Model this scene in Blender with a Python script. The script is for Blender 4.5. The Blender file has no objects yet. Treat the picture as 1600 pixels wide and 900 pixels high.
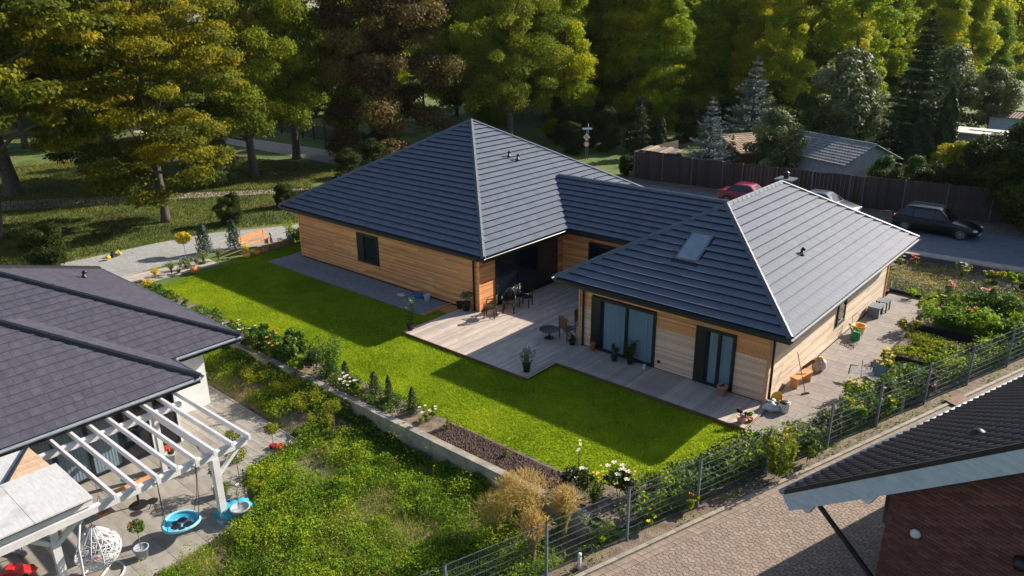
import bpy, bmesh, math, random
import numpy as np
from mathutils import Vector, Matrix, noise as mnoise

scn = bpy.context.scene
# ------------------------------------------------------------------ camera
F = np.array([-0.6167048, 0.70957752, -0.34084443]); RT = np.array([0.75712074, 0.65319765, -0.01005041])
UP = np.array([-0.21550724, 0.26425853, 0.94006599]); CP = np.array([7.97655732, -22.85218243, 12.99591593])
cam = bpy.data.cameras.new('camera'); camo = bpy.data.objects.new('camera', cam); scn.collection.objects.link(camo)
cam.sensor_width = 36; cam.lens = 1188.76 / 1600 * 36; cam.clip_start = 0.1; cam.clip_end = 3000
camo.matrix_world = Matrix(((RT[0], UP[0], -F[0], CP[0]), (RT[1], UP[1], -F[1], CP[1]), (RT[2], UP[2], -F[2], CP[2]), (0, 0, 0, 1)))
scn.camera = camo
# ------------------------------------------------------------------ light
SAZ, SEL = 0.365, 0.5098
w = bpy.data.worlds.new('World'); scn.world = w; w.use_nodes = True
nt = w.node_tree; bg = nt.nodes['Background']; sky = nt.nodes.new('ShaderNodeTexSky')
sky.sky_type = 'NISHITA'; sky.sun_disc = False; sky.sun_elevation = SEL; sky.sun_rotation = SAZ
sky.air_density = 1.0; sky.dust_density = 1.0; sky.ozone_density = 1.0
nt.links.new(sky.outputs[0], bg.inputs[0]); bg.inputs[1].default_value = 0.088
sd = Vector((math.sin(SAZ) * math.cos(SEL), math.cos(SAZ) * math.cos(SEL), math.sin(SEL)))
sl = bpy.data.lights.new('sun', 'SUN'); sl.energy = 5.0; sl.angle = math.radians(0.5); sl.color = (1.0, 0.91, 0.78)
so = bpy.data.objects.new('sun', sl); scn.collection.objects.link(so); so.location = (20, 60, 40)
so.rotation_euler = sd.to_track_quat('Z', 'Y').to_euler()
scn.view_settings.view_transform = 'Standard'; scn.view_settings.look = 'None'
scn.view_settings.exposure = 0.85; scn.view_settings.gamma = 1.0; scn.view_settings.use_curve_mapping = False
scn.cycles.max_bounces = 6; scn.cycles.diffuse_bounces = 3; scn.cycles.transparent_max_bounces = 6

rnd = random.Random(7); RNG = np.random.default_rng(7)
PI = math.pi
COL = scn.collection

# ------------------------------------------------------------------ materials
def mat(name, c1, c2=None, scale=5.0, rough=0.6, bump=0.0, bscale=None, tint=0.0, metal=0.0, c3=None, stretch=None,
        trans=0.0, spec=0.5, detail=4.0, wave=None, dirt=None, coat=0.0, alpha=None):
    m = bpy.data.materials.new(name); m.use_nodes = True; t = m.node_tree; N = t.nodes; L = t.links
    b = N['Principled BSDF']; out = N['Material Output']
    b.inputs['Roughness'].default_value = rough; b.inputs['Metallic'].default_value = metal
    b.inputs['Specular IOR Level'].default_value = spec; b.inputs['Coat Weight'].default_value = coat
    tc = N.new('ShaderNodeTexCoord'); mp = N.new('ShaderNodeMapping'); L.new(tc.outputs['Object'], mp.inputs[0])
    if stretch: mp.inputs['Scale'].default_value = stretch
    c2 = c2 or c1
    nz = N.new('ShaderNodeTexNoise'); nz.inputs['Scale'].default_value = scale; nz.inputs['Detail'].default_value = detail
    L.new(mp.outputs[0], nz.inputs['Vector'])
    cr = N.new('ShaderNodeValToRGB'); L.new(nz.outputs['Fac'], cr.inputs[0])
    e = cr.color_ramp.elements; e[0].position = 0.32; e[1].position = 0.68
    e[0].color = (*c1, 1); e[1].color = (*c2, 1)
    if c3:
        k = cr.color_ramp.elements.new(0.5); k.color = (*c3, 1)
    col = cr.outputs[0]
    if tint:
        at = N.new('ShaderNodeAttribute'); at.attribute_name = 'tint'
        oi = N.new('ShaderNodeObjectInfo')
        ad = N.new('ShaderNodeMath'); ad.operation = 'ADD'; L.new(at.outputs['Fac'], ad.inputs[0]); L.new(oi.outputs['Random'], ad.inputs[1])
        fr = N.new('ShaderNodeMath'); fr.operation = 'FRACT'; L.new(ad.outputs[0], fr.inputs[0])
        mr = N.new('ShaderNodeMapRange'); L.new(fr.outputs[0], mr.inputs[0])
        mr.inputs[3].default_value = 1 - tint; mr.inputs[4].default_value = 1 + tint
        hv = N.new('ShaderNodeHueSaturation'); L.new(col, hv.inputs['Color']); L.new(mr.outputs[0], hv.inputs['Value'])
        col = hv.outputs[0]
    if dirt:   # (colour, scale, threshold, strength)
        n2 = N.new('ShaderNodeTexNoise'); n2.inputs['Scale'].default_value = dirt[1]; n2.inputs['Detail'].default_value = 6
        L.new(tc.outputs['Object'], n2.inputs['Vector'])
        r2 = N.new('ShaderNodeMapRange'); r2.inputs[1].default_value = dirt[2]; r2.inputs[2].default_value = dirt[2] + 0.2
        r2.inputs[4].default_value = dirt[3]; L.new(n2.outputs['Fac'], r2.inputs[0])
        mx = N.new('ShaderNodeMix'); mx.data_type = 'RGBA'; L.new(r2.outputs[0], mx.inputs[0]); L.new(col, mx.inputs[6]); mx.inputs[7].default_value = (*dirt[0], 1)
        col = mx.outputs[2]
    L.new(col, b.inputs['Base Color'])
    if bump:
        nb = N.new('ShaderNodeTexNoise'); nb.inputs['Scale'].default_value = bscale or scale * 3; nb.inputs['Detail'].default_value = 5
        L.new(mp.outputs[0], nb.inputs['Vector'])
        bp = N.new('ShaderNodeBump'); bp.inputs['Strength'].default_value = bump; bp.inputs['Distance'].default_value = 0.03
        L.new(nb.outputs['Fac'], bp.inputs['Height']); L.new(bp.outputs[0], b.inputs['Normal'])
    if trans:
        tr = N.new('ShaderNodeBsdfTranslucent'); L.new(col, tr.inputs[0])
        ms = N.new('ShaderNodeMixShader'); ms.inputs[0].default_value = trans
        L.new(b.outputs[0], ms.inputs[1]); L.new(tr.outputs[0], ms.inputs[2]); L.new(ms.outputs[0], out.inputs[0])
    return m

def leafmat(name, cols, trans=0.35, rough=0.55, objvar=0.12, spec=0.25):
    """leaf colour from the per-leaf tint (species colours), with a small tree to tree variation"""
    m = bpy.data.materials.new(name); m.use_nodes = True; t = m.node_tree; N = t.nodes; L = t.links
    b = N['Principled BSDF']; out = N['Material Output']; b.inputs['Roughness'].default_value = rough
    b.inputs['Specular IOR Level'].default_value = spec
    at = N.new('ShaderNodeAttribute'); at.attribute_name = 'tint'
    cr = N.new('ShaderNodeValToRGB'); L.new(at.outputs['Fac'], cr.inputs[0])
    el = cr.color_ramp.elements
    while len(el) < len(cols): el.new(0.5)
    for i, c in enumerate(cols):
        el[i].position = i / (len(cols) - 1); el[i].color = (*c, 1)
    oi = N.new('ShaderNodeObjectInfo'); mr = N.new('ShaderNodeMapRange'); L.new(oi.outputs['Random'], mr.inputs[0])
    mr.inputs[3].default_value = 1 - objvar; mr.inputs[4].default_value = 1 + objvar
    m2 = N.new('ShaderNodeMapRange'); L.new(oi.outputs['Random'], m2.inputs[0]); m2.inputs[3].default_value = 0.5 + objvar * 0.12; m2.inputs[4].default_value = 0.5 - objvar * 0.12
    hv = N.new('ShaderNodeHueSaturation'); L.new(cr.outputs[0], hv.inputs['Color']); L.new(mr.outputs[0], hv.inputs['Value']); L.new(m2.outputs[0], hv.inputs['Hue'])
    L.new(hv.outputs[0], b.inputs['Base Color'])
    tr = N.new('ShaderNodeBsdfTranslucent'); L.new(hv.outputs[0], tr.inputs[0])
    ms = N.new('ShaderNodeMixShader'); ms.inputs[0].default_value = trans
    L.new(b.outputs[0], ms.inputs[1]); L.new(tr.outputs[0], ms.inputs[2]); L.new(ms.outputs[0], out.inputs[0])
    return m

def glassmat(name, col, rough=0.06):
    m = bpy.data.materials.new(name); m.use_nodes = True; t = m.node_tree; N = t.nodes; L = t.links
    b = N['Principled BSDF']; out = N['Material Output']
    b.inputs['Base Color'].default_value = (*col, 1); b.inputs['Roughness'].default_value = rough; b.inputs['Specular IOR Level'].default_value = 0.7
    tr = N.new('ShaderNodeBsdfTransparent'); tr.inputs[0].default_value = (0.88, 0.93, 0.96, 1)
    ms = N.new('ShaderNodeMixShader'); ms.inputs[0].default_value = 0.8
    L.new(b.outputs[0], ms.inputs[1]); L.new(tr.outputs[0], ms.inputs[2]); L.new(ms.outputs[0], out.inputs[0])
    return m

M = {}
M['tile'] = mat('concrete_tile', (0.092, 0.109, 0.148), (0.122, 0.142, 0.188), 3, 0.62, 0.15, 60, tint=0.05, spec=0.32)
M['slate'] = mat('slate_tile', (0.054, 0.052, 0.072), (0.082, 0.078, 0.104), 4, 0.55, 0.2, 50, tint=0.07, spec=0.4)
M['pantile'] = mat('pantile', (0.040, 0.029, 0.031), (0.066, 0.050, 0.052), 6, 0.5, 0.15, 40, tint=0.12)
M['ridge'] = mat('ridge_cap', (0.085, 0.095, 0.115), (0.115, 0.128, 0.15), 6, 0.5, tint=0.1)
M['fascia'] = mat('anthracite_metal', (0.012, 0.014, 0.018), (0.018, 0.020, 0.026), 6, 0.35, spec=0.5)
M['gutter_grey'] = mat('grey_gutter', (0.24, 0.27, 0.31), (0.30, 0.34, 0.38), 6, 0.4, metal=0.1)
M['larch'] = mat('larch_board', (0.66, 0.26, 0.088), (0.90, 0.44, 0.185), 1.6, 0.62, 0.1, 30, tint=0.28, stretch=(0.5, 0.5, 9), c3=(0.79, 0.34, 0.13))
M['larch_sunlit'] = mat('sunlit_larch_board', (0.60, 0.46, 0.34), (0.78, 0.64, 0.51), 1.6, 0.65, 0.1, 30, tint=0.18, stretch=(0.5, 0.5, 9), c3=(0.70, 0.56, 0.42))  # side wall cladding, sunlight put into the lighter board colour
M['larch_grey'] = mat('weathered_larch_board', (0.70, 0.42, 0.29), (0.87, 0.58, 0.43), 1.6, 0.65, 0.1, 30, tint=0.2, stretch=(0.5, 0.5, 9))
M['batten'] = mat('dark_membrane', (0.03, 0.017, 0.010), (0.05, 0.028, 0.016), 4, 0.9)
M['deck'] = mat('deck_plank', (0.42, 0.34, 0.285), (0.58, 0.49, 0.42), 3, 0.6, 0.25, 25, tint=0.2, stretch=(8, 0.5, 1), dirt=((0.2, 0.155, 0.13), 0.9, 0.55, 0.5))
M['slab'] = mat('grey_slab', (0.20, 0.22, 0.25), (0.27, 0.29, 0.32), 4, 0.75, 0.15, 60, tint=0.06, dirt=((0.12, 0.12, 0.13), 1.1, 0.58, 0.5))
M['slab_warm'] = mat('warm_grey_slab', (0.225, 0.19, 0.165), (0.29, 0.25, 0.222), 3, 0.75, 0.15, 60, tint=0.09, dirt=((0.2, 0.165, 0.14), 0.8, 0.58, 0.5))
M['slab_patio'] = mat('patio_slab', (0.25, 0.225, 0.195), (0.35, 0.32, 0.28), 1.6, 0.7, 0.15, 40, tint=0.07, stretch=(0.7, 2.4, 1), dirt=((0.22, 0.19, 0.16), 0.7, 0.52, 0.6))
M['paver'] = mat('block_paver', (0.225, 0.165, 0.125), (0.29, 0.22, 0.175), 6, 0.8, 0.3, 90, tint=0.14, dirt=((0.21, 0.16, 0.13), 0.6, 0.56, 0.55))
M['joint'] = mat('joint_sand', (0.06, 0.042, 0.03), (0.095, 0.07, 0.052), 20, 0.95)
M['brick'] = mat('red_brick', (0.105, 0.032, 0.028), (0.17, 0.055, 0.042), 12, 0.85, 0.3, 80, tint=0.35)
M['mortar'] = mat('mortar', (0.06, 0.04, 0.038), (0.10, 0.07, 0.06), 20, 0.95)
M['concrete'] = mat('concrete', (0.25, 0.215, 0.17), (0.38, 0.34, 0.28), 3, 0.85, 0.3, 40, tint=0.07, dirt=((0.19, 0.17, 0.14), 1.6, 0.52, 0.65))
M['render'] = mat('white_render', (0.62, 0.62, 0.62), (0.70, 0.70, 0.70), 3, 0.85, 0.1, 80)
M['shedwall'] = mat('grey_render', (0.30, 0.32, 0.36), (0.38, 0.40, 0.44), 3, 0.85, 0.1, 80, dirt=((0.2, 0.2, 0.2), 1.5, 0.55, 0.5))
M['white'] = mat('white_paint', (0.58, 0.565, 0.575), (0.70, 0.685, 0.69), 2.5, 0.45, 0.06, 40, tint=0.03, dirt=((0.5, 0.48, 0.47), 2.2, 0.6, 0.4))
M['whiteroof'] = mat('white_canopy', (0.50, 0.495, 0.485), (0.62, 0.61, 0.60), 4, 0.6, 0.1, 30, tint=0.05, stretch=(1, 6, 1), dirt=((0.36, 0.35, 0.33), 1.8, 0.55, 0.6))
M['lightwood'] = mat('light_wood', (0.50, 0.33, 0.20), (0.64, 0.45, 0.29), 4, 0.6, tint=0.12, stretch=(1, 6, 1))
M['frame'] = mat('dark_frame', (0.008, 0.009, 0.012), (0.012, 0.014, 0.018), 6, 0.4)
M['glass'] = glassmat('window_glass', (0.02, 0.035, 0.055))
M['glassdark'] = mat('dark_glass', (0.004, 0.007, 0.013), (0.006, 0.010, 0.018), 2, 0.06, spec=0.8)
M['carglass'] = mat('car_glass', (0.004, 0.006, 0.012), (0.006, 0.010, 0.018), 2, 0.08, spec=0.5)
M['skylight'] = mat('skylight_glass', (0.16, 0.21, 0.26), (0.22, 0.28, 0.33), 2, 0.15, spec=0.9)
M['curtain'] = mat('curtain_cloth', (0.66, 0.77, 0.84), (0.84, 0.92, 0.96), 3, 0.9, stretch=(5, 5, 0.2), trans=0.2)
M['interior'] = mat('room_dark', (0.03, 0.035, 0.045), (0.05, 0.055, 0.065), 2, 0.9)
M['soil'] = mat('dark_soil', (0.028, 0.016, 0.011), (0.07, 0.042, 0.030), 14, 0.95, 0.9, 30)
M['soil_dry'] = mat('dry_soil', (0.12, 0.09, 0.06), (0.26, 0.20, 0.145), 4, 0.95, 1.0, 30, detail=8, c3=(0.18, 0.135, 0.095))
M['mulch'] = mat('bark_mulch', (0.05, 0.026, 0.018), (0.13, 0.075, 0.055), 10, 0.9, tint=0.4)
M['lawn'] = mat('lawn_turf', (0.16, 0.27, 0.007), (0.30, 0.42, 0.010), 1.4, 0.9, 0.6, 60, detail=8, c3=(0.235, 0.30, 0.008), spec=0.1)
M['parkgrass'] = mat('park_grass', (0.05, 0.080, 0.012), (0.16, 0.155, 0.035), 0.35, 0.9, 0.8, 8, detail=9, c3=(0.085, 0.14, 0.02), dirt=((0.15, 0.085, 0.04), 0.25, 0.55, 0.6))
M['asphalt'] = mat('asphalt', (0.11, 0.125, 0.145), (0.15, 0.165, 0.185), 2, 0.85, 0.3, 80, dirt=((0.2, 0.19, 0.18), 0.5, 0.6, 0.4))
M['gravel'] = mat('gravel', (0.24, 0.24, 0.235), (0.40, 0.39, 0.37), 9, 0.95, 0.8, 40, detail=8, dirt=((0.16, 0.15, 0.12), 0.4, 0.52, 0.6))
M['sand'] = mat('sandy_path', (0.34, 0.29, 0.235), (0.48, 0.42, 0.35), 3, 0.95, 0.6, 30, detail=8)
M['bark'] = mat('tree_bark', (0.055, 0.042, 0.034), (0.14, 0.11, 0.09), 3, 0.9, 0.9, 12, stretch=(6, 6, 0.8))
M['stem'] = mat('plant_stem', (0.10, 0.10, 0.04), (0.18, 0.15, 0.08), 6, 0.8)
M['fencewood'] = mat('dark_fence_board', (0.040, 0.025, 0.023), (0.075, 0.048, 0.042), 3, 0.85, 0.3, 20, tint=0.3, stretch=(4, 4, 0.5))
M['galv'] = mat('galvanised_steel', (0.13, 0.165, 0.195), (0.19, 0.225, 0.26), 8, 0.5, metal=0.2)
M['black'] = mat('black_metal', (0.010, 0.010, 0.011), (0.018, 0.017, 0.017), 8, 0.45)
M['brownmetal'] = mat('bronze_metal', (0.035, 0.022, 0.014), (0.06, 0.04, 0.026), 8, 0.5, metal=0.4)
M['plastic_black'] = mat('black_plastic', (0.012, 0.012, 0.014), (0.02, 0.02, 0.024), 8, 0.5)
M['terracotta'] = mat('terracotta', (0.36, 0.13, 0.06), (0.48, 0.20, 0.10), 8, 0.8)
M['pinkclay'] = mat('pink_clay', (0.5, 0.26, 0.20), (0.58, 0.32, 0.26), 8, 0.8)
M['greypot'] = mat('grey_pot', (0.26, 0.29, 0.33), (0.34, 0.37, 0.41), 8, 0.6)
M['turq'] = mat('turquoise_cloth', (0.02, 0.30, 0.48), (0.04, 0.42, 0.60), 4, 0.5)
M['turq_pale'] = mat('pale_turquoise', (0.18, 0.50, 0.62), (0.24, 0.58, 0.68), 4, 0.45)
M['yellow'] = mat('yellow_plastic', (0.80, 0.42, 0.02), (0.86, 0.50, 0.03), 4, 0.4)
M['green'] = mat('green_plastic', (0.01, 0.22, 0.09), (0.015, 0.28, 0.12), 4, 0.4)
M['redpaint'] = mat('red_plastic', (0.62, 0.02, 0.025), (0.7, 0.03, 0.03), 4, 0.35, coat=0.4)
M['orange'] = mat('orange_skin', (0.72, 0.20, 0.03), (0.80, 0.30, 0.05), 6, 0.6)
M['bluecloth'] = mat('blue_plastic_sheet', (0.02, 0.08, 0.30), (0.03, 0.12, 0.42), 6, 0.5)
M['bag'] = mat('pale_sack', (0.52, 0.54, 0.56), (0.68, 0.70, 0.70), 7, 0.7, 0.4, 9)
M['benchwood'] = mat('orange_bench_wood', (0.55, 0.23, 0.08), (0.68, 0.33, 0.13), 5, 0.55, tint=0.1)
M['brownwood'] = mat('brown_teak', (0.12, 0.055, 0.032), (0.19, 0.09, 0.05), 5, 0.6, tint=0.15)
M['red_car'] = mat('red_car_paint', (0.28, 0.012, 0.03), (0.31, 0.015, 0.035), 2, 0.3, coat=0.8)
M['black_car'] = mat('black_car_paint', (0.004, 0.004, 0.006), (0.006, 0.006, 0.009), 2, 0.3, coat=0.35, spec=0.3)
M['silver_car'] = mat('silver_car_paint', (0.16, 0.18, 0.20), (0.19, 0.21, 0.23), 2, 0.3, metal=0.5, coat=0.8)
M['tyre'] = mat('tyre_rubber', (0.012, 0.012, 0.012), (0.02, 0.02, 0.02), 8, 0.85)
M['alloy'] = mat('alloy_wheel', (0.40, 0.42, 0.45), (0.5, 0.52, 0.55), 8, 0.3, metal=0.7)
M['lampglass'] = mat('headlight_glass', (0.45, 0.52, 0.58), (0.6, 0.66, 0.7), 8, 0.15)
M['taillight'] = mat('tail_light', (0.35, 0.01, 0.02), (0.42, 0.015, 0.03), 8, 0.2)
M['skin'] = mat('skin', (0.62, 0.38, 0.27), (0.66, 0.42, 0.31), 8, 0.6)
M['hair'] = mat('reddish_hair', (0.42, 0.17, 0.06), (0.50, 0.22, 0.09), 20, 0.7)
M['denim'] = mat('blue_clothes', (0.05, 0.075, 0.20), (0.09, 0.12, 0.28), 8, 0.85)
M['signyellow'] = mat('sign_yellow', (0.82, 0.50, 0.02), (0.82, 0.50, 0.02), 2, 0.5)
M['signwhite'] = mat('sign_white', (0.78, 0.78, 0.78), (0.78, 0.78, 0.78), 2, 0.5)
M['signred'] = mat('sign_red', (0.55, 0.04, 0.06), (0.55, 0.04, 0.06), 2, 0.5)
M['sheet_tile'] = mat('old_roof_tile', (0.19, 0.19, 0.195), (0.28, 0.275, 0.27), 3, 0.85, 0.2, 30, tint=0.15)
M['old_tile'] = mat('sandy_roof_tile', (0.34, 0.23, 0.14), (0.46, 0.33, 0.21), 1.5, 0.85, 0.2, 30, tint=0.2)
M['flatroof'] = mat('pale_flat_roof', (0.50, 0.44, 0.42), (0.62, 0.56, 0.54), 1.5, 0.8, dirt=((0.34, 0.28, 0.25), 0.8, 0.55, 0.6))
M['petal_white'] = mat('cream_petals', (0.72, 0.62, 0.45), (0.80, 0.74, 0.60), 8, 0.7)
M['petal_yellow'] = mat('yellow_petals', (0.78, 0.52, 0.03), (0.82, 0.62, 0.06), 8, 0.7)
M['petal_red'] = mat('red_petals', (0.60, 0.03, 0.02), (0.70, 0.08, 0.03), 8, 0.7)
M['petal_pink'] = mat('pink_petals', (0.70, 0.16, 0.22), (0.78, 0.28, 0.34), 8, 0.7)
M['petal_orange'] = mat('orange_petals', (0.78, 0.22, 0.02), (0.82, 0.34, 0.03), 8, 0.7)
# foliage, by species
M['L_forest'] = leafmat('forest_leaf', [(0.095, 0.15, 0.012), (0.20, 0.28, 0.014), (0.36, 0.41, 0.016), (0.54, 0.50, 0.018)], 0.6, objvar=0.22, spec=0.1)
M['L_maple'] = leafmat('yellowing_maple_leaf', [(0.055, 0.085, 0.012), (0.12, 0.145, 0.013), (0.26, 0.25, 0.014), (0.46, 0.36, 0.015)], 0.52, spec=0.1)
M['L_lime'] = leafmat('lime_leaf', [(0.060, 0.10, 0.012), (0.13, 0.185, 0.014), (0.26, 0.29, 0.016), (0.42, 0.38, 0.03)], 0.5, spec=0.1)
M['L_bronze'] = leafmat('bronze_leaf', [(0.040, 0.030, 0.012), (0.085, 0.064, 0.022), (0.16, 0.12, 0.035), (0.24, 0.20, 0.055)], 0.35, spec=0.1)
M['L_dark'] = leafmat('dark_leaf', [(0.016, 0.028, 0.007), (0.030, 0.048, 0.009), (0.05, 0.072, 0.012), (0.08, 0.105, 0.016)], 0.3, spec=0.1)
M['L_mid'] = leafmat('garden_leaf', [(0.035, 0.075, 0.012), (0.065, 0.13, 0.015), (0.11, 0.185, 0.018), (0.17, 0.24, 0.028)], 0.35)
M['L_bright'] = leafmat('bright_leaf', [(0.08, 0.15, 0.012), (0.15, 0.25, 0.016), (0.25, 0.36, 0.02), (0.38, 0.46, 0.03)], 0.5, spec=0.1)
M['L_yellow'] = leafmat('yellow_leaf', [(0.30, 0.26, 0.02), (0.50, 0.40, 0.02), (0.66, 0.50, 0.03), (0.72, 0.56, 0.06)], 0.35)
M['L_silver'] = leafmat('silver_leaf', [(0.065, 0.090, 0.03), (0.13, 0.16, 0.055), (0.21, 0.24, 0.09), (0.33, 0.35, 0.16)], 0.3)
M['L_blue'] = leafmat('blue_spruce_needle', [(0.065, 0.105, 0.105), (0.10, 0.15, 0.15), (0.15, 0.205, 0.205), (0.20, 0.26, 0.25)], 0.15)
M['L_juniper'] = leafmat('juniper_needle', [(0.030, 0.060, 0.040), (0.05, 0.085, 0.055), (0.075, 0.115, 0.075), (0.10, 0.14, 0.09)], 0.2)
M['L_thuja'] = leafmat('thuja_scale', [(0.015, 0.032, 0.011), (0.028, 0.052, 0.015), (0.045, 0.075, 0.018), (0.075, 0.105, 0.022)], 0.2)
M['L_straw'] = leafmat('straw_grass', [(0.16, 0.18, 0.035), (0.31, 0.29, 0.06), (0.50, 0.36, 0.10), (0.60, 0.38, 0.15)], 0.4)
M['L_weed'] = leafmat('weed_leaf', [(0.055, 0.115, 0.014), (0.115, 0.21, 0.016), (0.19, 0.31, 0.02), (0.30, 0.40, 0.03)], 0.48, spec=0.1)
M['L_grass'] = leafmat('grass_blade', [(0.14, 0.235, 0.010), (0.225, 0.335, 0.013), (0.32, 0.42, 0.018), (0.44, 0.51, 0.028)], 0.45, spec=0.05)
M['L_yew'] = leafmat('yew_needle', [(0.020, 0.035, 0.012), (0.035, 0.06, 0.018), (0.06, 0.095, 0.024), (0.10, 0.14, 0.03)], 0.2)
M['L_park'] = leafmat('rough_park_blade', [(0.05, 0.06, 0.012), (0.10, 0.11, 0.016), (0.17, 0.16, 0.025), (0.26, 0.21, 0.04)], 0.35, spec=0.05)
M['L_purple'] = leafmat('purple_leaf', [(0.05, 0.020, 0.022), (0.09, 0.035, 0.03), (0.14, 0.055, 0.04), (0.18, 0.09, 0.05)], 0.3)
M['L_litter'] = leafmat('fallen_leaf', [(0.14, 0.07, 0.03), (0.22, 0.11, 0.04), (0.30, 0.17, 0.06), (0.34, 0.24, 0.10)], 0.2)

# ------------------------------------------------------------------ helpers
def wloc(o):
    v = Vector((0, 0, 0))
    while o is not None:
        v += o.location; o = o.parent
    return v

def tagd(o, label=None, cat=None, group=None, kind=None):
    if label: o['label'] = label
    if cat: o['category'] = cat
    if group: o['group'] = group
    if kind: o['kind'] = kind
    return o

def thing(name, label, cat, loc=(0, 0, 0), rz=0.0, group=None):
    o = bpy.data.objects.new(name, None); COL.objects.link(o); o.location = loc; o.rotation_euler = (0, 0, rz)
    o.empty_display_size = 0.3
    return tagd(o, label, cat, group)

def link(name, me, parent=None, loc=None):
    o = bpy.data.objects.new(name, me); COL.objects.link(o)
    if parent is not None: o.parent = parent
    if loc is not None: o.location = loc
    return o

def rawmesh(name, V, faces_flat, counts, m, tints=None, smooth=False):
    V = np.asarray(V, dtype=np.float32); counts = np.asarray(counts, dtype=np.int32); ff = np.asarray(faces_flat, dtype=np.int32)
    me = bpy.data.meshes.new(name)
    me.vertices.add(len(V)); me.vertices.foreach_set('co', V.ravel())
    me.loops.add(len(ff)); me.loops.foreach_set('vertex_index', ff)
    me.polygons.add(len(counts))
    st = np.zeros(len(counts), dtype=np.int32); st[1:] = np.cumsum(counts)[:-1]
    me.polygons.foreach_set('loop_start', st); me.polygons.foreach_set('loop_total', counts)
    if tints is not None:
        a = me.attributes.new('tint', 'FLOAT', 'FACE'); a.data.foreach_set('value', np.asarray(tints, dtype=np.float32))
    me.polygons.foreach_set('use_smooth', np.full(len(counts), bool(smooth)))
    if m is not None: me.materials.append(m)
    me.update(calc_edges=True)
    return me

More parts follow.
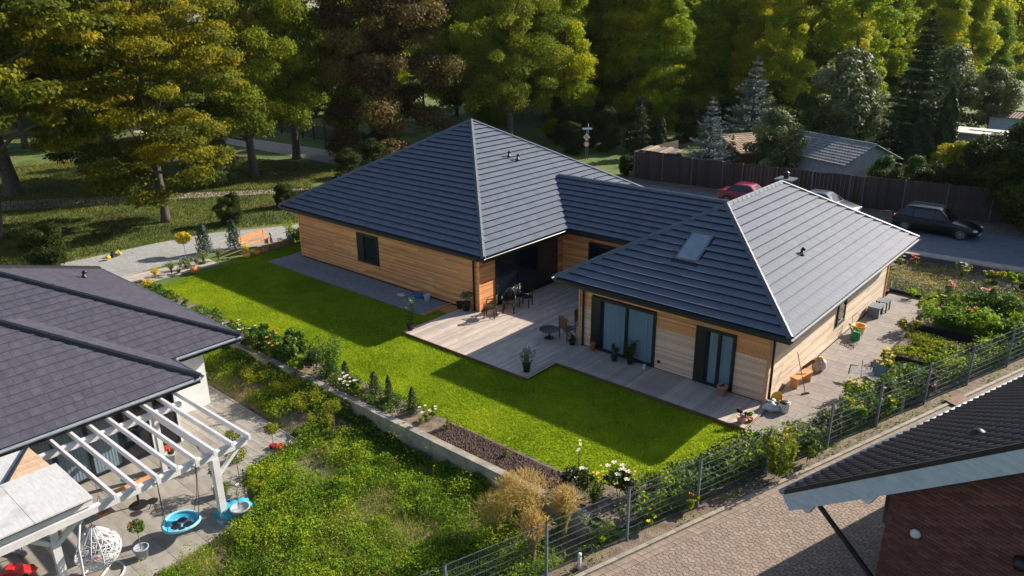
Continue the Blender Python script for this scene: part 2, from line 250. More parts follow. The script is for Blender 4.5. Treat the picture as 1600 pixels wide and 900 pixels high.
class MB:
    def __init__(s): s.v = []; s.f = []; s.t = []
    def add(s, vs, fs, tint=0.0):
        k = len(s.v); s.v += [tuple(p) for p in vs]; s.f += [tuple(i + k for i in f) for f in fs]; s.t += [tint] * len(fs); return s
    def box(s, x0, x1, y0, y1, z0, z1, tint=0.0):
        return s.add([(x0, y0, z0), (x1, y0, z0), (x1, y1, z0), (x0, y1, z0), (x0, y0, z1), (x1, y0, z1), (x1, y1, z1), (x0, y1, z1)],
                     [(3, 2, 1, 0), (4, 5, 6, 7), (0, 1, 5, 4), (1, 2, 6, 5), (2, 3, 7, 6), (3, 0, 4, 7)], tint)
    def obox(s, c, ax, ay, az, hx, hy, hz, tint=0.0):
        c = Vector(c); ax = Vector(ax) * hx; ay = Vector(ay) * hy; az = Vector(az) * hz
        P = [c - ax - ay - az, c + ax - ay - az, c + ax + ay - az, c - ax + ay - az, c - ax - ay + az, c + ax - ay + az, c + ax + ay + az, c - ax + ay + az]
        return s.add(P, [(3, 2, 1, 0), (4, 5, 6, 7), (0, 1, 5, 4), (1, 2, 6, 5), (2, 3, 7, 6), (3, 0, 4, 7)], tint)
    def bar(s, a, b, wd, h, up=(0, 0, 1), tint=0.0):
        a = Vector(a); b = Vector(b); d = (b - a); L = d.length; d.normalize(); u = Vector(up); x = d.cross(u)
        if x.length < 1e-4: x = d.cross(Vector((1, 0, 0)))
        x.normalize(); u = x.cross(d)
        return s.obox((a + b) / 2, d, x, u, L / 2, wd / 2, h / 2, tint)
    def tube(s, pts, r, n=8, cap=True, tint=0.0):
        pts = [Vector(p) for p in pts]; rs = r if hasattr(r, '__len__') else [r] * len(pts)
        V = []; Fs = []; prev = None
        for i, p in enumerate(pts):
            d = (pts[min(i + 1, len(pts) - 1)] - pts[max(i - 1, 0)])
            if d.length < 1e-7: d = Vector((0, 0, 1))
            d.normalize()
            if prev is None:
                a = d.orthogonal().normalized()
            else:
                a = prev - d * prev.dot(d)
                a = a.normalized() if a.length > 1e-5 else d.orthogonal().normalized()
            prev = a; b = d.cross(a)
            for k in range(n):
                t = 2 * PI * k / n; V.append(p + (a * math.cos(t) + b * math.sin(t)) * rs[i])
        for i in range(len(pts) - 1):
            for k in range(n):
                k2 = (k + 1) % n; Fs.append((i * n + k, i * n + k2, (i + 1) * n + k2, (i + 1) * n + k))
        if cap:
            Fs.append(tuple(range(n))[::-1]); Fs.append(tuple((len(pts) - 1) * n + k for k in range(n)))
        return s.add(V, Fs, tint)
    def lathe(s, prof, c=(0, 0, 0), n=16, tint=0.0, sx=1, sy=1):
        V = []; Fs = []; c = Vector(c)
        for (r, z) in prof:
            for k in range(n):
                t = 2 * PI * k / n; V.append((c.x + r * math.cos(t) * sx, c.y + r * math.sin(t) * sy, c.z + z))
        for i in range(len(prof) - 1):
            for k in range(n):
                k2 = (k + 1) % n; Fs.append((i * n + k, i * n + k2, (i + 1) * n + k2, (i + 1) * n + k))
        if prof[0][0] > 1e-4: Fs.append(tuple(range(n))[::-1])
        if prof[-1][0] > 1e-4: Fs.append(tuple((len(prof) - 1) * n + k for k in range(n)))
        return s.add(V, Fs, tint)
    def prism(s, poly, z0, z1, tint=0.0):
        n = len(poly); V = [(p[0], p[1], z0) for p in poly] + [(p[0], p[1], z1) for p in poly]
        Fs = [tuple(range(n))[::-1], tuple(range(n, 2 * n))] + [(i, (i + 1) % n, n + (i + 1) % n, n + i) for i in range(n)]
        return s.add(V, Fs, tint)
    def blob(s, c, rx, ry, rz, seed=0, amp=0.15, n=10, m=7, tint=0.0):
        V = []; Fs = []; rr = random.Random(seed); c = Vector(c)
        for i in range(m + 1):
            ph = PI * i / m
            for k in range(n):
                th = 2 * PI * k / n
                d = Vector((math.sin(ph) * math.cos(th), math.sin(ph) * math.sin(th), -math.cos(ph)))
                q = 1 + amp * mnoise.noise(d * 1.8 + Vector((seed * 3.1, 0, 0)))
                V.append((c.x + d.x * rx * q, c.y + d.y * ry * q, c.z + d.z * rz * q))
        for i in range(m):
            for k in range(n):
                k2 = (k + 1) % n; Fs.append((i * n + k, i * n + k2, (i + 1) * n + k2, (i + 1) * n + k))
        return s.add(V, Fs, tint)
    def mesh(s, name, m, smooth=False, off=(0, 0, 0)):
        V = np.array(s.v, dtype=np.float32).reshape(-1, 3) - np.array(off, dtype=np.float32)
        return rawmesh(name, V, [i for f in s.f for i in f], [len(f) for f in s.f], m, s.t, smooth)
    def build(s, name, m, parent=None, smooth=False, world=False, label=None, kind=None):
        """world=True: the vertices are given in world metres, moved into the (unrotated) parent's frame"""
        off = tuple(wloc(parent)) if (world and parent is not None) else (0, 0, 0)
        o = link(name, s.mesh(name, m, smooth, off), parent)
        if label: o['label'] = label
        if kind: o['kind'] = kind
        return o

def struct(name, mb, m, parent=None, smooth=False):
    o = mb.build(name, m, parent, smooth, world=parent is not None)
    if parent is None: o['kind'] = 'structure'
    return o

def score(c, size):
    d = np.array(c) - CP; z = d @ F
    if z <= 0.5: return 0
    x = (d @ RT) / z; y = (d @ UP) / z
    if abs(x) > 0.70 or abs(y) > 0.41: return size / z * 1e-3
    return size / z

class Pieces:
    """many alike pieces of one thing: the 300 that show largest become parts of their own, the rest one joined 'stuff' part"""
    def __init__(s, name, restname, m, parent, limit=300):
        s.name = name; s.rest = restname; s.m = m; s.parent = parent; s.limit = limit; s.p = []
    def add(s, vs, fs, size=1.0, tint=None, force=None, m=None):
        c = np.mean(np.array(vs), axis=0); sc = score(c, size)
        if force == 'rest': sc = -1
        s.p.append((sc, vs, fs, rnd.random() if tint is None else tint, m or s.m))
    def done(s):
        s.p.sort(key=lambda q: -q[0]); off = np.array(tuple(wloc(s.parent)))
        for q in s.p[:s.limit]:
            if q[0] < 0: break
            V = np.array(q[1]); c = V.mean(axis=0)
            me = rawmesh(s.name, V - c, [i for f in q[2] for i in f], [len(f) for f in q[2]], q[4], [q[3]] * len(q[2]))
            link(s.name, me, s.parent, tuple(c - off))
        rest = [q for i, q in enumerate(s.p) if i >= s.limit or q[0] < 0]
        mats = []
        for q in rest:
            if q[4] not in mats: mats.append(q[4])
        for mm in mats:
            b = MB()
            for q in rest:
                if q[4] is mm: b.add(q[1], q[2], q[3])
            b.build(s.rest, mm, s.parent, world=True, kind='stuff')

def boxv(x0, x1, y0, y1, z0, z1):
    b = MB().box(x0, x1, y0, y1, z0, z1); return b.v, b.f

# --- clip a convex polygon (list of (u,v)) against another convex polygon (ccw)
def clip(poly, conv):
    out = poly
    for i in range(len(conv)):
        a = conv[i]; b = conv[(i + 1) % len(conv)]; nx, ny = -(b[1] - a[1]), (b[0] - a[0])
        inp = out; out = []
        if not inp: return []
        for j in range(len(inp)):
            p = inp[j]; q = inp[(j + 1) % len(inp)]
            dp = (p[0] - a[0]) * nx + (p[1] - a[1]) * ny; dq = (q[0] - a[0]) * nx + (q[1] - a[1]) * ny
            if dp >= 0: out.append(p)
            if (dp >= 0) != (dq >= 0):
                t = dp / (dp - dq); out.append((p[0] + (q[0] - p[0]) * t, p[1] + (q[1] - p[1]) * t))
    return out
def area(p): return 0.5 * abs(sum(p[i][0] * p[(i + 1) % len(p)][1] - p[(i + 1) % len(p)][0] * p[i][1] for i in range(len(p))))

def roof_face(P3, pieces, tw, ex, h, gap=0.006, stagger=0.0, skip=0.0, hole=None, nose=False):
    """P3: planar convex polygon, its first edge the eave (seen from above counter-clockwise). Lays overlapping tiles."""
    A = Vector(P3[0]); B = Vector(P3[1]); u = (B - A).normalized()
    n = (B - A).cross(Vector(P3[2]) - A).normalized()
    if n.z < 0: n = -n
    v = n.cross(u)
    if v.z < 0: v = -v
    uv = [((Vector(p) - A).dot(u), (Vector(p) - A).dot(v)) for p in P3]
    ar = sum(uv[i][0] * uv[(i + 1) % len(uv)][1] - uv[(i + 1) % len(uv)][0] * uv[i][1] for i in range(len(uv)))
    if ar < 0: uv = uv[::-1]
    us = [p[0] for p in uv]; vs = [p[1] for p in uv]
    j = 0; v0 = min(vs)
    while v0 < max(vs) - 0.01:
        v1 = min(v0 + ex, max(vs)); i = 0
        u0 = min(us) - (tw * stagger * (j % 2)) - (rnd.random() * tw if stagger < 0 else 0)
        while u0 < max(us):
            ww = tw * (1 if rnd.random() > skip else 2)
            cell = clip([(u0 + gap / 2, v0), (u0 + ww - gap / 2, v0), (u0 + ww - gap / 2, v1), (u0 + gap / 2, v1)], uv)
            if hole and len(cell) > 2:
                cu = sum(p[0] for p in cell) / len(cell); cv = sum(p[1] for p in cell) / len(cell)
                if hole[0] < cu < hole[1] and hole[2] < cv < hole[3]: cell = []
            if len(cell) > 2 and area(cell) > tw * ex * 0.03:
                jit = (rnd.random() - 0.5) * h * 0.05; vs_ = v0 + ex * 0.30; us0, us1 = min(us) - 1, max(us) + 1; allv = []; fs = []
                zf = lambda p: 0.006 + (h + jit) * ((0.70 * (1 - (p[1] - v0) / ex) / 0.70) if p[1] > vs_ else (0.70 + 0.30 * (vs_ - p[1]) / (vs_ - v0)))
                for part in ((clip(cell, [(us0, v0 - 1), (us1, v0 - 1), (us1, vs_), (us0, vs_)]), clip(cell, [(us0, vs_), (us1, vs_), (us1, v0 + 9), (us0, v0 + 9)])) if nose else (cell,)):
                    if len(part) < 3: continue
                    zq = zf if nose else (lambda p: 0.006 + (h + jit) * (1 - (p[1] - v0) / ex))
                    k = len(part); k0 = len(allv)
                    allv += [A + u * p[0] + v * p[1] + n * zq(p) for p in part] + [A + u * p[0] + v * (p[1] + (0.095 if nose and p[1] < v0 + 1e-4 else 0)) + n * 0.001 for p in part]
                    fs += [tuple(k0 + a for a in range(k))] + [(k0 + a, k0 + k + a, k0 + k + (a + 1) % k, k0 + (a + 1) % k) for a in range(k) if not (nose and abs(part[a][1] - vs_) < 1e-5 and abs(part[(a + 1) % k][1] - vs_) < 1e-5)]
                full = area(cell) > 0.9 * tw * ex
                if allv: pieces.add([tuple(p) for p in allv], fs, 1.0 * area(cell) / (tw * ex), force=None if full else 'rest')
            u0 += ww
        v0 += ex; j += 1
    return A, u, v, n

# ------------------------------------------------------------------ foliage
def quads(P, N, L, W, rng, droop=0.0, T=None):
    n = len(P)
    N = N / (np.linalg.norm(N, axis=1, keepdims=True) + 1e-9)
    if T is None:
        T = rng.normal(size=(n, 3)); T[:, 2] -= droop
    T = T - N * np.sum(T * N, axis=1, keepdims=True); T /= (np.linalg.norm(T, axis=1, keepdims=True) + 1e-9)
    B = np.cross(N, T)
    L = np.asarray(L).reshape(-1, 1) * np.ones((n, 1)); W = np.asarray(W).reshape(-1, 1) * np.ones((n, 1))
    V = np.empty((n, 4, 3)); V[:, 0] = P - T * L / 2; V[:, 2] = P + T * L / 2 - N * L * 0.1; V[:, 1] = P + B * W / 2 - T * L * 0.05; V[:, 3] = P - B * W / 2 - T * L * 0.05
    return V.reshape(-1, 3)

def leafmesh(name, V, tint, m):
    n = len(V) // 4
    return rawmesh(name, V, np.arange(4 * n), np.full(n, 4), m, np.clip(tint, 0, 1))

def sphere(rng, n):
    d = rng.normal(size=(n, 3)); return d / np.linalg.norm(d, axis=1, keepdims=True)

def lobed(rng, centers, radii, flat, nleaf, L, W, shell=0.55, upbias=0.35, ragged=0.18, tbase=0.5, tvar=0.18, lvar=0.2, droop=0.3, tdir=None):
    """leaves on and in a set of leaf clumps"""
    radii = np.asarray(radii); wt = radii ** 2; wt = wt / wt.sum()
    idx = rng.choice(len(centers), size=nleaf, p=wt)
    d = sphere(rng, nleaf); d[:, 2] = np.where(rng.random(nleaf) < upbias, np.abs(d[:, 2]), d[:, 2])
    r = (shell + (1 - shell) * rng.random(nleaf) ** 0.6) * (1 + ragged * rng.normal(size=nleaf) * 0.7)
    off = d * r[:, None] * radii[idx][:, None]; off[:, 2] *= flat
    P = np.asarray(centers)[idx] + off
    N = d * 1.0 + rng.normal(size=(nleaf, 3)) * 0.5; N[:, 2] += 0.25
    s = 0.7 + 0.6 * rng.random(nleaf)
    V = quads(P, N, L * s, W * s, rng, droop)
    lt = rng.normal(size=len(centers)) * lvar
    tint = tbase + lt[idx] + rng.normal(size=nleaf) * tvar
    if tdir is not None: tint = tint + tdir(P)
    return V, tint

def crown_lobes(rng, H, zb, R, n, rl, prof, jitter=0.12, inner=0.2):
    C = []; Rr = []
    for i in range(n):
        t = rng.random() ** 0.85; z = zb + (H - zb) * t; rr = R * prof(t)
        a = rng.random() * 2 * PI; q = (0.55 + 0.45 * rng.random()) if rng.random() > inner else 0.4 * rng.random()
        l = rl[0] + (rl[1] - rl[0]) * rng.random()
        q2 = max(0.0, rr - l * 0.5) * q
        C.append((math.cos(a) * q2, math.sin(a) * q2, z)); Rr.append(l)
    return np.array(C), np.array(Rr)

def trunk_mb(rng, H, r0, lobes, lean=(0, 0), nl=10, r1=0.25):
    b = MB(); pts = []; rs = []
    for i in range(7):
        t = i / 6; pts.append((lean[0] * t + 0.12 * math.sin(3 * t + r0 * 9), lean[1] * t + 0.1 * math.cos(2.3 * t + r0 * 5) - 0.1, H * t)); rs.append(r0 * (1 - 0.8 * t) * (1.35 if i == 0 else 1))
    pts.insert(1, (pts[0][0], pts[0][1], H * 0.03)); rs.insert(1, r0 * 1.02)
    b.tube(pts, rs, 9)
    order = rng.permutation(len(lobes))[:nl]
    for k in order:
        c = Vector(lobes[k]); t = min(0.85, max(0.18, (c.z / H) - 0.22)); p = Vector((lean[0] * t, lean[1] * t, H * t))
        mid = p.lerp(c, 0.5) + Vector((0, 0, 0.35))
        b.tube([p, mid, c], [r0 * 0.33 * (1 - t * 0.6), r0 * 0.2, r0 * 0.05], 6)
    return b

TREES = {}
def make_tree(key, seed, H, zb, R, n, rl, nleaf, L, W, m, r0=0.25, flat=0.75, prof=None, lean=(0, 0), tbase=0.5, nl=10, **kw):
    rng = np.random.default_rng(seed)
    prof = prof or (lambda t: (math.sin(PI * min(1, 0.18 + 0.8 * t)) ** 0.6))
    C, Rr = crown_lobes(rng, H, zb, R, n, rl, prof)
    C = C + np.outer(C[:, 2] / H, [lean[0], lean[1], 0])
    V, t = lobed(rng, C, Rr, flat, nleaf, L, W, tbase=tbase, **kw)
    V[:, 2] = np.maximum(V[:, 2], 0.05)
    TREES[key] = (trunk_mb(rng, H * 0.9, r0, C, lean, nl).mesh('trunk', M['bark'], True), leafmesh('crown', V, t, M[m]))

def place_tree(key, name, label, cat, x, y, z=0.0, s=1.0, rz=None, group=None, sz=None):
    o = thing(name, label, cat, (x, y, z), rnd.random() * 6.28 if rz is None else rz, group)
    o.scale = (s, s, sz or s)
    link('trunk', TREES[key][0], o); link('crown', TREES[key][1], o)
    return o

# ================================================================== GROUND
def fx(y): return -1.40 + 0.311 * (y + 10.9)        # the wire fence line between garden and drive
g = MB()
g.add([(-900, -8.46, -0.06), (-900, 1500, -0.06), (1500, 1500, -0.06), (1500, -8.46, -0.06)], [(3, 2, 1, 0)][::-1])
g.add([(fx(-8.46) + 0.12, -8.46, -0.06), (1500, -8.46, -0.06), (1500, -300, -0.06), (fx(-300) + 0.12, -300, -0.06)], [(0, 3, 2, 1)])
g.add([(-900, -8.46, -0.72), (fx(-8.46) + 0.12, -8.46, -0.72), (fx(-300) + 0.12, -300, -0.72), (-900, -300, -0.72)], [(0, 3, 2, 1)])
g.add([(fx(-8.46) + 0.12, -8.46, -0.72), (fx(-8.46) + 0.12, -8.46, -0.06), (fx(-300) + 0.12, -300, -0.06), (fx(-300) + 0.12, -300, -0.72)], [(0, 1, 2, 3)])
g.add([(-900, -8.46, -0.72), (-900, -8.46, -0.06), (fx(-8.46) + 0.12, -8.46, -0.06), (fx(-8.46) + 0.12, -8.46, -0.72)], [(0, 1, 2, 3)])
struct('ground', g, M['parkgrass'])
def sheet(name, poly, z, m, thick=None):
    b = MB(); n = len(poly)
    b.add([(p[0], p[1], z) for p in poly], [tuple(range(n))])
    o = struct(name, b, m)
    return o
# lawn with low unevenness
lb = MB(); nx, ny = 60, 18
LX0, LX1, LY0, LY1 = -30.2, -0.62, -7.15, 7.0
lawn_poly = [(-29.6, -7.12), (-8, -7.14), (-3.2, -7.05), (-1.75, -6.5), (-1.35, -5.0), (-1.0, -3.0), (-0.63, -1.5), (-8.0, -1.0), (-15, -1.0), (-15, 0.4), (-27.5, 0.4), (-27.5, 8), (-31.0, 8), (-31.0, 1.2)]
sheet('lawn', lawn_poly, 0.0, M['lawn'])
# grass blades on the lawn
def inpoly(P, poly):
    x, y = P[:, 0], P[:, 1]; c = np.zeros(len(P), bool); n = len(poly)
    for i in range(n):
        x1, y1 = poly[i]; x2, y2 = poly[(i + 1) % n]
        cond = ((y1 > y) != (y2 > y)) & (x < (x2 - x1) * (y - y1) / ((y2 - y1) + 1e-12) + x1); c ^= cond
    return c
def noise2(P, sc, seed=0):
    """cheap smooth value noise, 0..1"""
    r = np.random.default_rng(seed); G = r.random((64, 64)); q = P[:, :2] * sc; i = np.floor(q).astype(int); f = q - i; f = f * f * (3 - 2 * f)
    a = G[i[:, 0] % 64, i[:, 1] % 64]; b = G[(i[:, 0] + 1) % 64, i[:, 1] % 64]; c = G[i[:, 0] % 64, (i[:, 1] + 1) % 64]; d = G[(i[:, 0] + 1) % 64, (i[:, 1] + 1) % 64]
    return (a * (1 - f[:, 0]) + b * f[:, 0]) * (1 - f[:, 1]) + (c * (1 - f[:, 0]) + d * f[:, 0]) * f[:, 1]
def blades(name, poly, n, hgt, z, m, seed, wd=0.012, dens=None, label=None, tb=0.5):
    r = np.random.default_rng(seed); xs = [p[0] for p in poly]; ys = [p[1] for p in poly]
    P = np.stack([r.uniform(min(xs), max(xs), n * 2), r.uniform(min(ys), max(ys), n * 2)], 1); P = P[inpoly(P, poly)]
    if dens is not None: P = P[r.random(len(P)) < dens(P)]
    P = P[:n]; k = len(P); a = r.random(k) * 2 * PI; h = hgt * (0.6 + 0.8 * r.random(k)); lean = r.normal(size=(k, 2)) * 0.45
    V = np.empty((k, 3, 3)); V[:, 0] = np.stack([P[:, 0] - np.cos(a) * wd, P[:, 1] - np.sin(a) * wd, np.full(k, z)], 1)
    V[:, 1] = np.stack([P[:, 0] + np.cos(a) * wd, P[:, 1] + np.sin(a) * wd, np.full(k, z)], 1)
    V[:, 2] = np.stack([P[:, 0] + lean[:, 0] * h, P[:, 1] + lean[:, 1] * h, z + h], 1)
    t = tb + (noise2(P, 0.5, seed) - 0.5) * 0.6 + (noise2(P, 2.2, seed + 1) - 0.5) * 0.4 + r.normal(size=k) * 0.2
    o = link(name, rawmesh(name, V.reshape(-1, 3), np.arange(3 * k), np.full(k, 3), m, np.clip(t, 0, 1)))
    tagd(o, label, 'grass', None, 'stuff'); return o
blades('lawn_grass', lawn_poly, 230000, 0.05, 0.0, M['L_grass'], 3, 0.016, label='short mown green grass of the lawn in front of the timber house')

# bank of earth rising towards the wall at the left end of the plot
def bank(x, y):
    a = np.clip((-10.8 - x) / 3.0, 0, 1); b = np.clip((y + 10.4) / 1.9, 0, 1); return 0.44 * a * a * (3 - 2 * a) * b ** 0.8
bmv = MB(); gx = np.linspace(-27, -10.5, 34); gy = np.linspace(-10.45, -8.47, 9)
bmv.add([(x, y, -0.70 + float(bank(x, y)) - (0.01 if y < -10.4 else 0)) for y in gy for x in gx], [(j * 34 + i, j * 34 + i + 1, (j + 1) * 34 + i + 1, (j + 1) * 34 + i) for j in range(8) for i in range(33)])
struct('earth_bank', bmv, M['soil_dry'], None, True)
# planting bed along the retaining wall
sheet('planting_bed', [(-31.5, -8.24), (-1.0, -8.24), (fx(-5) - .1, -5.0), (fx(0) - .1, 0), (fx(0.2) - .3, 0.4), (-0.4, -1.48), (-0.7, -2.2), (-1.0, -3.2), (-1.3, -5.0), (-1.7, -6.6), (-3.2, -7.06), (-8, -7.15), (-31.5, -7.13)], 0.008, M['soil_dry'])
sheet('soil_patch', [(-8.6, -8.2), (-3.4, -8.22), (-3.0, -7.2), (-8.2, -7.2)], 0.014, M['soil'])
# neighbour's weedy plot
sheet('weedy_plot', [(-27, -8.47), (fx(-8.47), -8.47), (fx(-24), -24), (-10.0, -24), (-9.6, -16.8), (-10.0, -13.7), (-12.0, -10.6), (-16.5, -10.2), (-27, -10.2)], -0.70, M['soil_dry'])
# park paths and roads
def strip(name, pts, widths, z, m):
    b = MB(); V = []; n = len(pts)
    for i in range(n):
        a = Vector(pts[max(0, i - 1)]); c = Vector(pts[min(n - 1, i + 1)]); d = (c - a).normalized(); q = Vector((-d.y, d.x))
        p = Vector(pts[i]); V += [(p.x + q.x * widths[i] / 2, p.y + q.y * widths[i] / 2, z), (p.x - q.x * widths[i] / 2, p.y - q.y * widths[i] / 2, z)]
    b.add(V, [(2 * i, 2 * i + 1, 2 * i + 3, 2 * i + 2) for i in range(n - 1)][::1]); return struct(name, b, m)
strip('park_path', [(-64, -26), (-59.5, -16), (-56.3, -6), (-51.8, 0.2), (-48.5, 4.6), (-44, 10.0), (-38, 16), (-30, 24)], [3.6, 3.6, 3.5, 2.6, 1.9, 1.5, 1.4, 1.4], -0.048, M['sand'])
strip('gravel_lane', [(-36, -24), (-35.6, -12), (-35.3, -7.5), (-35.4, -3.5), (-34.9, -0.5), (-33.2, 3.5), (-31.8, 9), (-30.5, 18)], [5.0, 5.0, 5.0, 4.6, 4.6, 3.6, 2.6, 2.6], -0.044, M['gravel'])
strip('concrete_path', [(-32.4, -24), (-32.0, -10), (-31.75, -6.5), (-31.5, -3.0)], [2.6, 2.5, 2.0, 1.4], -0.036, M['sand'])
strip('rear_road', [(-110, 16.5), (-90, 18.5), (-71, 21.2), (-55, 21.6), (-44, 21.8), (-36, 22.5), (-25, 24.5)], [4, 4, 3.6, 4.4, 5, 5.5, 6], -0.040, M['sand'])
sheet('road', [(-40, 22.4), (-22, 23.4), (-2.4, 22.9), (4.2, 23.3), (40, 24.6), (40, 32.2), (4, 30.6), (-2, 29.6), (-10, 29.4), (-25, 29.6), (-40, 29)], -0.03, M['asphalt'])
sheet('earth_verge', [(-40, 28.9), (-25, 29.5), (-10, 29.3), (-2, 29.5), (4, 30.5), (40, 32.1), (40, 38.5), (14, 35.3), (3.2, 33.9), (-7.5, 32.3), (-16, 31.6), (-25.2, 31.2), (-40, 31.5)], -0.034, M['soil_dry'])
sheet('sandy_verge', [(-6, 22.2), (4.2, 22.5), (40, 23.6), (40, 24.9), (4.2, 23.9), (-6, 23.3)], -0.024, M['sand'])
sheet('grass_verge', [(-2.4, 21.36), (40, 22.3), (40, 23.2), (4.2, 22.2), (-2.4, 21.8)], -0.018, M['parkgrass'])

# driveway of interlocking pavers
drive = [(fx(-26) + 0.9, -26), (16, -26), (16, 22), (fx(22) + 0.9, 22)]
sheet('driveway', drive, -0.052, M['joint'])
DD = Vector((0.2970, 0.9549)).normalized(); DN = Vector((DD.y, -DD.x))
dr = bpy.data.objects['driveway']
pv = Pieces('paver', 'pavers', M['paver'], dr)
pw, ph, am = 0.20, 0.125, 0.028
PA = Vector((0.993, -0.12)); PB = Vector((0.12, 0.993))
WAVE = lambda t: am * (4 * abs((t % 1.0) - 0.5) - 1)
O = Vector((fx(-12) - 1.0, -12.0))
for j in range(-34, 124):
    for i in range(0, 50):
        # rows run across the drive (DN); the long wavy joints run along DN
        a = i * pw + (pw / 2 if j % 2 else 0); b = j * ph
        c = O + PA * (a + pw / 2) + PB * (b + ph / 2)
        if c.x < fx(c.y) + 0.85 or c.y > 0.5 or c.y < -13 or c.x > 5.6: continue
        if score((c.x, c.y, 0), 1.0) < 0.02: continue
        g_ = 0.0065; kk0 = a / pw; ts = sorted(set([0.0, 1.0] + [q for q in (0.25, 0.5, 0.75)]))
        q = [(a + g_ + (pw - 2 * g_) * t, b + g_ + WAVE(kk0 + t)) for t in ts] + [(a + g_ + (pw - 2 * g_) * t, b + ph - g_ + WAVE(kk0 + t)) for t in ts[::-1]]
        zt = -0.028 + rnd.random() * 0.0025
        pts = [O + PA * x + PB * y for x, y in q]
        sdv = lambda p: p.x - fx(p.y) - 0.935
        if min(sdv(p) for p in pts) < 0:
            pp = pts; pts = []
            for k in range(len(pp)):
                p0, p1 = pp[k], pp[(k + 1) % len(pp)]; d0, d1 = sdv(p0), sdv(p1)
                if d0 >= 0: pts.append(p0)
                if (d0 >= 0) != (d1 >= 0): pts.append(p0.lerp(p1, d0 / (d0 - d1)))
            if len(pts) < 3: continue
        n = len(pts)
        V = [(p.x, p.y, zt) for p in pts] + [(p.x, p.y, -0.052) for p in pts]
        pv.add(V, [tuple(range(n))] + [(k, n + k, n + (k + 1) % n, (k + 1) % n) for k in range(n)])
pv.done()
sheet('fence_strip', [(fx(-26) - .1, -26), (fx(-26) + .95, -26), (fx(22) + .95, 22), (fx(22) - .1, 22)], -0.046, M['soil_dry'])
# edging of the drive: kerb stones and a gutter row
ed = MB(); kp = Pieces('kerb_stone', 'kerb_stones', M['concrete'], dr); kq = Pieces('gutter_stone', 'gutter_stones', M['paver'], dr, 200)
y = -14.0
while y < 14:
    for (o0, o1, zz, P_) in ((0.42, 0.54, 0.0, kp), (0.58, 0.74, -0.040, kq), (0.76, 0.92, -0.034, kq)):
        L0 = 0.95 if P_ is kp else 0.24
        yy = y
        while yy < y + 0.95 - 0.01:
            a = Vector((fx(yy) + o0, yy)); b2 = Vector((fx(yy + L0) + o0, yy + L0 - 0.012)); c2 = Vector((fx(yy + L0) + o1, yy + L0 - 0.012)); d2 = Vector((fx(yy) + o1, yy))
            zt = zz + rnd.random() * 0.006
            V = [(p.x, p.y, -0.054) for p in (a, d2, c2, b2)] + [(p.x, p.y, zt) for p in (a, d2, c2, b2)]
            P_.add(V, [(4, 5, 6, 7), (0, 1, 5, 4), (1, 2, 6, 5), (2, 3, 7, 6), (3, 0, 4, 7)]); yy += L0
    y += 0.95
kp.done(); kq.done()

# slabs: side terrace of the timber house
sheet('side_terrace', [(-0.62, -1.5), (-0.35, -1.6), (1.05, -0.2), (1.25, 4), (1.0, 15.4), (-0.85, 15.4), (-0.85, 0.5), (-0.62, 0.5)], 0.03, M['joint'])
st = bpy.data.objects['side_terrace']; sp = Pieces('paving_slab', 'paving_slabs', M['slab_warm'], st)
j = 0; y = -1.5
while y < 15.3:
    x = -0.83 - (0.32 if j % 2 else 0)
    while x < 1.2:
        x0 = max(x, -0.83 if y > 0.6 else -0.6); x1 = min(x + 0.72, 1.22 if y > 1 else 0.75 + y * 0.3)
        if x1 - x0 > 0.1 :
            v, f = boxv(x0, x1 - 0.012, y, min(y + 0.60, 15.35) - 0.012, 0.03, 0.054 + rnd.random() * 0.003); sp.add(v, f)
        x += 0.72
    y += 0.60; j += 1
sp.done()
# grey slab path by the left wing
sheet('slab_path', [(-28.9, -1.22), (-16.35, -1.3), (-16.3, 0.6), (-28.2, 0.62), (-28.4, 6), (-29.1, 6)], 0.028, M['joint'])
s2 = bpy.data.objects['slab_path']; sp = Pieces('paving_slab', 'paving_slabs', M['slab'], s2)
for i in range(14):
    for k in range(2):
        v, f = boxv(-28.9 + i * 0.9, min(-28.9 + i * 0.9 + 0.896, -16.32), -1.25 + k * 0.92, -1.25 + k * 0.92 + 0.917, 0.02, 0.05 + rnd.random() * 0.001); sp.add(v, f)
for k in range(6):
    v, f = boxv(-29.0, -28.25, 0.6 + k * 0.9, 0.6 + k * 0.9 + 0.896, 0.02, 0.05); sp.add(v, f)
sp.done()
# neighbour's patio of large slabs
patio = [(-9.62, -17.3), (-9.75, -15.5), (-10.05, -13.75), (-11.0, -13.4), (-12.3, -12.7), (-12.35, -10.6), (-19, -10.45), (-19, -24), (-9.5, -24)]
sheet('patio', patio, -0.685, M['joint'])
pt = bpy.data.objects['patio']; sp = Pieces('patio_slab', 'patio_slabs', M['slab_patio'], pt)
pc = [(p[0], p[1]) for p in [(-9.5, -24), (-9.62, -17.3), (-9.75, -15.5), (-10.05, -13.75), (-11.0, -13.4), (-19, -13.4), (-19, -24)]]
pc2 = [(-12.3, -13.4), (-12.35, -10.6), (-19, -10.45), (-19, -13.4)]; pc3 = [(-12.3, -13.4), (-12.3, -12.7), (-11.0, -13.4)]
def ccw(p): return p if sum(p[i][0] * p[(i + 1) % len(p)][1] - p[(i + 1) % len(p)][0] * p[i][1] for i in range(len(p))) > 0 else p[::-1]
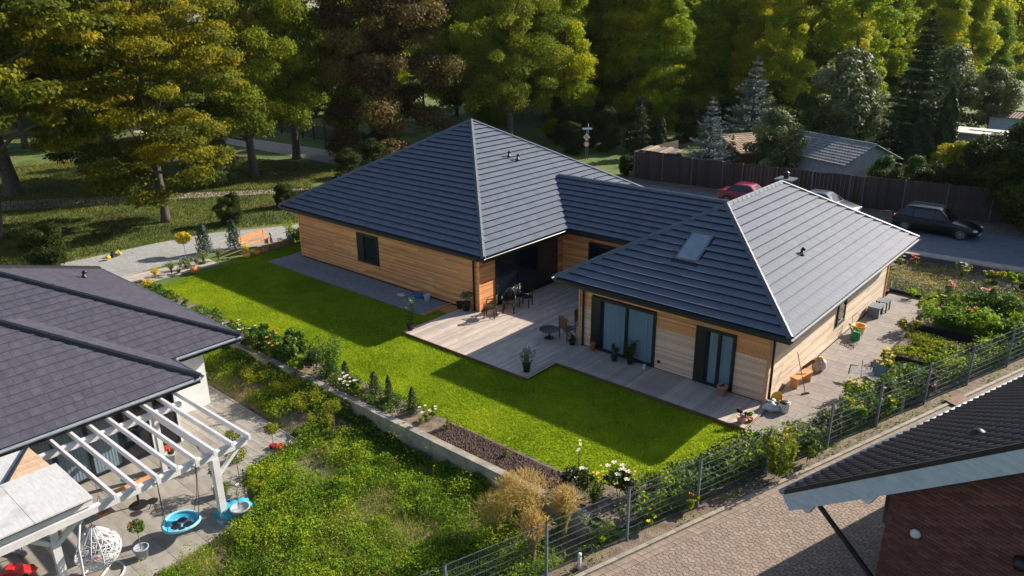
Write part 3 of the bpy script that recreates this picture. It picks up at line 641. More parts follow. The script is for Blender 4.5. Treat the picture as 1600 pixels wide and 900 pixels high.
for poly, sx, sy, y0 in ((ccw(pc), 0.9, 0.9, -21.6), (ccw(pc2), 0.6, 0.3, -13.4), (ccw(pc3), 0.6, 0.3, -13.4)):
    y = y0
    while y < max(p[1] for p in poly):
        x = -19.2
        while x < -9.4:
            c = clip([(x, y), (x + sx - 0.01, y), (x + sx - 0.01, y + sy - 0.01), (x, y + sy - 0.01)], poly)
            if len(c) > 2 and area(c) > 0.01:
                n = len(c); zt = -0.66 + rnd.random() * 0.003
                sp.add([(p[0], p[1], zt) for p in c] + [(p[0], p[1], -0.685) for p in c], [tuple(range(n))] + [(k, n + k, n + (k + 1) % n, (k + 1) % n) for k in range(n)])
            x += sx
        y += sy
sp.done()
eb = MB()
for a, b in zip(patio[:7], patio[1:8]): eb.bar((a[0], a[1], -0.70), (b[0], b[1], -0.70), 0.05, 0.12)
eb.build('edging', M['concrete'], pt, world=True)

# retaining wall (cast concrete segments, capped)
rw = thing('retaining_wall', 'long low grey concrete retaining wall between the raised flower bed and the weedy plot', 'wall', (-11, -8.36, -0.72))
x = -31.0; k = 0
while x < -1.9:
    x1 = min(x + 1.0, -1.85)
    b = MB().box(x, x1 - 0.008, -8.50, -8.24, -0.75, 0.075 + 0.006 * math.sin(k * 2.1)); b.t = [rnd.random()] * len(b.t)
    b.build('wall_block', M['concrete'], rw, world=True); x = x1; k += 1
# low kerb wall at the road
kw = thing('garden_wall', 'low dark garden wall with pale coping between flower bed and road', 'wall', (3, 21.3, 0))
MB().add([(-2.5, 21.0, 0), (30, 21.9, 0), (30, 22.15, 0), (-2.5, 21.25, 0), (-2.5, 21.0, .42), (30, 21.9, .42), (30, 22.15, .42), (-2.5, 21.25, .42)],
         [(3, 2, 1, 0), (4, 5, 6, 7), (0, 1, 5, 4), (1, 2, 6, 5), (2, 3, 7, 6), (3, 0, 4, 7)]).build('wall', mat('grey_block_wall', (0.09, 0.09, 0.11), (0.14, 0.14, 0.16), 4, 0.9, 0.3, 30), kw, world=True)
for i in range(33):
    xa = -2.5 + i; ya = 20.97 + i * 0.9 / 32.5
    MB().add([(xa, ya, .42), (xa + .99, ya + .027, .42), (xa + .99, ya + .33, .42), (xa, ya + .30, .42), (xa, ya, .47), (xa + .99, ya + .027, .47), (xa + .99, ya + .33, .47), (xa, ya + .30, .47)],
         [(3, 2, 1, 0), (4, 5, 6, 7), (0, 1, 5, 4), (1, 2, 6, 5), (2, 3, 7, 6), (3, 0, 4, 7)]).build('coping', M['concrete'], kw, world=True)

# raised beds on the right
def bed(x0, x1, y0, y1, h, z, m, label, skew=0.0):
    o = thing('raised_bed', label, 'raised bed', ((x0 + x1) / 2, (y0 + y1) / 2, 0), 0, 'raised beds beside the side terrace')
    A, B, C_, D = (x0, y0), (fx(y0) - x1, y0), (fx(y1) - x1, y1), (x0, y1)
    MB().prism([A, B, C_, D], 0.0, z).build('soil', m, o, world=True)
    for a, b in ((A, B), (B, C_), (C_, D), (D, A)):
        MB().bar((a[0], a[1], h / 2 + .01), (b[0], b[1], h / 2 + .01), 0.05, h).build('edge_board', M['fascia'], o, world=True)
bed(1.2, 0.25, 11.0, 14.6, 0.34, 0.28, M['soil_dry'], 'dark edged raised bed overgrown with flowers, farthest along the side terrace')
bed(1.3, 0.25, 7.3, 10.3, 0.26, 0.20, M['soil_dry'], 'middle raised bed with a lettuce patch between dark edge boards')
bed(1.4, 0.25, 4.3, 6.7, 0.22, 0.17, M['soil_dry'], 'nearest raised bed planted with small yellow flowers next to the wire fence')
sheet('bed_path', [(1.0, 3.9), (fx(3.9) - .15, 3.9), (fx(11) - .15, 11.0), (1.0, 11.0)], 0.02, M['slab'])
sheet('flower_bed', [(-2.4, 15.3), (5.8, 15.3), (8, 21.3), (-2.4, 21.0)], 0.02, M['soil_dry'])
bb = MB(); bb.bar((-0.9, 15.35, .1), (5.5, 14.75, .1), 0.07, 0.26)
o = bb.build('edging_board', M['fascia']); tagd(o, 'dark edging board in front of the rear flower bed at the end of the terrace', 'edging')

# ================================================================== TIMBER HOUSE
H = thing('timber_house', 'timber clad bungalow with two hipped dark tile roofs joined by a lower wing', 'house', (-10, 3, 0))
HE = 3.0
roofs = Pieces('roof_tile', 'roof_tiles', M['tile'], H)
wallp = Pieces('board', 'boards', M['larch'], H)
def slope(name, P3, hole=None, ex=0.37, h=0.066):
    A, B = Vector(P3[0]), Vector(P3[1])
    b = MB().add(P3, [tuple(range(len(P3)))]); b.build('roof_slope', M['fascia'], H, world=True)
    return roof_face(P3, roofs, 0.30, ex, h, 0.003, 0.5, hole=hole, nose=True)
# left pyramid
U0, U1, V0, V1, HA = -29.03, -13.53, 0.025, 15.1, 7.46
AP = ((U0 + U1) / 2, (V0 + V1) / 2, HA)
slope('roof', [(U0, V0, HE), (U1, V0, HE), AP]); slope('roof', [(U1, V0, HE), (U1, V1, HE), AP]); slope('roof', [(U1, V1, HE), (U0, V1, HE), AP]); slope('roof', [(U0, V1, HE), (U0, V0, HE), AP])
# right hip
X0, Y1, HR = -9.635, 14.98, 5.764; XM = X0 / 2; RA = (XM, 4.82, HR); RB = (XM, 10.16, HR)
sky_c = (-5.92, 4.12)
k_s = (HR - HE) / 4.8175; cosS = math.cos(math.atan(k_s))
# skylight is on the front slope : eave coords u=x-X0, v=y/cos
su, sv = -4.93 - X0, 2.62 / cosS
slope('roof', [(X0, 0, HE), (0, 0, HE), RA], hole=(su - 0.50, su + 0.50, sv - 0.85, sv + 0.80))
slope('roof', [(0, 0, HE), (0, Y1, HE), RB, RA]); slope('roof', [(0, Y1, HE), (X0, Y1, HE), RB]); slope('roof', [(X0, Y1, HE), (X0, 0, HE), RA, RB])
# connecting wing
CZ, CY, CE = 4.78, 9.12, 6.1
kk = (CZ - HE) / (CY - CE)
xl = U1 - (CZ - HE) / 0.5755; xr = X0 + (CZ - HE) / k_s
slope('roof', [(U1, CE, HE), (X0, CE, HE), (xr, CY, CZ), (xl, CY, CZ)]); slope('roof', [(X0, 2 * CY - CE, HE), (U1, 2 * CY - CE, HE), (xl, CY, CZ), (xr, CY, CZ)])
# ridge and hip caps, one piece per tile length
def cap_line(a, b, parent, m, wd=0.24, step=0.4, lift=0.035, name='ridge_cap', hh=0.075):
    a = Vector(a); b = Vector(b); L = (b - a).length; d = (b - a).normalized(); n = max(1, int(L / step)); side = d.cross(Vector((0, 0, 1))).normalized(); up = side.cross(d)
    for i in range(n):
        p = a + d * (L * i / n); q = a + d * (L * (i + 1) / n + 0.03); w0, w1 = wd / 2 * 1.05, wd / 2 * 0.92; V = []
        for (pp, ww, lz) in ((p, w0, lift + 0.007), (q, w1, lift)):
            for (s_, z_) in ((-1, -0.055), (-0.62, hh * .55), (0, hh), (0.62, hh * .55), (1, -0.055)): V.append(pp + side * ww * s_ + up * (z_ + lz))
        MB().add(V, [(k, k + 1, k + 6, k + 5) for k in range(4)] + [(0, 5, 9, 4), (4, 3, 2, 1, 0), (5, 6, 7, 8, 9)], rnd.random()).build(name, m, parent, world=True)
for c in ((U0, V0), (U1, V0), (U1, V1), (U0, V1)): cap_line((c[0], c[1], HE), AP, H, M['ridge'])
for c, t in (((X0, 0), RA), ((0, 0), RA), ((0, Y1), RB), ((X0, Y1), RB)): cap_line((c[0], c[1], HE), t, H, M['ridge'])
cap_line(RA, RB, H, M['ridge']); cap_line((xl + .2, CY, CZ), (xr - .1, CY, CZ), H, M['ridge'])
# valley flashings
for a, b in (((U1, CE, HE + .012), (xl, CY, CZ + .012)),):
    MB().bar(a, b, 0.05, 0.05).build('valley', M['fascia'], H, world=True)
# fascia, gutters, soffits
def eave(a, b, out, z=HE, name='gutter', parent=H, m=None, gm=None, sof=0.8):
    a = Vector((a[0], a[1], 0)); b = Vector((b[0], b[1], 0)); o = Vector((out[0], out[1], 0)); m = m or M['fascia']
    MB().bar(a - o * 0.03 + Vector((0, 0, z - 0.13)), b - o * 0.03 + Vector((0, 0, z - 0.13)), 0.04, 0.22).build('fascia', m, parent, world=True)
    g2 = MB(); d = (b - a).normalized(); n = 7; V = []
    for p in (a, b):
        for k in range(n):
            t = PI + PI * k / (n - 1); V.append(p + o * (0.075 + 0.07 * math.cos(t)) + Vector((0, 0, z - 0.02 + 0.075 * math.sin(t))))
        for k in range(n):
            t = 2 * PI - PI * k / (n - 1); V.append(p + o * (0.075 + 0.06 * math.cos(t)) + Vector((0, 0, z - 0.02 + 0.065 * math.sin(t))))
    q = 2 * n; g2.add(V, [(k, (k + 1) % q, q + (k + 1) % q, q + k) for k in range(q)] + [tuple(range(q)), tuple(range(q, 2 * q))[::-1]])
    g2.build('gutter', gm or m, parent, world=True)
    s3 = MB(); s3.add([a - o * 0.05 + Vector((0, 0, z - .235)), b - o * 0.05 + Vector((0, 0, z - .235)), b - o * sof + Vector((0, 0, z - .235)), a - o * sof + Vector((0, 0, z - .235))], [(0, 1, 2, 3)])
    s3.build('soffit', m, parent, world=True)
eave((U0, V0), (U1, V0), (0, -1)); eave((U1, V0), (U1, CE), (1, 0)); eave((U1, 2 * CY - CE), (U1, V1), (1, 0)); eave((U1, V1), (U0, V1), (0, 1)); eave((U0, V1), (U0, V0), (-1, 0))
eave((X0, 0), (0, 0), (0, -1)); eave((0, 0), (0, Y1), (1, 0), gm=M['ridge']); eave((0, Y1), (X0, Y1), (0, 1)); eave((X0, CE), (X0, 0), (-1, 0)); eave((U1, CE), (X0, CE), (0, -1))
# walls
WZ = 2.78
wb = MB(); wb.box(-28.16, -14.42, 0.66, 14.3, 0, WZ); wb.box(-8.74, -0.88, 0.66, 14.1, 0, WZ); wb.box(-14.6, -8.6, 6.86, 11.4, 0, WZ)
wb.build('wall_core', M['batten'], H, world=True)
BH, BG = 0.068, 0.011
def clad(axis, c, out, a0, a1, z0, z1, openings, lens=(2.6, 4.6), m=None, thick=0.024):
    """horizontal laths on the plane axis=c ; openings (b0,b1,z0,z1)"""
    z = z0
    while z + BH <= z1 + 0.02:
        segs = [(a0, a1)]
        for (b0, b1, q0, q1) in openings:
            if z + BH > q0 and z < q1:
                ns = []
                for (s0, s1) in segs:
                    if b0 > s0: ns.append((s0, min(s1, b0)))
                    if b1 < s1: ns.append((max(s0, b1), s1))
                segs = [q for q in ns if q[1] - q[0] > 0.03]
        for (s0, s1) in segs:
            p = s0; first = True
            while p < s1 - 0.01:
                L = rnd.uniform(*lens) * (rnd.random() if first and s1 - s0 > 5 else 1); first = False
                e = min(p + max(L, .8), s1)
                if s1 - e < 0.5: e = s1
                d0, d1 = sorted((c, c + out * (thick + rnd.random() * 0.003)))
                if axis == 'y': v, f = boxv(p, e - 0.003, d0, d1, z, z + BH)
                else: v, f = boxv(d0, d1, p, e - 0.003, z, z + BH)
                mm_ = m
                if m is M['larch_grey'] and z > 1.62 + rnd.random() * 0.22: mm_ = M['larch']
                wallp.add(v, f, (e - p) ** 0.5, m=mm_); p = e
        z += BH + BG
clad('y', 0.66, -1, -28.18, -14.40, 0.10, 2.74, [(-23.05, -21.38, 0.88, 2.38)], (3.6, 5.6))
clad('y', 0.66, -1, -8.78, -0.84, 0.13, 2.74, [(-8.20, -5.26, 0.10, 2.38), (-3.60, -2.06, 0.10, 2.34)], m=M['larch_grey'])
clad('x', -0.88, 1, 0.66, 14.1, 0.08, 2.74, [(7.38, 8.32, 0.82, 2.45)], (3.6, 5.2), m=M['larch_sunlit'])
clad('x', -14.42, 1, 0.66, 6.84, 0.13, 2.74, [(1.72, 6.35, 0.1, 2.45)])
clad('y', 6.86, -1, -14.38, -8.8, 0.13, 2.74, [(-12.75, -11.15, 0.1, 2.30)])
clad('x', -8.74, -1, 0.66, 6.84, 0.13, 2.74, [(1.5, 5.8, 0.1, 2.4)])
wallp.done(); roofs.done()
# corner trims
for (x, y) in ((-0.865, 0.615), (-14.38, 0.615), (-28.2, 0.63), (-8.79, 0.615), (-0.84, 14.13)):
    MB().box(x - 0.035, x + 0.035, y - 0.035, y + 0.035, 0.06, 2.76).build('corner_board', M['larch'], H, world=True)
# downpipes with swan necks
for (x, y, ex_, ey) in ((-14.66, 0.55, -13.9, 0.0), (-0.78, 0.80, -0.1, 0.25), (-8.58, 0.56, -9.2, 0.02)):
    MB().tube([(ex_, ey, HE - 0.1), (ex_, ey, HE - 0.2), (x, y, HE - 0.42), (x, y, 0.06)], 0.048, 10).build('downpipe', M['fascia'], H, True, world=True)
# windows and doors
def opening(axis, c, out, a0, a1, z0, z1, panes, reveal=0.0, curtain=True, name='window', fw=0.07, dark=False):
    """frame with panes set just proud of the laths; room and curtain behind the glass"""
    fr = MB()
    def bx(b, p0, p1, d0, d1, q0, q1):
        e0, e1 = sorted((c + out * d0, c + out * d1))
        if axis == 'y': b.box(p0, p1, e0, e1, q0, q1)
        else: b.box(e0, e1, p0, p1, q0, q1)
    D0, D1 = -0.02, 0.05
    bx(fr, a0, a1, D0, D1, z1 - fw, z1); bx(fr, a0, a1, D0, D1, z0, z0 + fw * .8); bx(fr, a0, a0 + fw, D0, D1, z0 + fw * .8, z1 - fw); bx(fr, a1 - fw, a1, D0, D1, z0 + fw * .8, z1 - fw)
    fo = fr.build(name, M['frame'], H, world=True)
    if reveal:
        b = MB(); bx(b, a0 + fw, a0 + fw + reveal, 0.0, 0.045, z0 + fw * .8, z1 - fw); b.build('dark_panel', M['frame'], fo, world=True)
    s0 = a0 + fw + reveal; s1 = a1 - fw; wpan = (s1 - s0) / panes
    room = MB(); bx(room, s0, s1, -0.10, -0.06, z0 + .05, z1 - .05); 
    room.build('room_behind', M['interior'], fo, world=True)
    for k in range(panes):
        p0 = s0 + wpan * k; p1 = p0 + wpan; b = MB(); m_ = 0.05
        bx(b, p0, p0 + m_, 0.0, 0.044, z0 + fw * .8, z1 - fw); bx(b, p1 - m_, p1, 0.0, 0.044, z0 + fw * .8, z1 - fw)
        bx(b, p0 + m_, p1 - m_, 0.0, 0.044, z0 + fw * .8, z0 + fw * .8 + m_); bx(b, p0 + m_, p1 - m_, 0.0, 0.044, z1 - fw - m_, z1 - fw)
        b.build('sash', M['frame'], fo, world=True)
        b = MB(); bx(b, p0 + m_, p1 - m_, 0.022, 0.026, z0 + fw * .8 + m_, z1 - fw - m_); b.build('pane', M['glassdark'] if dark else M['glass'], fo, world=True)
        if curtain:
            cb = MB(); nseg = int(wpan / 0.028); V = []
            w0 = p0 + m_ + (0.12 if k == 0 else 0.02); w1 = p1 - m_ - 0.03
            for i in range(nseg + 1):
                a = w0 + (w1 - w0) * i / nseg; dd = -0.035 + 0.002 * math.sin(i * 0.9) + 0.004 * math.sin(i * 0.31)
                for q in (z0 + 0.09, z1 - 0.1):
                    V.append((a, c + out * dd, q) if axis == 'y' else (c + out * dd, a, q))
            cb.add(V, [(2 * i, 2 * i + 2, 2 * i + 3, 2 * i + 1) for i in range(nseg)]); cb.build('curtain', M['curtain'], fo, True, world=True)
    hb = MB(); am_ = s0 + wpan * (1 if panes > 1 else 0.93); bx(hb, am_ - 0.015, am_ + 0.015, 0.045, 0.085, (z0 + z1) / 2 - 0.09, (z0 + z1) / 2 + 0.09)
    hb.build('handle', M['black'], fo, world=True)
    return fo
opening('y', 0.62, -1, -23.05, -21.38, 0.88, 2.38, 1, reveal=0.42, curtain=False)
opening('y', 0.62, -1, -8.20, -5.26, 0.13, 2.38, 2, reveal=0.34, name='sliding_door')
opening('y', 0.62, -1, -3.60, -2.06, 0.13, 2.34, 2, reveal=0.30, name='terrace_door')
opening('x', -0.84, 1, 7.38, 8.32, 0.82, 2.45, 1, curtain=False, dark=True)
opening('x', -14.38, 1, 1.72, 6.35, 0.13, 2.45, 3, curtain=False, name='sliding_door', dark=True)
opening('y', 6.82, -1, -12.75, -11.15, 0.13, 2.30, 1, curtain=False, name='terrace_door', dark=True)
opening('x', -8.78, -1, 1.5, 5.8, 0.13, 2.4, 2, curtain=False, name='sliding_door', dark=True)
MB().box(-23.1, -21.33, 0.555, 0.62, 0.845, 0.87).build('window_sill', M['fascia'], H, world=True)
MB().box(-0.84, -0.78, 7.33, 8.37, 0.78, 0.81).build('window_sill', M['ridge'], H, world=True)
# outdoor socket, cables
MB().box(-5.12, -5.0, 0.60, 0.64, 0.36, 0.48).build('wall_socket', M['black'], H, world=True)
# skylight
def onfront(x, y, dz=0.0): return Vector((x, y, HE + k_s * y + dz))
fr_ = MB(); nrm = Vector((0, -k_s, 1)).normalized(); vup = Vector((0, 1, k_s)).normalized()
cx_, cy_ = -4.93, 2.62
cc = onfront(cx_, cy_) + nrm * 0.05
for (du, dv, hu, hv) in ((0, 0.74, 0.46, 0.04), (0, -0.74, 0.46, 0.04), (-0.42, 0, 0.04, 0.70), (0.42, 0, 0.04, 0.70)):
    fr_.obox(cc + Vector((1, 0, 0)) * du + vup * dv, (1, 0, 0), vup, nrm, hu, hv, 0.035)
sko = fr_.build('skylight', M['ridge'], H, world=True)
MB().obox(cc + nrm * 0.015, (1, 0, 0), vup, nrm, 0.378, 0.695, 0.012).build('pane', M['skylight'], sko, world=True)
fl = MB(); 
for (du, dv, hu, hv) in ((0, 0.83, 0.54, 0.04), (0, -0.86, 0.54, 0.07), (-0.50, 0, 0.036, 0.78), (0.50, 0, 0.036, 0.78)):
    fl.obox(onfront(cx_, cy_) + nrm * 0.022 + Vector((1, 0, 0)) * du + vup * dv, (1, 0, 0), vup, nrm, hu, hv, 0.014)
fl.build('flashing', M['fascia'], sko, world=True)
# roof vents
for (x, y, z) in ((-18.37, 7.32, 5.86), (-18.02, 7.62, 5.69), (-1.92, 5.54, 4.12)):
    b = MB().lathe([(0.12, -0.02), (0.11, 0.02), (0.06, 0.05), (0.055, 0.18)], (x, y, z), 12); b.tube([(x, y, z + .16), (x + 0.02, y, z + .23), (x + .12, y, z + .22)], [0.06, 0.07, 0.065], 10)
    b.build('roof_vent', M['black'], H, True, world=True)
# chimney behind the ridge
ch = MB().box(-5.45, -4.95, 11.4, 11.95, 4.2, 5.60).build('chimney', M['fascia'], H, world=True)
MB().box(-5.6, -4.8, 11.25, 12.1, 5.60, 5.66).build('chimney_cap', M['ridge'], ch, world=True)
MB().tube([(-5.2, 11.7, 5.66), (-5.2, 11.7, 5.88)], [0.12, 0.11], 12).lathe([(0.15, 0), (0.15, .03), (0.02, .12)], (-5.2, 11.7, 5.88), 12).build('flue', M['black'], ch, True, world=True)

# ------------------------------------------------------------------ wooden deck
D = thing('wooden_deck', 'large weathered timber deck wrapping the courtyard of the timber house', 'deck', (-8, 0, 0))
dk = Pieces('deck_plank', 'deck_planks', M['deck'], D)
x = -15.36; pwid = 0.142
sub = MB()
while x < -0.66:
    if x < -8.52: y0 = -3.18
    else: y0 = -1.42
    y1 = 6.8 if -14.36 < x < -8.8 else 0.6
    joints = [y0]
    p = y0 + rnd.uniform(2.0, 4.0)
    while p < y1 - 1: joints.append(p); p += rnd.uniform(3.2, 4.0)
    joints.append(y1)
    for a, b in zip(joints[:-1], joints[1:]):
        v, f = boxv(x, x + pwid - 0.007, a, b - 0.004, 0.09, 0.118 + rnd.random() * 0.003); dk.add(v, f, (b - a) ** 0.5)
    x += pwid
dk.done()
eb = MB(); eb.box(-15.40, -8.48, -3.22, -3.185, -0.04, 0.122); eb.box(-8.51, -8.475, -3.185, -1.46, -0.04, 0.122); eb.box(-8.51, -0.60, -1.46, -1.425, -0.04, 0.122); eb.box(-15.40, -15.365, -3.185, 0.6, -0.04, 0.122); eb.box(-0.64, -0.605, -1.42, 0.6, -0.04, 0.122)
eb.box(-15.36, -8.52, -3.18, 6.8, -0.04, 0.07); eb.box(-8.52, -0.645, -1.42, 0.6, -0.04, 0.07)
eb.build('deck_frame', M['brownwood'], D, world=True)
o = MB().box(-16.28, -15.42, -0.3, 0.55, 0.0, 0.06).box(-16.28, -16.15, -1.25, 0.55, 0.0, 0.10).build('timber_step', M['benchwood']); tagd(o, 'orange timber edge strip between the grey slab path and the deck', 'step')

# clods on the dark soil patch
cr_ = np.random.default_rng(17); cb = MB()
for k in range(1500):
    x, y = cr_.uniform(-8.5, -3.3), cr_.uniform(-8.15, -7.22); r = cr_.uniform(.02, .055); h = r * cr_.uniform(.5, 1.1); a = cr_.random() * 6
    P = [(x + r * math.cos(a + i * 1.257) * cr_.uniform(.7, 1.2), y + r * math.sin(a + i * 1.257) * cr_.uniform(.7, 1.2), .012) for i in range(5)] + [(x + cr_.uniform(-.3, .3) * r, y + cr_.uniform(-.3, .3) * r, .014 + h)]
    cb.add(P, [(i, (i + 1) % 5, 5) for i in range(5)], cr_.random())
o = cb.build('soil_clods', M['mulch']); tagd(o, 'dark brown clods and bark on the bare soil patch beside the lawn', 'soil', None, 'stuff')

# ================================================================== NEIGHBOUR'S HOUSE (left)
NH = thing('slate_roof_house', 'white rendered neighbouring bungalow with dark slate hip roofs at the left', 'house', (-20, -15, -0.7))
NZ = 1.95
ns = Pieces('slate', 'slates', M['slate'], NH)
tu, tl = math.tan(math.radians(25.5)), math.tan(math.radians(27.5))
def nslope(P3, par=True):
    MB().add(P3, [tuple(range(len(P3)))]).build('roof_slope', M['fascia'], NH, world=True)
    roof_face(P3, ns, 0.29, 0.335, 0.020, 0.006, -1, skip=0.28)
# upper roof : NE eave corner (-16.8,-9.7), eave to (-29.4,-9.7)
ux, uy, uw = -16.40, -10.02, 12.3
ap = (ux - uw / 2, uy - uw / 2, NZ + tu * uw / 2); ap2 = (ap[0], ap[1] - 6, ap[2])
nslope([(ux, uy - 18.6, NZ), (ux, uy, NZ), ap, ap2])
nslope([(ux, uy, NZ), (ux - uw, uy, NZ), ap])
nslope([(ux - uw, uy, NZ), (ux - uw, uy - 18.6, NZ), ap2, ap])
# lower, projecting roof : corner (-14.55,-12.55)
lx, ly, lw = -14.38, -12.67, 8.4
q = (lw / 2) 
a1 = (lx - q, ly - q, NZ + tl * q); a2 = (lx - q, ly - q - 6, NZ + tl * q)
nslope([(lx, ly - 14.4, NZ), (lx, ly, NZ), a1, a2])
nslope([(lx, ly, NZ), (lx - lw, ly, NZ), a1])
ns.done()
cap_line((ux, uy, NZ), ap, NH, M['fascia'], 0.27, 0.38); cap_line((ux - uw, uy, NZ), ap, NH, M['fascia'], 0.27, 0.38)
cap_line((lx, ly, NZ), a1, NH, M['fascia'], 0.27, 0.38); cap_line(a1, a2, NH, M['fascia'], 0.27, 0.38); cap_line(ap, ap2, NH, M['fascia'], 0.27, 0.38)
eave((ux, ly + .2), (ux, uy), (1, 0), NZ, parent=NH, gm=M['gutter_grey'], sof=0.5); eave((ux, uy), (ux - uw, uy), (0, 1), NZ, parent=NH, gm=M['gutter_grey'], sof=1.4)
eave((lx, ly - 14.4), (lx, ly), (1, 0), NZ, parent=NH, gm=M['gutter_grey'], sof=0.9); eave((lx, ly), (ux - .2, ly), (0, 1), NZ, parent=NH, gm=M['gutter_grey'], sof=0.6)
MB().box(-28, -17.2, -26, -11.15, -0.7, 1.73).box(-17.2, -15.45, -26, -13.1, -0.7, 1.73).build('wall', M['render'], NH, world=True)
b = MB().lathe([(0.14, 0), (0.13, .04), (0.06, .08), (0.055, .22)], (-24.5, -12.1, 3.0), 12); b.tube([(-24.5, -12.1, 3.2), (-24.3, -12.1, 3.27)], [.07, .08], 10); b.build('roof_vent', M['black'], NH, True, world=True)
# glazed terrace doors
def nopen(y0, y1, z0, z1, n, name, cur=True):
    fo = MB(); X = -15.40
    fo.box(X - .06, X, y0, y1, z1 - .08, z1).box(X - .06, X, y0, y1, z0, z0 + .08)
    w_ = (y1 - y0) / n
    for k in range(n + 1): fo.box(X - .06, X, y0 + k * w_ - (0.05 if k else 0), y0 + k * w_ + (0.05 if k < n else 0), z0 + .08, z1 - .08)
    f_ = fo.build(name, M['frame'], NH, world=True)
    for k in range(n):
        MB().box(X - .035, X - .03, y0 + k * w_ + .05, y0 + (k + 1) * w_ - .05, z0 + .08, z1 - .08).build('pane', M['glass'] if k != n - 1 else M['glassdark'], f_, world=True)
        if cur and k != n - 1:
            V = []; ng = 40
            for i in range(ng + 1):
                for zz in (z0 + .1, z1 - .1): V.append((X - .048 + 0.008 * math.sin(i * 1.4), y0 + k * w_ + .06 + (w_ - .12) * i / ng, zz))
            MB().add(V, [(2 * i, 2 * i + 1, 2 * i + 3, 2 * i + 2) for i in range(ng)]).build('curtain', M['curtain'], f_, True, world=True)
nopen(-17.9, -14.1, -0.64, 1.45, 4, 'glazed_doors'); nopen(-13.9, -13.2, -0.64, 1.45, 1, 'window', False)

# ------------------------------------------------------------------ white pergola
PG = thing('pergola', 'white painted timber pergola with open rafters over the neighbouring patio', 'pergola', (-12, -15.5, -0.68))
def post(x, y, z0, z1, s=0.15, nm='post'):
    MB().box(x - s / 2, x + s / 2, y - s / 2, y + s / 2, z0, z1).build(nm, M['white'], PG, world=True)
for i in range(8):
    y = -17.21 + i * 0.533
    MB().bar((-10.12, y, 1.69), (-15.0, y, 1.625), 0.075, 0.16, tint=rnd.random()).build('rafter', M['white'], PG, world=True)
MB().box(-10.42, -10.26, -22.5, -13.5, 1.42, 1.605).build('beam', M['white'], PG, world=True)
MB().box(-14.06, -13.9, -22.5, -13.6, 1.38, 1.555).build('beam', M['white'], PG, world=True)
post(-10.34, -14.5, -0.60, 1.42, 0.19); post(-13.98, -14.46, -0.60, 1.38, 0.15); post(-10.85, -18.55, -0.60, 1.50, 0.19); post(-13.9, -19.2, -0.6, 1.5, 0.12)
for (x, y, s) in ((-10.34, -14.5, .15), (-13.98, -14.46, .14), (-10.85, -18.55, .15)): MB().box(x - s, x + s, y - s, y + s, -0.66, -0.60).build('post_foot', M['white'], PG, world=True)
MB().bar((-10.34, -14.42, 0.85), (-10.34, -13.70, 1.48), 0.10, 0.10, (1, 0, 0)).build('brace', M['white'], PG, world=True)
MB().bar((-10.42, -14.5, 0.9), (-11.15, -14.5, 1.50), 0.10, 0.10, (0, 1, 0)).build('brace', M['white'], PG, world=True)
MB().bar((-10.45, -14.5, 1.50), (-13.9, -14.5, 1.47), 0.10, 0.14).build('tie_beam', M['white'], PG, world=True)
MB().bar((-10.8, -18.50, 0.75), (-10.6, -17.70, 1.50), 0.12, 0.12, (1, 0, 0)).build('brace', M['white'], PG, world=True)
MB().bar((-10.85, -18.6, 0.75), (-10.85, -19.5, 1.50), 0.12, 0.12, (1, 0, 0)).build('brace', M['white'], PG, world=True)
# boarded canopy
cn = MB().box(-12.46, -10.17, -26, -17.73, 1.875, 1.92); cno = cn.build('canopy_edge', M['fascia'], PG, world=True)
y = -17.70
while y > -24:
    MB().box(-12.48, -10.13, y - 1.30, y, 1.922, 1.96 + rnd.random() * 0.004).build('canopy_panel', M['whiteroof'], PG, world=True); y -= 1.31
MB().box(-10.62, -10.30, -26, -17.68, 1.66, 1.87).build('canopy_beam', M['white'], PG, world=True)
# boarded triangular piece between canopy and eave
pn = [(-12.78, -17.62), (-12.78, -18.65), (-13.9, -18.75), (-14.5, -17.30)]
b = MB(); 
poly = ccw([(-12.50, -17.81), (-12.47, -18.86), (-14.0, -17.86)])
xx = -14.5
while xx < -12.4:
    c = clip([(xx, -19.5), (xx + .115, -19.5), (xx + .115, -17.2), (xx, -17.2)], poly)
    if len(c) > 2 and area(c) > .003: MB().prism(c, 1.865, 1.90 + rnd.random() * .004, rnd.random()).build('roof_board', M['lightwood'], PG, world=True)
    xx += 0.12
MB().bar((-14.05, -17.86, 1.9), (-12.52, -18.90, 1.9), 0.07, 0.08).build('flashing', M['fascia'], PG, world=True)
MB().prism(ccw([(-14.08, -17.9), (-12.52, -18.96), (-12.52, -22), (-14.35, -22)]), 1.80, 1.86).build('side_roof', M['whiteroof'], PG, world=True)

# ================================================================== BRICK HOUSE (lower right)
BK = thing('brick_house', 'dark red brick house with black pantile roof and pale blue bargeboard at lower right', 'house', (6, -8, 0))
E0 = Vector((3.08, -7.285, 2.6)); dd = Vector((DD.x, DD.y, 0)); dn = Vector((DN.x, DN.y, 0))
pitch = math.radians(38.5); up_ = (dn * math.cos(pitch) + Vector((0, 0, 1)) * math.sin(pitch)).normalized(); nr = dd.cross(up_) * -1
if nr.z < 0: nr = -nr
def pantile():
    """one interlocking tile in local axes: x along eave, y up slope, z normal"""
    V = []; Fs = []; n = 7; w_, l_ = 0.30, 0.36
    for (yy, zz) in ((0.0, 0.045), (l_, 0.010)):
        for k in range(n + 1):
            t = k / n; x_ = w_ * t; q = 0.045 * math.sin(PI * min(1, t / 0.62)) if t < 0.62 else -0.006
            V.append((x_, yy, zz + q))
    m_ = n + 1
    Fs += [(k, k + 1, m_ + k + 1, m_ + k) for k in range(n)]
    for k in range(n + 1): V.append((V[k][0], V[k][1], V[k][2] - 0.03))
    Fs += [(2 * m_ + k, 2 * m_ + k + 1, k + 1, k) for k in range(n)]
    return V, Fs
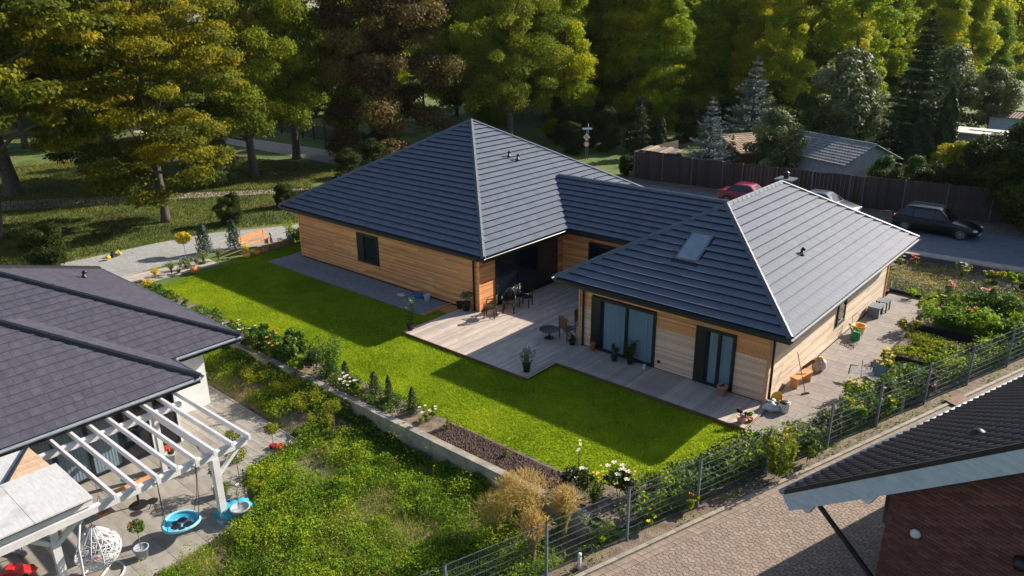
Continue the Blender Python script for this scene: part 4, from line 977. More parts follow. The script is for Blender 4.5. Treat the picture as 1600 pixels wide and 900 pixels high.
PV, PF = pantile(); cell = []
R3 = Matrix((dd, up_, nr)).transposed()
for i in range(-1, 42):
    for j in range(0, 26):
        p = E0 + dd * (i * 0.30) + up_ * (j * 0.33 - 0.05); cell.append((score(tuple(p + dd * .15 + up_ * .16), 1), p))
cell.sort(key=lambda q: -q[0])
pm = rawmesh('pantile', np.array([tuple(R3 @ Vector(v)) for v in PV]), [i for f in PF for i in f], [len(f) for f in PF], M['pantile'], [0] * len(PF), True)
boff = wloc(BK); rest = MB()
for k, (sc_, p) in enumerate(cell):
    if k < 300: link('pantile', pm, BK, tuple(p - boff))
    else: rest.add([p + R3 @ Vector(v) for v in PV], PF, rnd.random())
rest.build('pantiles', M['pantile'], BK, True, world=True, kind='stuff')
LU = 9.5
MB().add([E0 - dd * .3, E0 + dd * 13, E0 + dd * 13 + up_ * LU, E0 - dd * .3 + up_ * LU], [(0, 1, 2, 3)]).build('roof_slope', M['fascia'], BK, world=True)
# verge: mortar bed, bargeboard, soffit
V0_ = E0 - dd * 0.34
MB().bar(V0_ + nr * 0.0 - up_ * .05, V0_ + up_ * LU + nr * 0.0, 0.07, 0.10, nr).build('verge_strip', M['plastic_black'], BK, world=True)
MB().bar(V0_ - nr * 0.24 - up_ * .12 - dd * .01, V0_ + up_ * LU - nr * 0.24 - dd * .01, 0.035, 0.38, nr).build('bargeboard', mat('blue_white_board', (0.44, 0.48, 0.52), (0.54, 0.58, 0.62), 3, 0.6, stretch=(1, 1, 6), dirt=((0.30, 0.35, 0.38), 3, 0.55, 0.5)), BK, world=True)
MB().tube([E0 - dd * .42 - dn * .07 + Vector((0, 0, -.01)), E0 + dd * 13 - dn * .07 + Vector((0, 0, -.01))], 0.065, 10).build('gutter', M['gutter_grey'], BK, True, world=True)
MB().add([E0 - dd * .3 - nr * .12, E0 + dd * 13 - nr * .12, E0 + dd * 13 + up_ * 2.6 - nr * .12, E0 - dd * .3 + up_ * 2.6 - nr * .12], [(0, 1, 2, 3)]).build('soffit', M['white'], BK, world=True)
# brick walls : gable wall in the plane through the near corner, eave wall running along dd
WC = Vector((5.18, -7.98, 0))
wc_n = (WC - E0).dot(dn)
MB().add([WC, WC + dd * 11, WC + dd * 11 + Vector((0, 0, 3.45)), WC + Vector((0, 0, 3.9))], [(0, 1, 2, 3)][::-1]).add(
    [WC, WC + dn * 9, WC + dn * 9 + Vector((0, 0, 11.1)), WC + Vector((0, 0, 3.95))], [(0, 1, 2, 3)]).build('wall', M['mortar'], BK, world=True)
bp = Pieces('brick', 'bricks', M['brick'], BK)
z = 0.0; r = 0
while z < 6.3:
    x = -0.12 if r % 2 else 0.0
    while x < 6.5:
        x0 = max(x, 0); x1 = x + 0.24
        if z + 0.065 < 3.95 + (x0 - 0.0) * 0.795 - 0.1:
            a = WC + dn * x0 - dd * 0.012; P_ = []
            for zz in (z, z + 0.065):
                P_ += [a + Vector((0, 0, zz)), WC + dn * (x1 - .01) - dd * .012 + Vector((0, 0, zz)), WC + dn * (x1 - .01) + dd * .02 + Vector((0, 0, zz)), a + dd * .032 + Vector((0, 0, zz))]
            bp.add([tuple(p) for p in P_], [(3, 2, 1, 0), (4, 5, 6, 7), (0, 1, 5, 4), (1, 2, 6, 5), (3, 0, 4, 7)])
        x += 0.25
    z += 0.077; r += 1
bp.done()
def onverge(k, dz, off=0.0): return E0 - dd * (0.33 - off) + dn * k + Vector((0, 0, dz + k * math.tan(pitch)))
# curved rafter feet under the verge
for k, (hw, hh) in ((0.62, (.20, .15)), (1.95, (.22, .16))):
    a = onverge(k, -0.55)
    V = []; 
    for s_ in (0, 0.12):
        for (u_, z_) in ((-hw, -hw * .5), (-hw * .3, -hh * 1.2), (0, -hh * 1.1), (hw * .6, hw * .35), (hw, hw * .8)):
            V.append(a + dn * u_ + dd * s_ + Vector((0, 0, z_)))
    MB().add(V, [(0, 1, 2, 3, 4), (9, 8, 7, 6, 5)] + [(i, 5 + i, 5 + (i + 1) % 5, (i + 1) % 5) for i in range(5)]).build('purlin_end', M['white'], BK, world=True)
MB().bar(onverge(0.55, -.32, .2), WC - dn * .03 - dd * .05 + Vector((0, 0, 1.62)), 0.07, 0.09).build('brace', M['plastic_black'], BK, world=True)
MB().bar(onverge(2.0, -.36, .6), WC - dn * .02 + Vector((0, 0, 3.02)), 0.10, 0.10).build('purlin', M['plastic_black'], BK, world=True)
# bulkhead lamp on the gable and roof vent
def ray_plane(px, py, p0, n_):
    d = Vector(tuple(F + RT * (px - 800) / 1188.76 - UP * (py - 450) / 1188.76)); c = Vector(tuple(CP)); return c + d * ((p0 - c).dot(n_) / d.dot(n_))
lp = ray_plane(1434, 832, WC, dd) - dd * .03
MB().blob(lp - dd * 0.05, .10, .07, .10, 1, 0.0, 14, 9).build('bulkhead_lamp', M['bag'], BK, True, world=True)
vp = ray_plane(1528, 683, E0, nr)
b = MB().lathe([(0.17, -0.05), (0.16, 0.06), (0.12, .14), (0.03, .19)], vp, 14); b.build('roof_vent', M['plastic_black'], BK, True, world=True)
MB().tube([ray_plane(1592, 880, WC, dd) - dd * .1 + Vector((0, 0, .05)), ray_plane(1610, 880, WC, dd) - dd * .1], 0.14, 12).build('wall_vent', M['black'], BK, True, world=True)

# ================================================================== WIRE FENCE
FN = thing('wire_mesh_fence', 'grey green double wire mesh fence along the paved drive', 'fence', (1.8, -1, 0))
yy = [-18.6, -16.0, -13.5, -10.89, -8.45, -6.03, -3.35, -0.67, 1.75, 4.35, 6.95, 9.6, 12.3, 15.0]
FH = 1.48
for i, y in enumerate(yy):
    z0 = -0.1; p = MB().box(fx(y) - .03, fx(y) + .03, y - .025, y + .025, z0, FH + .05); p.build('fence_post', M['galv'], FN, world=True)
    MB().box(fx(y) - .034, fx(y) + .034, y - .029, y + .029, FH + .05, FH + .07).build('post_cap', M['plastic_black'], FN, world=True)
    for zz in (0.15, .75, 1.35): MB().box(fx(y) - .045, fx(y) - .03, y - .04, y + .04, z0 + zz, z0 + zz + .05).build('clip', M['galv'], FN, world=True)
for a, b_ in zip(yy[:-1], yy[1:]):
    A = Vector((fx(a) - .045, a + .02, 0)); B = Vector((fx(b_) - .045, b_ - .02, 0))
    for k in range(8):
        z = 0.04 + k * 0.203
        MB().bar(A + Vector((-.007, 0, z)), B + Vector((-.007, 0, z)), 0.0045, 0.006).bar(A + Vector((.009, 0, z)), B + Vector((.009, 0, z)), 0.0045, 0.006).build('wire_rail', M['galv'], FN, world=True)
    wv = MB(); L = (B - A).length; n = int(L / 0.05); d = (B - A) / n
    for k in range(n + 1):
        p = A + d * k; wv.add([(p.x - .001, p.y, 0.02), (p.x + .001, p.y, 0.02), (p.x, p.y + .002, 0.02), (p.x - .001, p.y, 1.5), (p.x + .001, p.y, 1.5), (p.x, p.y + .002, 1.5)], [(0, 1, 4, 3), (1, 2, 5, 4), (2, 0, 3, 5)])
    wv.build('mesh_wires', M['galv'], FN, world=True, kind='stuff')

# ================================================================== TREES
bp_ = lambda t: (math.sin(PI * min(1, 0.20 + 0.78 * t)) ** 0.55)
for k, (sd_, h_, r_) in enumerate(((11, 21, 4.3), (12, 23, 4.8), (13, 19.5, 4.1), (14, 22, 4.5), (15, 24, 4.6))):
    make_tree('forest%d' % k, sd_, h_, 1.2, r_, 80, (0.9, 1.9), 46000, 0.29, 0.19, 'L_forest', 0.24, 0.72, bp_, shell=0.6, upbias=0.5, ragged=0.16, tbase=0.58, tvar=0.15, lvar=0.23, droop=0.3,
              tdir=lambda P, h_=h_: 0.22 * (P[:, 2] / h_ - 0.5))  # wide clump tint (lvar) stands in for sunlit patches in the crowns
flatc = lambda t: (0.75 + 0.25 * math.sin(PI * t)) if t < 0.75 else max(0.25, 1 - (t - 0.75) * 2.2)
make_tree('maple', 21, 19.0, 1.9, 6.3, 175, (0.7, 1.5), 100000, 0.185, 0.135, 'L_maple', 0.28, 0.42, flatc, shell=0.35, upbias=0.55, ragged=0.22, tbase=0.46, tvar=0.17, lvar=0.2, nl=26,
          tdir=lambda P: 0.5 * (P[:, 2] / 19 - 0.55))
make_tree('lime', 22, 19.0, 3.2, 6.2, 125, (0.8, 1.6), 80000, 0.19, 0.13, 'L_lime', 0.36, 0.7, bp_, tbase=0.5, tvar=0.16, lvar=0.16, nl=18)
make_tree('bronze', 23, 19.5, 0.8, 6.3, 135, (0.8, 1.7), 100000, 0.21, 0.15, 'L_bronze', 0.35, 0.7, lambda t: (math.sin(PI * min(1, 0.25 + 0.70 * t)) ** 0.5), tbase=0.45, tvar=0.18, lvar=0.2, nl=18, droop=0.8)
make_tree('parkdark', 24, 20, 4.5, 5.8, 70, (1.0, 2.0), 26000, 0.34, 0.24, 'L_dark', 0.34, 0.65, bp_, tbase=0.5, nl=12)
make_tree('maple_low', 25, 12.0, 5.0, 7.0, 70, (0.7, 1.4), 30000, 0.24, 0.18, 'L_maple', 0.42, 0.38, flatc, shell=0.35, upbias=0.55, ragged=0.22, tbase=0.40, tvar=0.17, lvar=0.2, lean=(-3.2, 0.0), nl=14)

ft_lab = 'broadleaf tree with yellow green crown, one of the many crowns merged in the dense wood'
r_ = random.Random(5)
line = [(-66, 44), (-52, 43), (-42, 47), (-33, 52), (-29, 59), (-27, 68), (-24, 82), (-20, 100), (-14, 124), (-8, 150), (0, 185)]
def along(line, step):
    out = []; carry = 0
    for a, b in zip(line[:-1], line[1:]):
        a = Vector(a); b = Vector(b); L = (b - a).length; t = carry
        while t < L: out.append((a.lerp(b, t / L), (b - a).normalized())); t += step
        carry = t - L
    return out
nf = 0; front_labels = [
    'big green crown at the left end of the wood, right behind the bronze tree', 'tall forest tree with light green hanging side behind the apex of the pyramid roof',
    'forest tree with yellow green clumps above the left roof slope', 'forest tree standing behind the road sign post', 'broad forest tree with bright yellow right flank behind the small dark spruce',
    'forest tree rising behind the narrow columnar thuja', 'forest tree between the columnar thuja and the front blue spruce', 'forest tree directly behind the front blue spruce',
    'forest tree whose crown spreads above the sandy tiled shed', 'forest tree above the rear blue spruce', 'forest tree with deep dark gap below it behind the rear blue spruce',
    'forest tree behind the round pale green garden tree', 'forest tree behind the silvery willow', 'forest tree behind the tall pointed dark cypress', 'forest tree just right of the tall pointed cypress tip']
for row in range(5):
    for (p, d) in along(line, (11.5, 10.5, 9.5, 8.5, 8.5)[row]):
        n_ = Vector((-d.y, d.x)); q = p + n_ * (row * 7.0 + r_.uniform(-3.6, 3.0)) + d * r_.uniform(-1.8, 1.8)
        if score((q.x, q.y, 12), 1) < 0.0012: continue
        k = r_.randrange(5); lab = ft_lab; grp = 'trees of the dense wood'
        if row == 0 and nf < len(front_labels): lab = front_labels[nf]; nf += 1
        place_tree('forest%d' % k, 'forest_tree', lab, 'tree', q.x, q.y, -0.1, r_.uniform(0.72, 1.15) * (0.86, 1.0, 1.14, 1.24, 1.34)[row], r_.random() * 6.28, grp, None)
# far trees seen through the gap between park and wood, and the depth of the park
for i, (x, y, s) in enumerate([(-150, 95, 1.1), (-165, 110, 1.2), (-140, 120, 1.1), (-180, 125, 1.25), (-125, 105, .8), (-118, 92, .62), (-190, 150, 1.3), (-160, 150, 1.3), (-108, 78, 0.45), (-132, 84, 0.5), (-100, 62, .5), (-92, 58, .42), (-108, 68, .7), (-118, 80, .8), (-88, 60, .5), (-125, 95, 1.0), (-135, 70, .9)]):
    place_tree('forest%d' % (i % 5), 'far_tree', 'hazy green tree far off in the gap between the park trees and the bronze tree', 'tree', x, y, -0.1, s, None, 'far trees in the gap')
for i, (x, y, s, k) in enumerate([(-96, -6, 1.0, 'parkdark'), (-104, 8, 1.1, 'parkdark'), (-92, 22, 1.0, 'parkdark'), (-118, -2, 1.2, 'parkdark'), (-120, 20, 1.2, 'lime'), (-130, 38, 1.2, 'parkdark'), (-108, 34, 1.1, 'parkdark'), (-96, 42, 1.0, 'lime'), (-84, 36, .95, 'parkdark'),
                                 (-140, 8, 1.3, 'lime'), (-145, 30, 1.3, 'lime'), (-112, 56, 1.0, 'parkdark'), (-128, -18, 1.2, 'parkdark'), (-150, -12, 1.3, 'parkdark'), (-84, 4.7, 0.95, 'parkdark'), (-81, 12, 1.0, 'parkdark'), (-90, -16, 1.0, 'lime'), (-74, 26, 0.85, 'parkdark')]):
    place_tree(k, 'park_tree', 'dark shaded tree among the many in the depth of the park', 'tree', x, y, -0.1, s, None, 'dark trees deep in the park')
make_tree('infill', 38, 15, 0.2, 5.5, 70, (1.0, 2.0), 26000, 0.40, 0.28, 'L_dark', 0.3, 0.7, lambda t: 1.0 - 0.45 * t, tbase=0.5, nl=8)
for i, (x, y, s_) in enumerate([(-92, 34, 1), (-100, 26, 1.1), (-108, 16, 1.15), (-112, 4, 1.2), (-112, -10, 1.2), (-100, 44, 1), (-90, 46, .8), (-118, 36, 1.2), (-128, 24, 1.3), (-130, 8, 1.3), (-104, -22, 1.1), (-84, 50, .6), (-110, 50, 1.0), (-120, 56, 1.1), (-82, 40, .62)]):
    place_tree('infill', 'undergrowth_tree', 'dark leafy tree closing the background of the park down to the ground', 'tree', x, y, -0.1, s_, None, 'dark trees deep in the park')
for i, (x, y, s_) in enumerate([(-40, 41, .26), (-37, 40, .28), (-34.5, 40.5, .28), (-32, 42, .28), (-36, 37, .2), (-38, 45, .3), (-34, 46, .3), (-31, 50, .28), (-29, 55, .28), (-26, 62, .3), (-43, 44, .3), (-14, 62, .22), (-18, 66, .3), (-15, 82, .4)]):
    place_tree('infill', 'undergrowth_tree', 'dark undergrowth at the shaded foot of the dense wood', 'tree', x, y, -0.1, s_, None, 'undergrowth of the dense wood')
make_tree('yellowbush', 38, 3.2, 0.3, 1.6, 30, (0.4, 0.7), 7000, 0.18, 0.13, 'L_lime', 0.08, 0.8, tbase=0.7)
place_tree('maple', 'maple_tree', 'large yellowing maple with low hanging sprays in front of the park path', 'tree', -42.3, -0.6, -0.1, 1.0, 2.0, 'yellowing maples')
place_tree('maple', 'maple_tree', 'yellow green maple behind the large one, crown left of its upper half', 'tree', -55, 1.5, -0.1, 1.05, 4.4, 'yellowing maples')
place_tree('maple_low', 'leaning_tree', 'tree with thick leaning trunk beside the path at the left picture edge', 'tree', -60.0, -4.2, -0.1, 1.45, 2.55)
place_tree('maple_low', 'maple_tree', 'bright green and yellow tree whose layered boughs fill the top left corner', 'tree', -47.0, -9.5, -0.1, 1.25, 3.3, 'yellowing maples')
place_tree('lime', 'lime_tree', 'tall lime tree with straight grey trunk and sunlit yellow green right side', 'tree', -51.1, 11.6, -0.1, 1.0, 1.1)
place_tree('lime', 'lime_tree', 'sunlit yellow green lime tree behind and right of the straight grey trunk', 'tree', -55.5, 18.8, -0.1, 1.05, 3.9)
place_tree('yellowbush', 'bright_shrub', 'bright green shrubs behind the lattice fence in the gap', 'shrub', -66, 33.0, -0.1, 1.7)
place_tree('yellowbush', 'bright_shrub', 'sunlit green shrub next to the trunk side of the bronze tree', 'shrub', -60, 34.0, -0.1, 1.9)
place_tree('bronze', 'copper_beech', 'huge dark bronze leaved tree standing behind the big pyramid roof', 'tree', -48.5, 24.6, -0.1, 1.08, 0.4)
place_tree('lime', 'bright_tree', 'tree with loose light green foliage right behind the bronze tree', 'tree', -43.5, 36.5, -0.1, 1.0, 5.0)

# --- conifers
def spruce(key, seed, H_, R_, nwh, nb, nl_, m, L, W, zb=0.3, droop=0.18, lift=0.0, r0=0.14, flatn=0.9):
    rng = np.random.default_rng(seed); Ps = []; Ns = []; Ts = []; tt = []
    b = MB().tube([(0, 0, 0), (0, 0, H_ * 0.6), (0, 0, H_)], [r0, r0 * .5, 0.015], 8)
    for i in range(nwh):
        t = i / (nwh - 1); z = zb + (H_ - zb) * t ** 0.9 + (rng.normal() * 0.12 if i < nwh - 1 else 0); rr = R_ * (1 - t) ** 0.85 * (0.85 + 0.3 * rng.random()) + 0.08
        nb_ = max(4, int(nb * (1 - 0.4 * t))); a0 = rng.random() * 6
        for k in range(nb_):
            a = a0 + 2 * PI * k / nb_ + rng.normal() * 0.15; r2 = rr * (0.6 + 0.6 * rng.random()); d = np.array([math.cos(a), math.sin(a), 0]); s = np.array([-d[1], d[0], 0])
            n_ = max(5, int(nl_ * r2 / R_)); q = rng.random(n_) ** 0.7; side = rng.uniform(-1, 1, n_) * 0.28 * r2 * (1.05 - q) + rng.normal(size=n_) * 0.03
            zz = z - droop * r2 * q + lift * r2 * q ** 2 + rng.normal(size=n_) * 0.035
            Ps.append(d[None] * (q * r2)[:, None] + s[None] * side[:, None] + np.array([0, 0, 1])[None] * zz[:, None])
            Ns.append(np.array([0, 0, 1.0])[None] * flatn + rng.normal(size=(n_, 3)) * 0.45); Ts.append(d[None] * 0.8 + s[None] * (np.sign(side) * 0.7)[:, None] + rng.normal(size=(n_, 3)) * 0.25)
            tt.append(0.3 + 0.5 * q + rng.normal(size=n_) * 0.12)
            if r2 > 0.5: b.tube([(0, 0, z), tuple(d * r2 * 0.9 + np.array([0, 0, z - droop * r2 * 0.8]))], [0.03, 0.008], 4, False)
    P = np.concatenate(Ps); V = quads(P, np.concatenate(Ns), L, W, rng, 0, np.concatenate(Ts))
    TREES[key] = (b.mesh('trunk', M['bark'], True), leafmesh('crown', V, np.concatenate(tt), M[m]))
spruce('bluespruce', 31, 7.0, 2.5, 26, 10, 80, 'L_blue', 0.24, 0.075, lift=0.28, droop=0.10)
spruce('greenspruce', 32, 6.0, 1.6, 18, 11, 60, 'L_thuja', 0.28, 0.10)
spruce('cypress', 33, 13.0, 2.9, 34, 16, 90, 'L_thuja', 0.42, 0.16, droop=-0.12, flatn=0.2)
def column(key, seed, H_, R_, n_, m, L, W, point=0.8):
    rng = np.random.default_rng(seed); t = rng.random(n_); z = H_ * t
    rr = R_ * np.minimum(1, 0.75 + 2 * t) * (1 - t ** (2.2 if point > 0.5 else 5)) ** 0.6
    a = rng.random(n_) * 2 * PI; q = 0.7 + 0.3 * rng.random(n_) + 0.12 * np.sin(a * 5 + z * 4)
    P = np.stack([np.cos(a) * rr * q, np.sin(a) * rr * q, z + 0.03], 1); N = np.stack([np.cos(a), np.sin(a), 0.2 * np.ones(n_)], 1) + rng.normal(size=(n_, 3)) * 0.5
    T = np.stack([np.cos(a) * .25, np.sin(a) * .25, np.ones(n_)], 1) + rng.normal(size=(n_, 3)) * 0.35
    V = quads(P, N, L, W, rng, 0, T); TREES[key] = (MB().tube([(0, 0, 0), (0, 0, H_ * .8)], [0.05, 0.01], 6).mesh('trunk', M['bark'], True), leafmesh('crown', V, 0.5 + rng.normal(size=n_) * 0.2 + 0.15 * np.sin(a * 5 + z * 4), M[m]))
column('thuja', 34, 5.0, 0.75, 5000, 'L_thuja', 0.22, 0.12)
make_tree('round', 35, 5.6, 0.9, 2.6, 40, (0.5, 1.0), 15000, 0.22, 0.15, 'L_silver', 0.12, 0.8, tbase=0.5)
make_tree('roundgreen', 36, 5.0, 0.3, 2.4, 40, (0.5, 0.95), 14000, 0.21, 0.15, 'L_mid', 0.12, 0.8, tbase=0.5)
make_tree('hedge', 37, 5.5, 0.2, 3.2, 55, (0.6, 1.1), 18000, 0.22, 0.16, 'L_dark', 0.14, 0.8, lambda t: 1.0 - 0.3 * t, tbase=0.5)

place_tree('bluespruce', 'blue_spruce', 'blue spruce behind the brown board fence, standing alone in front of the wood', 'conifer', -20.4, 34.4, 0, 0.92)
place_tree('bluespruce', 'blue_spruce', 'taller blue spruce further back behind the sandy tiled shed', 'conifer', -23.2, 48.5, 0, 1.25)
place_tree('greenspruce', 'small_spruce', 'small green spruce left of the columnar thuja by the fence corner', 'conifer', -29.6, 38.8, 0, 0.95)
place_tree('greenspruce', 'small_spruce', 'dark green young conifer in front of the sandy tiled shed', 'conifer', -19.4, 36.5, 0, 0.55)
place_tree('thuja', 'columnar_thuja', 'narrow columnar thuja beside the small green spruce', 'conifer', -28.4, 40.3, 0, 0.95, None, None, 0.8)
place_tree('cypress', 'dark_cypress', 'tall pointed dark cypress rising in front of the wood', 'conifer', -9.2, 50.0, 0, 0.98)
place_tree('thuja', 'columnar_thuja', 'dark columnar thuja at the right foot of the tall pointed cypress', 'conifer', -6.6, 49.5, 0, 1.35)
place_tree('thuja', 'columnar_thuja', 'broad dark thuja in front of the tall pointed cypress', 'conifer', -7.9, 47.5, 0, 1.45, None, None, 1.1)
place_tree('round', 'fruit_tree', 'pale leaved fruit tree over the fence behind the chimney', 'tree', -16.0, 37.2, 0, 0.92)
place_tree('round', 'silver_willow', 'large silvery willow bush between the wood and the tall cypress', 'tree', -17.0, 55.0, 0, 1.55)
place_tree('round', 'silver_willow', 'silvery bush left of the large willow, above the grey shed roof', 'tree', -14.3, 50.5, 0, 1.05)
place_tree('round', 'pale_bush', 'pale grey green bush left of the flat roofed hut', 'bush', -12.5, 74.0, 0, 1.5)
place_tree('round', 'pale_bush', 'pale bush behind the flat roofed hut', 'bush', -8.0, 76.0, 0, 1.15)
place_tree('roundgreen', 'weeping_tree', 'drooping green tree behind the grey tiled shed', 'tree', -20.4, 54.0, 0, 1.0)
place_tree('roundgreen', 'garden_shrub', 'olive green shrub left of the tall cypress foot', 'shrub', -12.0, 57.0, 0, 0.9)
place_tree('yellowbush', 'yellow_bush', 'yellow green bush in front of the flat roofed hut', 'bush', -5.9, 47.0, 0, .78)
place_tree('yellowbush', 'yellow_bush', 'sunlit yellowish bush above the hedge to the right of the grey tiled shed', 'bush', -3.9, 41.5, 0, 1.15)
place_tree('roundgreen', 'garden_shrub', 'large green shrub behind the parked black estate car', 'shrub', -1.6, 41.2, 0, 0.85)
place_tree('roundgreen', 'garden_shrub', 'low sunlit hedge bush right of the grey tiled shed wall', 'shrub', -7.6, 36.8, 0, 0.55)
place_tree('roundgreen', 'garden_shrub', 'round bush over the fence between the silver car and the black car', 'shrub', -5.4, 36.5, 0, 0.6)
for i, (x, y, s, l) in enumerate([(-1.0, 36.0, .8, 'dark hedge bush above the bonnet of the black estate car'), (1.9, 32.9, .95, 'dark hedge tree closing the right end of the brown fence'), (4.3, 33.4, 1.05, 'dark hedge tree at the right picture edge right beside the road'), (6.8, 34.0, 1.2, 'second dark hedge tree beside the road beyond the picture edge'), (-6.6, 34.3, .42, 'dark bush looking over the fence above the silver car'), (-4.2, 34.6, .5, 'dark bush over the fence left of the black estate car'), (-2.2, 35.2, .52, 'dark bush over the fence above the black estate car'), (1.8, 36.8, 1.12, 'dark hedge tree right behind the black estate car'), (6.0, 37.5, 1.05, 'tall dark hedge tree at the right picture edge by the road'), (10.5, 38.0, 1.5, 'dark hedge tree just outside the right picture edge'), (5.0, 36.8, 1.55, 'tall dark roadside tree beyond the right picture edge, first of the row'), (8.3, 36.2, 1.6, 'tall dark roadside tree beyond the right picture edge, second of the row'), (13.5, 36.5, 1.6, 'tall dark roadside tree beyond the right picture edge, third of the row'), (17.5, 37.5, 1.6, 'tall dark roadside tree beyond the right picture edge, fourth of the row'),
                                  (4.5, 43, .85, 'dark tree rising behind the roadside hedge'), (-1.0, 46, 0.55, 'dark tree between the hut and the roadside hedge'), (12, 46, 1.25, 'dark tree in the upper part of the hedge at the right edge')]):
    place_tree('hedge', 'hedge_tree', l, 'tree', x, y, 0, s)
place_tree('hedge', 'dark_shrub', 'dark clipped shrub in front of the fence corner', 'shrub', -26.3, 31.5, 0, 0.28)
for i, (x, y, s, l) in enumerate([(-50.1, 8.0, 0.62, 'bluish green round shrub left of the straight grey lime trunk')]):
    place_tree('round', 'park_shrub', l, 'shrub', x, y, 0, s)
for i, (x, y, s, l) in enumerate([(-37.5, -9.5, 0.42, 'bushy shrub on the dark slope left of the gravel lane'), (-38.4, 2.0, 0.34, 'dark shrub in the shade behind the tall juniper'),
                                  (-39.5, 7.0, 0.3, 'dark shrub in the shade under the roof corner'), (-41, 14, 0.5, 'dark shrub at the foot of the rear road bank'), (-43.5, 18.5, 0.5, 'dark shrub close to the bronze tree')]):
    place_tree('hedge', 'dark_shrub', l, 'shrub', x, y, -0.1, s)

# fallen leaves and rough grass under the park trees
def litter(name, poly, n, z, m, seed, L, label, cat=None, h=0.0):
    r = np.random.default_rng(seed); xs = [p[0] for p in poly]; ys = [p[1] for p in poly]
    P = np.stack([r.uniform(min(xs), max(xs), n * 3), r.uniform(min(ys), max(ys), n * 3), np.full(n * 3, z)], 1); P = P[inpoly(P, poly)]; P = P[r.random(len(P)) < noise2(P, 0.25, seed) ** 1.5 * 1.6][:n]
    P[:, 2] += r.random(len(P)) * h; N = r.normal(size=(len(P), 3)) * 0.35; N[:, 2] += 1
    V = quads(P, N, L, L * .7, r); o = link(name, leafmesh(name, V, 0.5 + r.normal(size=len(P)) * .25, M[m])); return tagd(o, label, cat, None, 'stuff')
litter('fallen_leaves', [(-100, 25), (-60, 17), (-47, 16), (-52, 6), (-62, -2), (-100, -8)], 14000, -0.04, 'L_litter', 5, 0.16, 'brown fallen leaves scattered over the park grass', 'leaves')
blades('rough_grass', [(-60, -14), (-53, 2), (-44, 12), (-38, 14), (-34.5, 6), (-37.2, 1), (-38, -5), (-38.2, -14)], 50000, 0.14, -0.06, M['L_park'], 8, 0.02, label='rough grass on the shaded strip between path and gravel lane', tb=0.25)
blades('park_grass', [(-75, -12), (-70, 14), (-47, 19), (-44, 12), (-52, 2), (-57, -6), (-61, -14)], 50000, 0.12, -0.06, M['L_park'], 9, 0.03, label='park grass beyond the path', tb=0.6)

# ================================================================== PLANTS
def base_leaves(kind, rng, w, h, n, L, W):
    if kind == 'blob':
        k = max(5, int(n / 90)); t = rng.random(k); a = rng.random(k) * 2 * PI; rr = w / 2 * 0.75 * np.sqrt(rng.random(k))
        C = np.stack([np.cos(a) * rr, np.sin(a) * rr, h * (0.25 + 0.6 * t)], 1); V, tt = lobed(rng, C, np.full(k, min(w, h) * 0.22), 0.8, n, L, W, shell=0.3, upbias=0.5, ragged=0.3)
        return V, tt
    if kind == 'fountain':
        a = rng.random(n) * 2 * PI; q = rng.random(n); lean = 0.15 + 0.85 * rng.random(n); r_ = w / 2 * q ** 1.6 * lean; z = h * (q ** 0.8) * (1.05 - 0.30 * lean * q)
        P = np.stack([np.cos(a) * r_, np.sin(a) * r_, z + .02], 1); T = np.stack([np.cos(a) * lean * q, np.sin(a) * lean * q, 1.1 - q * lean], 1) + rng.normal(size=(n, 3)) * .12
        return quads(P, rng.normal(size=(n, 3)), L, W, rng, 0, T), 0.3 + 0.5 * q + rng.normal(size=n) * .15
    if kind == 'column':
        t = rng.random(n); a = rng.random(n) * 2 * PI; r_ = w / 2 * (1 - t ** 2.6) ** .7 * (0.5 + 0.5 * rng.random(n)) * (1 + .18 * np.sin(a * 4 + t * 9)); P = np.stack([np.cos(a) * r_, np.sin(a) * r_, h * t + .03], 1)
        T = np.stack([np.cos(a) * .5, np.sin(a) * .5, np.ones(n)], 1) + rng.normal(size=(n, 3)) * .4
        return quads(P, np.stack([np.cos(a), np.sin(a), np.full(n, .2)], 1) + rng.normal(size=(n, 3)) * .6, L, W, rng, 0, T), 0.5 + rng.normal(size=n) * .22
    if kind == 'ball':   # standard tree head
        d = sphere(rng, n); r_ = (0.4 + 0.6 * rng.random(n) ** .5)[:, None]; P = d * r_ * np.array([w / 2, w / 2, w / 2 * .75]) + np.array([0, 0, h - w * .35])
        return quads(P, d + rng.normal(size=(n, 3)) * .7, L, W, rng, 0.3), 0.5 + rng.normal(size=n) * .2
    if kind == 'stems':
        k = max(4, int(w * 14)); ii = rng.integers(0, k, n); a = rng.random(k) * 2 * PI; r0 = rng.random(k) * w * .25; hh = h * (0.6 + 0.4 * rng.random(k)); t = 0.12 + 0.88 * rng.random(n)
        lx_ = np.cos(a)[ii] * (r0[ii] + t * w * .28); ly_ = np.sin(a)[ii] * (r0[ii] + t * w * .28); P = np.stack([lx_, ly_, t * hh[ii]], 1) + rng.normal(size=(n, 3)) * np.array([.05, .05, .02]) * (w + .3)
        return quads(P, rng.normal(size=(n, 3)) + np.array([0, 0, .8]), L, W, rng, 0.3), 0.4 + t * 0.3 + rng.normal(size=n) * .18
    if kind == 'palm':
        a = rng.random(n) * 2 * PI; q = rng.random(n); P = np.stack([np.cos(a) * w / 2 * q * .6, np.sin(a) * w / 2 * q * .6, h * .35 + h * .5 * np.sin(q * 2.2)], 1); T = np.stack([np.cos(a), np.sin(a), 1.2 - 2 * q], 1)
        return quads(P, np.stack([-np.sin(a), np.cos(a), np.ones(n)], 1), L, W, rng, 0, T), .5 + rng.normal(size=n) * .2
PS = [100]
